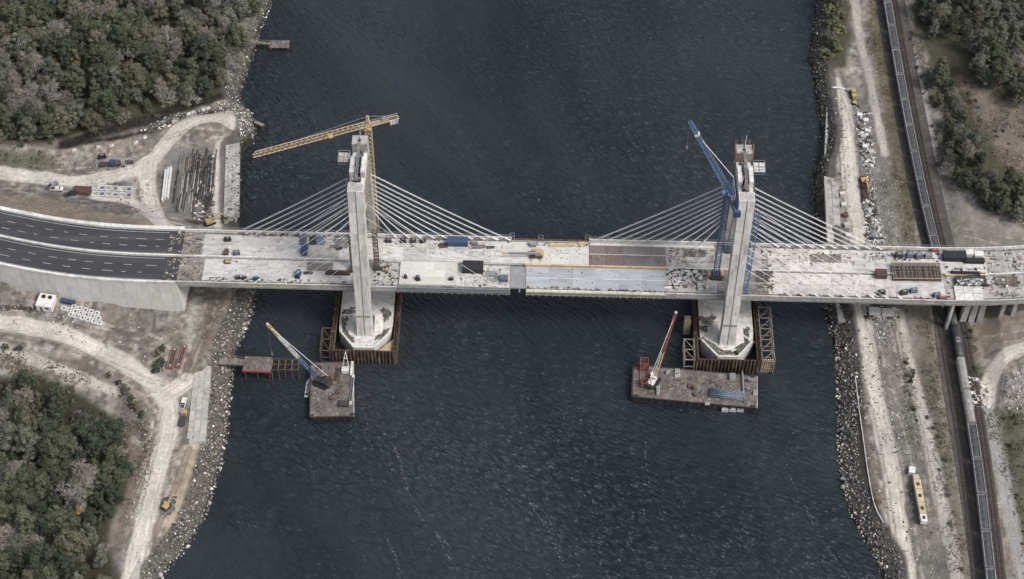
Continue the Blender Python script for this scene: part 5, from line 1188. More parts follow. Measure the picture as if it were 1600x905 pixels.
for nm, pl, n in (('left of the left pylon on the near lanes', [(325, 412), (545, 416), (545, 436), (322, 432)], 70), ('left of the left pylon on the far lanes', [(325, 372), (545, 376), (545, 398), (325, 394)], 70), ('between the left pylon and midspan, far lanes', [(600, 388), (795, 392), (795, 402), (600, 398)], 60), ('on the pale closing segment', [(822, 388), (918, 390), (918, 408), (822, 406)], 40), ('on the brown midspan panels', [(922, 390), (1040, 392), (1040, 412), (922, 410)], 40), ('on the blue-grey midspan panels', [(826, 420), (1040, 424), (1040, 448), (826, 444)], 50), ('right of the right pylon on the near lanes', [(1205, 422), (1370, 424), (1370, 458), (1212, 456)], 80), ('right of the right pylon on the far lanes', [(1205, 394), (1380, 396), (1370, 416), (1205, 414)], 90), ('along the far parapet right of the left pylon', [(600, 371), (796, 376), (796, 379), (600, 375)], 90), ('along the far parapet at right', [(1120, 386), (1600, 391), (1600, 395), (1120, 390)], 170)):
    clutter('deck_litter', 'small tools and offcuts ' + nm, dp(pl, HD), DK, n, [dsteel, timberd, timber, conc3, dsteel], 0.12, 0.45, 0.35, long=0.5)
# --- right end of the deck
cg = thing('rebar_cage', 'long yellow rebar cage lying on the deck at right', 'rebar cage', P_(1431, 428, DK), 0.02)
mb = MB()
for i in range(15):
    for z in (0.4, 1.7): MB().bar((-9.5, -3.6+i*0.52, z), (9.5, -3.6+i*0.52, z), 0.15).build('long_bar', [timber, rusty, timberd][i % 3], cg)
for i in range(16):
    x = -9.3+i*1.24+random.uniform(-.4, .4); mb.bar((x, -3.7, 0.4), (x, 3.8, 0.4), 0.12).bar((x, -3.7, 1.75), (x, 3.8, 1.75), 0.22).bar((x, -3.7, 0.4), (x, -3.7, 1.7), 0.12).bar((x, 3.8, 0.4), (x, 3.8, 1.7), 0.12)
mb.build('stirrups', timber, cg); MB().bar((-9.6, -3.9, 1.9), (9.6, -3.9, 1.9), 0.3).bar((-9.6, 4.0, 1.9), (9.6, 4.0, 1.9), 0.3).bar((9.4, -3.9, 2.0), (9.4, 4.0, 2.0), 0.35).build('spreader', sand, cg)
MB().box((0, 0, 0.1), (19, 7.6, 0.12)).build('base_mat', soil, cg)
box_unit('container', 'open-topped brown skip at the left end of the rebar cage', 'skip', P_(1376, 431, DK), 0, (4.4, 3.4, 1.9), brownst)
for i, (px, py, nm, m) in enumerate(((1404, 401, 'dark compressor', dsteel), (1421, 401, 'slate blue compressor', slate), (1435, 402, 'blue-grey compressor', slate), (1450, 402, 'pale compressor', steel))): genset('%s behind the rebar cage, %s in the row' % (nm, ORD[i]), P_(px, py, DK), 0.05, m, (3.0, 2.0, 1.7), 'compressor')
box_unit('container', 'long black container on the far lanes at right', 'container', P_(1490, 404, DK), 0, (9.0, 3.6, 2.4), black); box_unit('container', 'white container beside the long black one at right', 'container', P_(1513, 400, DK), 0, (3.0, 2.6, 2.4), white); box_unit('container', 'white container at the far parapet, rightmost of the pair', 'container', P_(1528, 402, DK), 0, (3.4, 2.4, 2.2), white); box_unit('container', 'low black skip in front of the white containers', 'skip', P_(1522, 410, DK), 0, (7.6, 1.8, 1.5), black)
stack('timber_stack', 'black waste timber along the yellow median at right', 'timber', P_(1508, 428, DK), 0, 4, 2, 11, 0.4, 0.4, black, 'timber')
for i, (px, w_) in enumerate(((1508, 8.0), (1532, 3.8))): box_unit('rubbish_skip', ['wide black open skip below the median at right', 'narrow black open skip below the median at right'][i], 'skip', P_(px, 442, DK), 0, (w_, 4.0, 1.4), black, roof=dsteel)
clutter('waste', 'white waste in the black skips at right', dp([(1494, 436), (1536, 437), (1538, 446), (1494, 446)], HD+1.6), HD+1.66, 60, [white, steel, dsteel], 0.3, 1.2, 0.5)
pf = thing('slab_pallet', 'six white precast panels laid on the near lanes at right', 'panels', P_(1513, 460, DK), 0)
for i in range(3):
    for j in range(2): MB().box((-3.6+i*3.6, -1.9+j*3.8, 0.35), (3.45, 3.6, 0.7)).build('panel', white, pf)
for i, (px, py, m, nm) in enumerate(((1412, 459, dsteel, 'dark'), (1427, 456, slate, 'slate blue'), (1463, 463, slate, 'blue-grey'), (1377, 459, dsteel, 'small dark'))): genset('%s machine on the near lanes at right, %s from the left' % (nm, ['second', 'third', 'fourth', 'first'][i]), P_(px, py, DK), 0.2, m, (2.8, 1.6, 1.5), 'pump')
genset('red pump at the deck joint by the near parapet at right', P_(1473, 467, DK), 0, red, (3.2, 1.0, 1.0), 'pump'); genset('red pump at the deck joint by the far parapet at right', P_(1460, 393, DK), 0, red, (3.2, 1.0, 1.0), 'pump')
clutter('deck_litter', 'timber and concrete litter on the rough lanes at the right edge', dp([(1545, 396), (1640, 396), (1640, 462), (1545, 466)], HD), DK, 300, [conc, timber, timberd, white, timber, dsteel], 0.25, 1.0, 0.5)
clutter('deck_litter', 'scrap on the lanes around the rebar cage', dp([(1345, 396), (1475, 396), (1475, 410), (1345, 406)], HD), DK, 90, [dsteel, conc, steel, timber], 0.3, 1.0, 0.5)
clutter('deck_litter', 'scrap between the joint and the precast panels', dp([(1476, 415), (1545, 418), (1548, 466), (1480, 466)], HD), DK, 110, [dsteel, conc, brownst, white], 0.3, 1.2, 0.5)
# ------------------------------------------------------------------ jetties
def jetty(label, pts, z, wd, plank, m, name='jetty', legs=True, rail=True):
    a, b = un(*pts[0], z)[:2], un(*pts[1], z)[:2]; L = np.linalg.norm(b-a); rz = math.atan2(b[1]-a[1], b[0]-a[0]); c_ = (a+b)/2
    root = thing(name, label, 'jetty', (c_[0], c_[1], 0), rz); n = max(2, int(L/plank))
    me = MB().box((0, 0, 0), (L/n-0.06, wd, 0.18)).mesh('plank', m)
    for i in range(n): o = link('plank', me, root); o.location = (-L/2+L*(i+0.5)/n, random.uniform(-0.06, 0.06), z-0.09)
    for s in (-1, 1): MB().bar((-L/2, s*wd*0.4, z-0.4), (L/2, s*wd*0.4, z-0.4), 0.35).build('stringer', rusty, root)
    if legs:
        for x in np.linspace(-L/2+0.6, L/2-0.6, max(2, int(L/5)+1)):
            for s in (-1, 1): MB().tube([(x, s*wd*0.42, -3), (x, s*wd*0.42, z-0.2)], 0.28, 8).build('pile', rusty, root)
    if rail:
        for s in (-1, 1):
            mb = MB().bar((-L/2, s*wd/2, z+1.0), (L/2, s*wd/2, z+1.0), 0.1)
            for x in np.linspace(-L/2, L/2, max(3, int(L/2))): mb.bar((x, s*wd/2, z), (x, s*wd/2, z+1.0), 0.1)
            mb.build('handrail', steel, root)
    return root
jetty('grey gangway from the lower left bank to the jetty head', [(342, 564), (381, 566)], 5.6, 3.2, 0.8, timber)
jh = jetty('brown jetty head with red edge beam off the lower left bank', [(381, 567), (424, 569)], 6.0, 6.6, 0.9, bargedeck, rail=False)
MB().box((0, -3.5, 5.6), (11, 0.5, 0.9)).build('edge_beam', red, jh)
tf = thing('trestle_frame', 'open rusty trestle frame beyond the jetty head', 'trestle', (*un(445, 570, 6)[:2], 0), 0.02)
for i in range(5):
    x = -5+i*2.6
    for s in (-2.6, 2.6): MB().tube([(x, s, -3), (x, s, 6.2)], 0.26, 8).build('pile', rusty, tf)
    MB().bar((x, -2.6, 6.0), (x, 2.6, 6.0), 0.3).build('cross_beam', timber, tf)
for s in (-2.6, 0, 2.6): MB().bar((-5, s, 6.2), (5.6, s, 6.2), 0.3).build('rail_beam', rusty, tf)
jetty('small gangway at the upper left bank', [(396, 66), (422, 68)], 3.2, 1.6, 0.7, timber); jetty('small brown floating dock off the upper left bank', [(421, 69), (452, 69)], 1.6, 5.0, 0.8, bargedeck, 'floating_dock', rail=False)
jetty('rickety walkway off the rubble point on the left bank', [(398, 190), (412, 196)], 2.4, 1.6, 0.7, timber, rail=False)
bt_ = un(481, 606, 0.3); bo = thing('work_boat', 'slim pale workboat alongside the square barge', 'boat', (bt_[0], bt_[1], 0), R(88))
hl = [(-4.6, -0.7), (2.4, -0.9), (4.6, 0), (2.4, 0.9), (-4.6, 0.7)]; MB().prism([(a*0.95, b*0.75) for a, b in hl], -0.3, 0.35).prism(hl, 0.35, 0.6).build('hull', white, bo); MB().box((-0.8, 0, 0.62), (5.4, 1.0, 0.06)).build('cockpit_floor', steel, bo); MB().box((-3.6, 0, 0.9), (0.6, 0.9, 0.6)).build('engine_box', dsteel, bo)
ag = un(540, 578, 2.95); gg = thing('spud_winch', 'white A-frame winch at the upper right corner of the square barge', 'winch', (ag[0], ag[1], 2.95))
MB().box((0, -0.6, 0.8), (2.8, 2.4, 1.6)).build('winch_house', conc, gg); MB().bar((-1.3, 1.0, 0), (0.2, 2.6, 8.5), 0.22).bar((1.3, 1.0, 0), (0.2, 2.6, 8.5), 0.22).bar((-0.7, 1.8, 5), (0.9, 1.8, 5), 0.25).build('a_frame', white, gg); MB().bar((2.4, -3, 0.6), (2.4, 3.5, 0.6), 0.9).build('guide', conc, gg)
for i, (px, py, d, m, lb_) in enumerate([(499, 575, (1.6, 1.4, 0.8), black, 'black tyre-wrapped bitt at the upper left corner of the square barge'), (528, 585, (1.4, 6.0, 0.7), rusty, 'rusty frame lying along the right side of the square barge'), (537, 632, (4.0, 2.6, 0.9), bargehull, 'hatch box near the lower right corner of the square barge'), (550, 610, (1.0, 14, 0.7), conc, 'pale fender rail along the right side of the square barge')]):
    p = un(px, py, 2.95); r_ = thing('deck_gear', lb_, 'deck gear', tuple(p)); MB().box((0, 0, d[2]/2), d).build('frame', m, r_); MB().box((0, 0, d[2]+0.05), (d[0]*0.7, d[1]*0.8, 0.1)).build('cover', dsteel, r_)
for i, (px, py, d, m, lb_) in enumerate([(1043, 583, (1.2, 1.2, 1.3), white, 'single white box near the boom foot on the long barge'), (1058, 581, (1.8, 1.3, 1.1), white, 'upper white box of the pair on the long barge'), (1058, 588, (1.8, 1.0, 1.0), white, 'lower white box of the pair on the long barge'), (1020, 606, (5.4, 0.7, 0.8), white, 'white pipe rack below the cranehouse on the long barge'), (1028, 612, (1.2, 3.6, 1.2), conc3, 'grey cabinet at the left part of the long barge'), (1144, 591, (2.2, 2.6, 1.6), conc3, 'grey winch near the right end of the long barge'), (1170, 596, (1.2, 1.2, 1.6), slate, 'blue drum at the right end of the long barge'), (1161, 604, (0.6, 14, 0.9), timber, 'timber boom lying across the right end of the long barge'), (1180, 615, (1.6, 1.6, 1.2), white, 'white bitt at the right end of the long barge'), (1105, 632, (1.8, 0.8, 1.2), white, 'white ladder box on the lower side of the long barge')]):
    p = un(px, py, 3.25); r_ = thing('deck_gear', lb_, 'deck gear', tuple(p)); MB().box((0, 0, d[2]/2), d).build('frame', m, r_); MB().box((0, 0, d[2]+0.04), (d[0]*0.85, d[1]*0.85, 0.08)).build('lid', steel, r_)
pipes('bundle of dark and blue pipes along the lower side of the long barge', (*un(1135, 617, 3.25)[:2], 3.25), -0.1, 5, 2, 13, 0.4, slate)
for i in range(3):
    px = 1133+i*12; p = un(px, 638, 1.4); r_ = thing('fender_float', 'white fender float on the lower side of the long barge, %s of three' % ['left', 'middle', 'right'][i], 'fender', (p[0], p[1]-0.4, 0), -0.09); MB().box((0, 0, 0.9), (2.6, 0.8, 1.8)).build('body', white, r_); MB().box((0, 0.1, 1.9), (2.2, 0.5, 0.15)).build('top_rail', steel, r_)

# ------------------------------------------------------------------ left bank yards
def slab_yard(label, quad, z, nx, ny, m, name='concrete_apron', cat='concrete slab'):
    q = [G(x, y)[:2] for x, y in quad]; c_ = sum(q)/4; root = thing(name, label, cat, (c_[0], c_[1], z)); q = [p-c_ for p in q]
    for i in range(nx):
        for j in range(ny):
            f = lambda u_, v_: (q[0]*(1-u_)+q[1]*u_)*(1-v_)+(q[3]*(1-u_)+q[2]*u_)*v_
            g = 0.02; p = [f((i+g)/nx, (j+g*0.3)/ny), f((i+1-g)/nx, (j+g*0.3)/ny), f((i+1-g)/nx, (j+1-g*0.3)/ny), f((i+g)/nx, (j+1-g*0.3)/ny)][::-1]
            MB().prism([tuple(k) for k in p], -3.0, random.uniform(0, 0.06)).build('slab', m, root)
    return root
tz = lambda px, py: float(G(px, py)[2])
slab_yard('pale concrete wharf strips along the upper left bank', [(353, 228), (376, 232), (376, 350), (350, 350)], tz(350, 290)+0.5, 4, 6, roughp, 'wharf', 'wharf')
slab_yard('long pale concrete ramp beside the lower left riprap', [(304, 572), (331, 576), (322, 695), (291, 693)], tz(310, 630)+0.5, 3, 7, conc3, 'concrete_ramp')
slab_yard('two rows of long concrete slabs on the upper right bank', [(1286, 282), (1309, 283), (1317, 392), (1291, 392)], tz(1300, 330)+0.6, 2, 4, roughp, 'concrete_apron')
slab_yard('concrete slab strip under the near deck edge on the right bank', [(1304, 470), (1324, 470), (1328, 505), (1309, 507)], tz(1316, 490)+0.4, 2, 2, conc3, 'concrete_apron')
slab_yard('small pale boat ramp at the lower left corner', [(210, 855), (222, 858), (218, 915), (204, 912)], tz(213, 885)+0.3, 1, 3, conc3, 'boat_ramp', 'ramp')
slab_yard('narrow concrete kerb strip on the upper right bank', [(1293, 140), (1298, 140), (1294, 255), (1288, 255)], tz(1293, 200)+0.3, 1, 8, conc3, 'concrete_strip', 'concrete strip')
# steel piles laid out in long rows
pm_l = [(1, 'grey'), (0, 'dark')]
for i in range(19):
    u_ = i/18; xa = 279+u_*54; dark = i in (6, 11, 12, 13, 14, 15, 17); y0, y1 = (236+random.uniform(-4, 12), 342-random.uniform(0, 25))
    a = G(xa+6, y0); b = G(xa-10+u_*10, y1); L = float(np.linalg.norm(b-a)); c_ = (a+b)/2; root = thing('pile_row', ('dark rusty' if dark else 'grey') + ' steel piles laid end to end, %s row from the white girders' % (ORD+['seventeenth', 'eighteenth', 'nineteenth'])[i], 'steel piles', (c_[0], c_[1], c_[2]), math.atan2(b[1]-a[1], b[0]-a[0]), 'rows of piles in the upper left yard')
    n = 3
    for k in range(n):
        r_ = random.uniform(0.16, 0.32); l0 = -L/2+L*k/n+0.2; l1 = -L/2+L*(k+1)/n-random.uniform(0.1, 2.0); MB().tube([(l0, random.uniform(-0.25, 0.25), r_), (l1, random.uniform(-0.25, 0.25), r_)], r_, 7).build('pile', (dsteel if random.random() < .7 else timberd) if dark else random.choice([conc3, timber, timberd]), root, smooth=True)
clutter('yard_scrap', 'dark timber blocks and scrap among the pile rows', polyG([(298, 240), (334, 236), (334, 342), (300, 345)]), 0, 170, [dsteel, timberd, rusty, conc], 0.4, 1.4, 0.8, gy=1)
clutter('yard_scrap', 'dark scrap strewn over the wharf strips', dp([(354, 234), (375, 238), (375, 348), (352, 348)], 7.2), tz(350, 290)+0.53, 90, [dsteel, timberd, conc], 0.25, 0.9, 0.5)
for i, (px, py) in enumerate(((257, 292), (261, 289), (265, 287))):
    a, b = G(px+3, py-24), G(px-3, py+24); c_ = (a+b)/2; L = np.linalg.norm(b-a); root = thing('girder', 'long white girder in the upper left yard, %s of three' % ['left', 'middle', 'right'][i], 'girder', tuple(c_), math.atan2(b[1]-a[1], b[0]-a[0]), 'white girders'); MB().box((0, 0, 0.7), (L, 0.25, 1.2)).build('web', white, root)
    for z in (0.1, 1.3): MB().box((0, 0, z), (L, 0.75, 0.16)).build('flange', white, root)
loc = G(129, 299); stack('beam_stack', 'dark red-brown beam stack beside the white frames, upper left yard', 'beams', tuple(loc), R(-3), 5, 2, 6.6, 0.85, 0.6, brownst, 'beam', 0.12)
for j in range(2):
    for i in range(6):
        loc = G(149+i*10.5, 295+j*9.5+i*0.5); root = thing('precast_form', 'pale frame form, %s from the brown beams in the %s row' % (ORD[i], ['far', 'near'][j]), 'precast form', tuple(loc), R(-2), 'pale frame forms in the upper left yard')
        for s in (-1, 1): MB().box((0, s*1.15, 0.5), (2.5, 0.35, 1.0)).build('side_wall', white if (i+j) % 3 else conc, root); MB().box((s*1.1, 0, 0.5), (0.3, 1.95, 1.0)).build('end_wall', conc, root)
        MB().box((0, 0, 0.15), (1.9, 1.9, 0.2)).build('base', slate if i % 2 else conc3, root)
truck('dark blue truck parked on the upper left yard', G(168, 259), 0.1, bluec, dsteel, 7.0); truck('grey flatbed truck beside the dark blue truck, upper left yard', G(184, 258), 0.0, steel, dsteel, 7.5, (timberd, 0.7))
genset('black generator on the upper left yard above the trucks', G(160, 247), 0.3, black); stack('timber_stack', 'dark timbers right of the trucks, upper left yard', 'timber', tuple(G(200, 255)), 0.2, 4, 2, 4.5, 0.4, 0.35, timberd, 'timber')
excavator('yellow excavator by the far deck edge at the left abutment', G(328, 349), 0.5); stack('timber_stack', 'long brown timbers beside the yellow excavator at the left abutment', 'timber', tuple(G(296, 346)), R(-5), 3, 2, 11, 0.4, 0.35, timberd, 'timber')
for i, (px, py) in enumerate(((89, 297), (110, 305), (82, 291))): pickup(['white pickup on the yard slope at left', 'black pickup by the brown beam stack', 'grey pickup on the yard slope at left, farthest'][i], G(px, py), 0.4*i, [white, black, steel][i])
# lower left bank
so = thing('site_office', 'white site office with two round roof fans below the retaining wall', 'site office', tuple(G(72, 482)), R(-8))
MB().box((0, 1.5, 1.6), (6.2, 6.0, 3.2)).build('body', white, so); MB().box((0, 1.5, 3.28), (6.5, 6.3, 0.16)).build('roof', white, so)
for k in (-1.3, 1.3): f_ = MB().tube([(k, 3.0, 3.3), (k, 3.0, 3.75)], 0.85, 14).build('roof_fan', dsteel, so); MB().tube([(k, 3.0, 3.75), (k, 3.0, 3.8)], 0.5, 10).build('fan_hub', black, f_)
MB().box((-1.2, -1.53, 1.2), (1.0, 0.08, 2.1)).build('door', slate, so); MB().box((1.2, -1.53, 1.9), (1.6, 0.08, 0.9)).build('window', glass, so)
k = 0
for j in range(3):
    for i in range(7):
        px, py = 98+i*9+j*2, 476+i*2.6+j*7.5
        if j == 0 and i < 2 or j == 2 and i < 1: continue
        loc = G(px, py); root = thing('precast_block', 'white hollow precast block below the retaining wall, %s in the %s row from the office' % (ORD[i], ['far', 'middle', 'near'][j]), 'precast block', tuple(loc), R(-12)+random.uniform(-.08, .08), 'white precast blocks below the wall')
        for s in (-1, 1): MB().box((0, s*0.75, 0.55), (1.9, 0.4, 1.1)).build('side_wall', white, root); MB().box((s*0.75, 0, 0.55), (0.4, 1.1, 1.1)).build('end_wall', white, root)
        MB().box((0, 0, 0.2), (1.1, 1.1, 0.3)).build('core', dsteel if (i+j) % 2 else slate, root)
for i, px in enumerate((99, 106, 114)): box_unit('container', 'dark blue skip beside the white site office, %s of three' % ['left', 'middle', 'right'][i], 'skip', G(px, 472+i*1.5), R(-10), (1.7, 1.6, 1.2), bluec, ribs=False)
clutter('yard_scrap', 'dark scrap left of the white site office', polyG([(-5, 476), (55, 478), (60, 488), (-5, 486)]), 0, 70, [dsteel, timberd, conc, rusty], 0.3, 1.2, 0.9, gy=1)
def pontoon(label, a, b, w_):
    A, B = G(*a), G(*b); c_ = (A+B)/2; L = np.linalg.norm(B-A); root = thing('pontoon', label, 'pontoon', tuple(c_), math.atan2(B[1]-A[1], B[0]-A[0]), 'red pontoons')
    MB().taper((0, 0, 0.55), (L, w_, 1.1), (0.98, 0.94)).build('hull', red, root); MB().box((0, 0, 1.13), (L*0.92, w_*0.7, 0.08)).build('deck', brownst, root)
    for s in (-1, 1): MB().bar((-L/2, s*w_*0.45, 1.2), (L/2, s*w_*0.45, 1.2), 0.14).build('rail', steel, root)
    for s in (-1, 1): MB().box((s*L*0.4, 0, 1.25), (0.5, 0.5, 0.3)).build('bitt', white, root)
pontoon('wide faded red pontoon lying ashore beside the dark bush', (274, 545), (266, 578), 2.4); pontoon('narrow faded red pontoon nearest the lower left gangway', (290, 540), (279, 577), 1.7)
pickup('white van-like pickup beside the long concrete ramp', G(287, 632), R(85), white); truck('orange and black truck beside the long concrete ramp', G(286, 657), R(85), myel, dsteel, 7.0)
excavator('yellow excavator standing in a dark pit on the lower left bank', G(260, 793), R(60), None, 0.8)
pit = G(262, 790); pl = [(pit[0]+3.2*math.cos(t)*(1+random.uniform(-.15, .15)), pit[1]+5.2*math.sin(t)*(1+random.uniform(-.15, .15))) for t in np.linspace(0, 6.283, 20)[:-1]]
tag(MB().prism(pl, pit[2]-0.6, pit[2]+0.14, 0.85).build('spoil_patch', soil), 'patch of dark wet soil round the excavator on the lower left bank', 'soil')
# ------------------------------------------------------------------ right bank yards
loader('yellow loader at the top end of the right haul road', G(1333, 150), R(95)); excavator('small yellow excavator just below the loader, upper right bank', G(1335, 162), R(70), None, 0.6)
excavator('yellow excavator beside the right haul road above the deck', G(1350, 286), R(-80))
truck('brown flatbed behind the yellow excavator, right haul road', G(1351, 302), R(92), brownst, timberd, 7.5)
for i in range(9):
    px, py = 1343+i*1.4+(i % 2)*8, 182+i*8.2; box_unit('crate', 'pale crate in the debris row right of the upper haul road, %s from the top' % ORD[i], 'crate', G(px, py), random.uniform(-.3, .3), (2.2, 1.6, 1.2), [white, conc, timber][i % 3], ribs=False, group='crates along the upper right haul road')
for i in range(6):
    px, py = 1349+i*3, 312+i*11; stack('timber_stack', 'short timber stack right of the haul road above the deck, %s from the top' % ORD[i], 'timber', tuple(G(px, py)), R(80)+random.uniform(-.4, .4), 4, 2, 4, 0.4, 0.35, [timberd, timber, steel][i % 3], 'timber', group='timber stacks along the upper right haul road')
for i in range(5):
    px, py = 1316+i*2.2, 306+i*16; box_unit('crate', 'pale crate between the concrete slabs and haul road, %s from the top' % ORD[i], 'crate', G(px, py), random.uniform(-.3, .3), (2.0, 1.8, 1.3), [conc, white, rusty][i % 3], ribs=False, group='crates beside the right slabs')
stack('timber_stack', 'long timber baulks by the yellow loader, upper right bank', 'timber', tuple(G(1343, 165)), R(100), 3, 2, 9, 0.4, 0.4, timber, 'timber')
pw_ = spline([G(x, y) for x, y in [(1299, 138), (1310, 138), (1322, 141)]], 1.5); cv = thing('culvert_pipe', 'white pipe lying across the top of the right haul road', 'pipe', tuple(pw_[0])); MB().tube([tuple(p-pw_[0]+np.array([0, 0, 0.4])) for p in pw_], 0.4, 8).build('pipe', white, cv, smooth=True); MB().tube([tuple(pw_[-1]-pw_[0]+np.array([0, 0, 0.4])), tuple(pw_[-1]-pw_[0]+np.array([1.4, 0, 0.4]))], 0.9, 10).build('pipe_end', steel, cv)
for i, (px, py) in enumerate(((1366, 486), (1386, 488))): box_unit('trailer', ['white trailer under the near deck edge, left one', 'white trailer under the near deck edge, right one'][i], 'trailer', G(px, py+4), 0.0, (4.6, 2.6, 2.2), white)
genset('black machine beside the white trailers under the deck', G(1377, 484), 0, black)
A, B = G(1431, 756), G(1442, 822); L = np.linalg.norm(B-A); tr_ = thing('tank_trailer', 'long beige tank trailer parked on the lower right terrace', 'trailer', tuple((A+B)/2), math.atan2(B[1]-A[1], B[0]-A[0]))
for i, (a, b, m) in enumerate(((-0.5, -0.28, cream_t), (-0.27, 0.05, cream_t), (0.06, 0.32, cream_t), (0.33, 0.5, white))): s_t = MB().box(((a+b)/2*L, 0, 2.0), ((b-a)*L, 2.6-0.1*i, 2.3)).build('tank_section', m, tr_); MB().box(((a+b)/2*L, 0, 3.2), (1.3, 1.1, 0.2)).build('hatch', dsteel, s_t)
wheels(tr_, (-L*.38, -L*.32, L*.36, L*.42), 1.2, 0.55); MB().box((-L/2-1.6, 0, 1.5), (2.2, 2.2, 2.0)).build('tractor_cab', cream_t, tr_); MB().box((0, 0, 0.75), (L, 1.2, 0.3)).build('chassis', dsteel, tr_)
box_unit('site_shed', 'small white tent-like shed above the beige tank trailer', 'shed', G(1424, 738), R(80), (2.6, 2.2, 1.6), white, ribs=False)
# pale sheet wall curving along the lower right terrace
wp_ = spline([G(x, y) for x, y in [(1336, 590), (1342, 640), (1349, 690), (1356, 740), (1366, 790), (1380, 818)]], 2.4); sw = thing('flood_wall', 'thin pale flood wall curving along the lower right terrace', 'wall', tuple(wp_[0]))
for i in range(len(wp_)-1):
    a, b = wp_[i]-wp_[0], wp_[i+1]-wp_[0]; MB().bar((a[0], a[1], a[2]+0.1), (b[0], b[1], b[2]+0.1), 0.3, 1.3).build('wall_panel', conc, sw)
clutter('yard_scrap', 'timber and metal scrap under the deck on the right bank', polyG([(1352, 480), (1400, 480), (1404, 500), (1352, 498)]), 0, 80, [timberd, dsteel, white, conc], 0.4, 1.6, 1.0, gy=1)
clutter('yard_scrap', 'metal and timber scrap right of the upper haul road', polyG([(1338, 178), (1358, 178), (1366, 262), (1345, 262)]), 0, 150, [white, dsteel, conc, timberd, steel], 0.4, 1.5, 1.0, gy=1)
clutter('yard_scrap', 'timber scrap by the haul road just above the deck', polyG([(1349, 300), (1362, 300), (1380, 384), (1352, 384)]), 0, 150, [timberd, dsteel, conc, white], 0.4, 1.6, 1.0, gy=1)
clutter('yard_scrap', 'pale debris at the spur right of the lower train', polyG([(1512, 590), (1545, 595), (1545, 640), (1515, 640)]), 0, 60, [conc, timber, white], 0.4, 1.5, 0.8, gy=1)
# white trim of broken concrete along the upper left ditch
edge_ = spline([G(x, y) for x, y in [(112, 236), (160, 230), (200, 227), (216, 222), (240, 208), (262, 196), (292, 180), (330, 169)]], 2.2)
for i in range(len(edge_)-1):
    if i % 2 == 1 and i < 20 or i % 3 == 2: continue
    nbk_ = globals().get('nbk_', -1)+1
    a, b = edge_[i], edge_[i+1]; o = thing('concrete_block', 'white concrete block, %s along the ditch of the upper left wood' % (ORD+['seventeenth', 'eighteenth', 'nineteenth', 'twentieth', 'twenty-first', 'twenty-second', 'twenty-third', 'twenty-fourth'])[min(nbk_, 23)], 'concrete block', tuple(a), math.atan2(b[1]-a[1], b[0]-a[0]), 'white blocks along the ditch'); MB().taper((1.0, 0, 0.4), (1.9, 0.9, 0.9), (0.9, 0.85)).build('block', white, o); MB().box((1.0, 0, 0.88), (0.5, 0.2, 0.12)).build('lifting_eye', dsteel, o)

# ------------------------------------------------------------------ trees
def leafmat(name, c, c2):
    m = bpy.data.materials.new(name); m.use_nodes = True; n = m.node_tree.nodes; l = m.node_tree.links
    b = n['Principled BSDF']; b.inputs['Roughness'].default_value = 0.75; b.inputs['Specular IOR Level'].default_value = 0.15
    a = n.new('ShaderNodeAttribute'); a.attribute_name = 'col'; oi = n.new('ShaderNodeObjectInfo')
    mx = n.new('ShaderNodeMixRGB'); mx.inputs[1].default_value = (*lin(c, 0.7), 1); mx.inputs[2].default_value = (*lin(c2, 0.7), 1)
    ad = n.new('ShaderNodeMath'); ad.operation = 'ADD'; ad.use_clamp = True; sb_ = n.new('ShaderNodeMath'); sb_.operation = 'MULTIPLY_ADD'; sb_.inputs[1].default_value = 0.7; sb_.inputs[2].default_value = -0.35
    sx = n.new('ShaderNodeSeparateColor'); l.new(a.outputs['Color'], sx.inputs[0]); l.new(oi.outputs['Random'], sb_.inputs[0]); l.new(sx.outputs[0], ad.inputs[0]); l.new(sb_.outputs[0], ad.inputs[1])
    l.new(ad.outputs[0], mx.inputs[0]); mv = n.new('ShaderNodeVectorMath'); mv.operation = 'SCALE'; l.new(mx.outputs[0], mv.inputs[0]); l.new(sx.outputs[1], mv.inputs['Scale']); l.new(mv.outputs[0], b.inputs['Base Color'])
    return m
LM = {'green': leafmat('leaf_green', (78, 88, 66), (102, 108, 80)), 'sage': leafmat('leaf_sage', (94, 101, 86), (120, 124, 106)), 'olive': leafmat('leaf_olive', (94, 96, 74), (116, 115, 90)), 'dark': leafmat('leaf_dark', (62, 72, 58), (84, 92, 70)),
      'gold': leafmat('leaf_gold', (132, 118, 74), (160, 140, 84)), 'russet': leafmat('leaf_russet', (118, 92, 76), (146, 112, 90)), 'lime': leafmat('leaf_lime', (98, 106, 66), (126, 130, 82)), 'tan': leafmat('leaf_tan', (122, 114, 102), (144, 136, 122))}
bark = mat('bark', (92, 84, 76), 0.9, 0.2, 1.0, rnd=0.15); barkpale = mat('bark_pale', (146, 141, 132), 0.9, 0.15, 1.0, rnd=0.2)
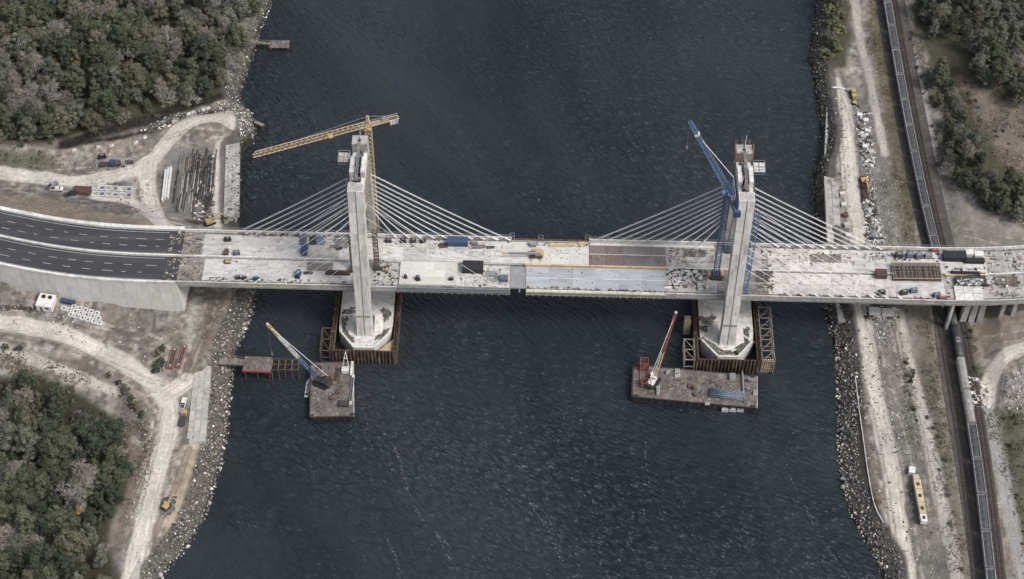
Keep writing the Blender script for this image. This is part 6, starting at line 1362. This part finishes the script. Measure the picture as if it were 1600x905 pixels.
def crown_mesh(seed, rad, h0, h1, nl, nleaf, ls):
    g = np.random.default_rng(seed); V = []; Cc = []
    lobes = []
    for i in range(nl):
        t = g.random(); z = h0+(h1-h0)*(0.12+0.86*t); env = math.sin(math.pi*min(1, (0.22+0.74*t)))**0.7; a = g.random()*6.283; r_ = rad*env*math.sqrt(g.random())*0.82
        lobes.append((r_*math.cos(a)*1.1, r_*math.sin(a)*1.1, z+g.normal(0, 0.5), rad*g.uniform(0.12, 0.34)*(0.65+0.35*env)))
    per = nleaf//nl
    for (x, y, z, s) in lobes:
        d = g.normal(size=(per, 3)); d /= np.linalg.norm(d, axis=1)[:, None]; d[:, 2] = np.where(d[:, 2] < -0.35, -d[:, 2], d[:, 2])
        rr = s*(0.5+0.8*g.random(per)**0.8)*(1+0.25*np.sin(d[:, 0]*5+x)*np.cos(d[:, 1]*6+y)); c = np.array([x, y, z])+d*rr[:, None]*np.array([1, 1, 0.8])
        u_ = g.normal(size=(per, 3))+0; u_ -= d*(u_*d).sum(1)[:, None]*0.6; u_ /= np.linalg.norm(u_, axis=1)[:, None]; w_ = np.cross(d+g.normal(0, 0.5, (per, 3)), u_); w_ /= np.linalg.norm(w_, axis=1)[:, None]+1e-6
        sz = ls*g.uniform(0.5, 1.25, (per, 1)); q = np.stack([c-u_*sz*0.5, c+w_*sz*0.32, c+u_*sz*0.5, c-w_*sz*0.32], 1); V.append(q.reshape(-1, 3))
        tone = np.clip(0.5+g.normal(0, 0.22)+g.normal(0, 0.15, per), 0, 1); val = np.clip(g.normal(1.0, 0.16, per)*g.uniform(0.85, 1.12), 0.5, 1.5)
        Cc.append(np.repeat(np.stack([tone, val, val], 1), 4, 0))
    V = np.concatenate(V); Cc = np.concatenate(Cc); F_ = np.arange(len(V)).reshape(-1, 4)
    return mesh_np('crown', V, F_, LM['green'], Cc)
def trunk_mesh(seed, rad, h0, h1, m=bark):
    g = random.Random(seed); mb = MB(); mb.tube([(0, 0, -1), (0.1, 0, h0*0.6), (g.uniform(-.4, .4), g.uniform(-.4, .4), h0+(h1-h0)*0.55)], [0.36, 0.28, 0.12], 7)
    for i in range(7):
        a = g.random()*6.283; z = h0*0.7+(h1-h0)*0.4*g.random(); r_ = rad*g.uniform(0.45, 0.8); mb.tube([(0, 0, z), (r_*0.5*math.cos(a), r_*0.5*math.sin(a), z+(h1-h0)*0.18), (r_*math.cos(a), r_*math.sin(a), z+(h1-h0)*0.3)], [0.16, 0.1, 0.04], 5)
    return mb.mesh('trunk', m)
def bare_mesh(seed, h, sp):
    g = random.Random(seed); tr_ = MB(); br = MB()
    def grow(p, d, L, r_, lv):
        q = p+d*L; (tr_ if lv == 0 else br).tube([p, p.lerp(q, .5)+Vector((g.uniform(-.1, .1), g.uniform(-.1, .1), 0))*L*0.3, q], [r_, r_*0.85, r_*0.65], 5 if lv < 2 else 3, caps=False)
        if lv >= 5: return
        n = 4 if lv in (1, 2) else (6 if lv == 0 else 3)
        for i in range(n):
            e_ = Vector((g.gauss(0, 1), g.gauss(0, 1), g.gauss(0.15, 0.6))).normalized(); nd = (d*(0.75 if lv else 0.6)+e_*sp).normalized(); nd.z = max(nd.z, -0.05)
            grow(p.lerp(q, g.uniform(0.55, 1.0) if lv else g.uniform(0.5, 1)), nd.normalized(), L*g.uniform(0.58, 0.8), max(0.05, r_*0.56), lv+1)
    grow(Vector((0, 0, -0.8)), Vector((g.uniform(-.08, .08), g.uniform(-.08, .08), 1)), h*0.36, 0.36, 0)
    return tr_.mesh('trunk', barkpale), br.mesh('branches', barkpale)
CR = {'tree': [(crown_mesh(10+i, 3.6+0.8*(i % 3), 2.0, 9.5+1.6*(i % 4), 52, 9400, 0.5), trunk_mesh(i, 4.8, 3.5, 10)) for i in range(8)],
      'shrub': [(crown_mesh(40+i, 2.3, 0.2, 3.6, 18, 1900, 0.45), trunk_mesh(50+i, 2.2, 0.6, 3.2)) for i in range(5)],
      'thin': [(crown_mesh(60+i, 4.0, 2.5, 10.5, 40, 2000, 0.42), bare_mesh(90+i, 11, 0.7)[1]) for i in range(4)]}
BARE = [bare_mesh(70+i, 13+1.5*(i % 3), 0.75) for i in range(6)]
KW = {'green': 'mid green', 'sage': 'grey green', 'olive': 'olive', 'dark': 'dark green', 'gold': 'golden yellow', 'russet': 'russet brown', 'lime': 'yellow green', 'tan': 'brown, half bare'}
def plant_tree(kind, form, x, y, sc, label, group, seed, z=None):
    z = float(terrain(np.array([x]), np.array([y]))[0]) if z is None else z
    name = {'tree': 'leafy_tree', 'shrub': 'shrub', 'thin': 'thin_tree', 'bare': 'bare_tree'}[form]
    root = thing(name, label, 'shrub' if form == 'shrub' else 'tree', (x, y, z-0.2), random.uniform(0, 6.28), group); root.scale = (sc*random.uniform(.85, 1.15), sc*random.uniform(.85, 1.15), sc*random.uniform(.75, 1.3))
    if form == 'bare':
        a, b = BARE[seed % len(BARE)]; link('trunk', a, root); link('crown', b, root)
    else:
        L_ = CR[form]; a, b = L_[seed % len(L_)]; c_ = link('crown', a, root); c_.material_slots[0].link = 'OBJECT'; c_.material_slots[0].material = LM[kind]; link('branches' if form == 'thin' else 'trunk', b, root)
    return root
def wood(where, poly_px, spacing, weights, group, zones, scale=(0.5, 1.25), seed=0, lift=0):
    g = random.Random(seed); poly = polyG(poly_px); P_a = np.array(poly); lo_, hi_ = P_a.min(0), P_a.max(0); pts = []
    Q = np.random.default_rng(seed).uniform(lo_, hi_, (9000, 2)); Q = Q[in_poly(Q[:, 0], Q[:, 1], poly)]; acc = np.zeros((0, 2))
    for q in Q:
        if len(acc) and ((acc-q)**2).sum(1).min() < spacing**2: continue
        acc = np.vstack([acc, q]); pts.append((float(q[0]), float(q[1])))
    n = 0
    for x, y in pts:
        z = float(terrain(np.array([x]), np.array([y]))[0]); q = pj([[x, y, z+6]])[0]
        if not (-12 < q[0] < 1612 and -14 < q[1] < 945): continue
        t = float(fnoise(np.array([x]), np.array([y]), 26, 2)[0]); k = g.choices([w_[0] for w_ in weights], [w_[1]*(1+w_[2]*(t-0.5)*6 if 1+w_[2]*(t-0.5)*6 > 0.05 else 0.05) for w_ in weights])[0]
        form = 'bare' if k == 'bare' else ('thin' if k == 'tan' or g.random() < 0.12 else 'tree'); sc = g.uniform(*scale)*(0.95 if form == 'bare' else 1)
        zone = zones(q[0], q[1]); what = 'leafless pale grey tree' if k == 'bare' else (f'{KW[k]} tree' if form == 'tree' else f'sparse {KW[k]} tree' if k != 'tan' else 'half bare brown tree')
        plant_tree(k, form, x, y, sc, f'{what} in the {zone}', group, g.randrange(1000), z); n += 1
    return n
def zoneUL(x, y):
    return '%s %s of the upper left wood' % ('top' if y < 60 else ('middle' if y < 140 else 'lower'), 'left' if x < 130 else ('centre' if x < 260 else 'riverside'))
def zoneLL(x, y):
    return '%s %s of the lower left wood' % ('upper' if y < 690 else ('middle' if y < 800 else 'bottom'), 'left' if x < 80 else 'roadside')
def zoneR(x, y):
    return '%s %s of the right wood' % ('top' if y < 70 else ('middle' if y < 170 else 'lower'), 'railside' if x < 1500 else 'right')
c1_ = wood('ul', [(-40, 230), (60, 226), (110, 214), (175, 198), (235, 182), (292, 160), (346, 146), (362, 130), (384, 90), (394, 30), (400, -20), (400, -50), (-60, -50)], 5.0, [('green', 3, -1), ('sage', 3, 0.5), ('olive', 2.2, -0.5), ('dark', 2.4, -1), ('tan', 2.6, 1.2), ('bare', 1.9, 1.2), ('lime', 0.35, 0)], 'trees of the upper left wood', zoneUL, seed=3)
c2_ = wood('ll', [(-30, 620), (50, 622), (110, 642), (160, 672), (196, 705), (202, 735), (186, 780), (166, 815), (160, 860), (185, 960), (-30, 960)], 5.0, [('green', 2.6, -1), ('sage', 2.4, 0.3), ('olive', 2.0, 0.3), ('dark', 3.2, -1), ('tan', 2.8, 1.2), ('bare', 1.7, 1.2), ('lime', 0.15, 0)], 'trees of the lower left wood', zoneLL, seed=5)
c3_ = wood('r1', [(1432, -50), (1440, 30), (1458, 72), (1478, 62), (1510, 88), (1540, 140), (1570, 160), (1640, 190), (1640, -50)], 5.4, [('sage', 3.4, 0), ('green', 2.2, 0), ('olive', 1.4, 0), ('dark', 1.5, -1), ('tan', 1.0, 1), ('bare', 0.5, 1)], 'trees of the right wood', zoneR, seed=7, scale=(0.65, 1.05))
c4_ = wood('r2', [(1452, 118), (1464, 108), (1488, 130), (1500, 200), (1540, 262), (1560, 282), (1640, 330), (1640, 372), (1560, 338), (1505, 300), (1476, 262), (1482, 210), (1462, 160)], 4.6, [('green', 3, 0), ('lime', 1.2, 0), ('sage', 2, 0), ('olive', 2, 0), ('dark', 2, 0), ('tan', 0.8, 0)], 'trees of the right wood', zoneR, seed=9, scale=(0.55, 0.9))
# single trees and shrubs that stand out
def single(px, py, kind, form, sc, label, group=None):
    p = G(px, py); plant_tree(kind, form, p[0], p[1], sc, label, group, random.randrange(999), p[2])
single(262, 84, 'bare', 'bare', 1.45, 'tallest leafless tree with a forked pale trunk in the upper left wood'); single(192, 94, 'bare', 'bare', 1.0, 'rounded leafless tree left of the tallest one, upper left wood'); single(92, 70, 'bare', 'bare', 1.1, 'leafless tree with tangled twigs behind the russet shrubs')
single(30, 760, 'bare', 'bare', 0.95, 'pale leafless tree near the left edge of the lower left wood'); single(120, 770, 'bare', 'bare', 1.25, 'large pale leafless tree in the middle of the lower left wood')
single(120, 100, 'gold', 'shrub', 1.5, 'golden yellow shrub in the upper left wood'); single(60, 92, 'gold', 'shrub', 1.1, 'smaller golden shrub left of the other, upper left wood')
for i, (px, py) in enumerate(((78, 98), (96, 96), (110, 86), (128, 82), (88, 104))): single(px, py, 'russet', 'shrub', 1.1, 'russet shrub in the upper left wood, %s from the left' % ['first', 'third', 'fourth', 'fifth', 'second'][i], 'russet shrubs')
single(125, 812, 'gold', 'shrub', 1.6, 'golden olive shrub in the lower left wood')
for i, (px, py, sc) in enumerate(((1296, 20, 1.5), (1308, 12, 1.3), (1300, 42, 1.6), (1312, 50, 1.2), (1296, 66, 1.7), (1306, 80, 1.5), (1292, 90, 1.4), (1310, 30, 1.5), (1302, 0, 1.5))): single(px, py, 'lime' if i % 3 != 1 else 'olive', 'shrub', sc, 'yellow green shrub on the upper right bank, %s from the water end' % ORD[i], 'shrubs on the upper right bank')
for i, (px, py, k, sc) in enumerate(((246, 555, 'olive', 0.9), (250, 570, 'dark', 1.0), (244, 580, 'dark', 0.8), (252, 548, 'dark', 0.8))): single(px, py, k, 'shrub', sc, 'dark bush beside the wide red pontoon, %s of the clump' % ['second', 'third', 'fourth', 'first'][i], 'bushes beside the red pontoons')
for i, (px, py) in enumerate(((10, 545), (30, 548), (170, 588), (186, 600), (196, 612), (205, 625), (212, 640), (222, 650))): single(px, py, 'dark' if i % 2 else 'olive', 'shrub', random.uniform(0.55, 0.9), 'low dark shrub below the lower left haul road, %s from the left' % ORD[i], 'shrubs below the lower left haul road')
SH = [('fringe of the upper left wood', [(0, 232), (60, 230), (110, 220), (175, 205), (235, 190), (292, 168), (350, 152), (352, 146), (290, 160), (170, 196), (60, 222), (0, 226)], 26, ('olive', 'green', 'tan', 'dark')), ('fringe of the lower left wood', [(0, 588), (60, 592), (120, 612), (175, 650), (210, 695), (216, 735), (196, 790), (176, 815), (180, 780), (196, 735), (190, 700), (110, 630), (0, 606)], 30, ('olive', 'green', 'tan', 'dark')), ('fringe of the right wood', [(1440, 60), (1462, 100), (1480, 200), (1478, 270), (1520, 305), (1600, 362), (1600, 372), (1510, 320), (1466, 270), (1468, 200), (1450, 110)], 24, ('olive', 'green', 'sage')), ('grass right of the rails', [(1412, 10), (1440, 80), (1466, 180), (1480, 250), (1470, 250), (1446, 160), (1422, 80)], 24, ('olive', 'sage')), ('brown clearing', [(1510, 140), (1640, 210), (1640, 300), (1530, 200)], 26, ('tan', 'sage', 'olive')),
      ('verge left of the lower tracks', [(1436, 520), (1456, 600), (1484, 760), (1504, 900), (1490, 900), (1468, 760), (1440, 620)], 14, ('olive', 'sage')), ('lower right grass', [(1570, 650), (1620, 650), (1620, 930), (1600, 900)], 18, ('olive', 'dark')), ('verge right of the train', [(1502, 500), (1520, 520), (1532, 590), (1520, 600)], 9, ('olive', 'green')),
      ('mossy right bank', [(1283, 170), (1292, 170), (1286, 270), (1288, 380), (1280, 380), (1278, 270)], 20, ('olive', 'green', 'sage')), ('grass above the left yard', [(0, 236), (90, 236), (90, 262), (0, 258)], 12, ('olive', 'tan')), ('lower right dirt track edge', [(1412, 560), (1424, 560), (1436, 660), (1428, 660)], 10, ('olive', 'dark'))]
for where, pl, n, ks in SH:
    for i, (x, y) in enumerate(patch(pl, n)):
        k = ks[i % len(ks)]; plant_tree(k, 'shrub', float(x), float(y), random.uniform(0.22, 0.5)*(1.5 if 'fringe' in where else 1), f'low {KW[k].split(",")[0]} shrub on the {where}', 'shrubs on the '+where, random.randrange(999))
def tufts(label, poly_px, n, c, size=0.5):
    size *= 0.7; q = patch(poly_px, n); q = q+rng.normal(0, 1.2, q.shape); q = q[fnoise(q[:, 0], q[:, 1], 7, 3)+rng.normal(0, 0.08, len(q)) > 0.5]; n = len(q); z = terrain(q[:, 0], q[:, 1]); V = []; cc = []
    for k in range(4):
        a = rng.random(n)*6.283; t = rng.uniform(0.2, 1.0, n); s_v = size*rng.uniform(0.5, 1.4, n); dx, dy = np.cos(a)*s_v*0.5, np.sin(a)*s_v*0.5; lx, ly_ = -np.sin(a)*s_v*t*0.6, np.cos(a)*s_v*t*0.6; hh = s_v*0.55
        o = q+rng.normal(0, 0.3, (n, 2)); V.append(np.stack([np.stack([o[:, 0]-dx, o[:, 1]-dy, z-0.05], 1), np.stack([o[:, 0]+dx, o[:, 1]+dy, z-0.05], 1), np.stack([o[:, 0]+dx*0.6+lx, o[:, 1]+dy*0.6+ly_, z+hh], 1), np.stack([o[:, 0]-dx*0.6+lx, o[:, 1]-dy*0.6+ly_, z+hh], 1)], 1).reshape(-1, 3))
        cc.append(np.repeat(np.asarray(LC(*c))[None]*rng.lognormal(0, 0.3, (n, 1))*(1+rng.normal(0, 0.06, (n, 3))), 4, 0))
    V = np.concatenate(V); o = link('grass', mesh_np('grass', V, np.arange(len(V)).reshape(-1, 4), grassm, np.clip(np.concatenate(cc), 0.01, 0.6))); tag(o, label, 'grass', kind='stuff')
grassm = mat('dry_grass', (100, 96, 70), 0.9, 0.2, 1.0, bump=0, rnd=0, attr='col', spec=0.1)
tufts('olive rough grass strip left of the railway, upper right', [(1346, -20), (1374, -20), (1392, 80), (1410, 200), (1424, 300), (1428, 380), (1406, 380), (1394, 260), (1372, 130)], 3200, (110, 104, 76))
tufts('rough grass between the railway and right wood', [(1412, 0), (1424, 60), (1452, 160), (1468, 260), (1480, 262), (1462, 130), (1436, 40), (1425, 0)], 1500, (112, 106, 80))
tufts('dry grass of the brown clearing in the right wood', [(1500, 110), (1640, 190), (1640, 310), (1560, 260), (1520, 190)], 3200, (124, 112, 100), 0.6)
tufts('rough grass verge along the left track downstream', [(1432, 500), (1456, 500), (1478, 620), (1496, 760), (1514, 900), (1490, 900), (1470, 770), (1448, 620)], 2600, (108, 104, 82))
tufts('rough grass at the lower right corner', [(1560, 645), (1640, 650), (1640, 930), (1606, 930), (1586, 800)], 2200, (94, 92, 66), 0.6)
tufts('green verge right of the train below the deck', [(1500, 500), (1522, 515), (1536, 590), (1520, 605), (1505, 540)], 700, (98, 100, 70), 0.6)
tufts('weeds on the terrace beside the lower right haul road', [(1396, 540), (1422, 540), (1440, 700), (1424, 700)], 700, (98, 98, 74))
tufts('rough grass above the upper left yard', [(-10, 232), (80, 234), (98, 258), (60, 266), (-10, 256)], 1300, (100, 100, 76))
tufts('weeds on the embankment slope of the left approach', [(0, 290), (120, 326), (230, 350), (180, 352), (0, 318)], 900, (134, 124, 104), 0.4)
tufts('scrub along the ditch below the upper left wood', [(90, 222), (170, 203), (232, 188), (290, 166), (350, 150), (352, 156), (290, 172), (170, 210)], 900, (84, 82, 66), 0.6)
tufts('scrub and weeds on the slope below the left haul road', [(0, 548), (120, 580), (190, 610), (230, 660), (236, 720), (205, 800), (195, 790), (215, 700), (180, 640), (100, 600), (0, 575)], 2600, (92, 88, 72), 0.7)
tufts('weeds along the lower left riprap crest', [(318, 700), (330, 700), (300, 800), (262, 860), (250, 850), (290, 790)], 700, (104, 98, 78), 0.5)
tufts('weeds on the terrace under the right flood wall', [(1322, 520), (1342, 560), (1356, 700), (1380, 820), (1366, 820), (1340, 700), (1326, 600)], 900, (92, 86, 68), 0.5)
tufts('weeds on the gravel right of the lower train', [(1530, 640), (1548, 640), (1572, 740), (1560, 740)], 500, (96, 94, 70), 0.5)
clutter('bank_litter', 'driftwood and litter on the lower right terrace', polyG([(1320, 520), (1420, 520), (1470, 880), (1400, 880), (1350, 700)]), 0, 260, [timberd, timber, dsteel, conc], 0.2, 0.8, 0.5, gy=1)
clutter('bank_litter', 'driftwood and offcuts on the upper right bank', polyG([(1300, 150), (1320, 160), (1335, 380), (1292, 278)]), 0, 120, [timberd, timber, dsteel, conc], 0.2, 0.8, 0.5, gy=1)
clutter('bank_litter', 'offcuts and stones on the left yard', polyG([(60, 285), (240, 275), (250, 345), (160, 325)]), 0, 150, [timberd, timber, dsteel, conc], 0.2, 0.7, 0.4, gy=1)
clutter('bank_litter', 'offcuts on the ground below the retaining wall', polyG([(20, 488), (200, 500), (290, 500), (280, 590), (180, 550), (20, 505)]), 0, 160, [timberd, timber, dsteel, conc], 0.2, 0.7, 0.4, gy=1)
# things that look alike are told apart by their order from the left
ORDX = ORD+['seventeenth', 'eighteenth', 'nineteenth', 'twentieth', 'twenty-first', 'twenty-second', 'twenty-third', 'twenty-fourth', 'twenty-fifth', 'twenty-sixth']
same = {}
for o in bpy.data.objects:
    if o.parent is None and o.get('label') and o.get('kind') is None: same.setdefault(o['label'], []).append(o)
for lb_, os_ in same.items():
    if len(os_) > 1:
        os_.sort(key=lambda o: float(pj([tuple(o.location)])[0][0]))
        for i, o in enumerate(os_):
            if i < len(ORDX): o['label'] = f'{lb_}, {ORDX[i]} from left'
print('trees', c1_, c2_, c3_, c4_, 'objects', len(bpy.data.objects))
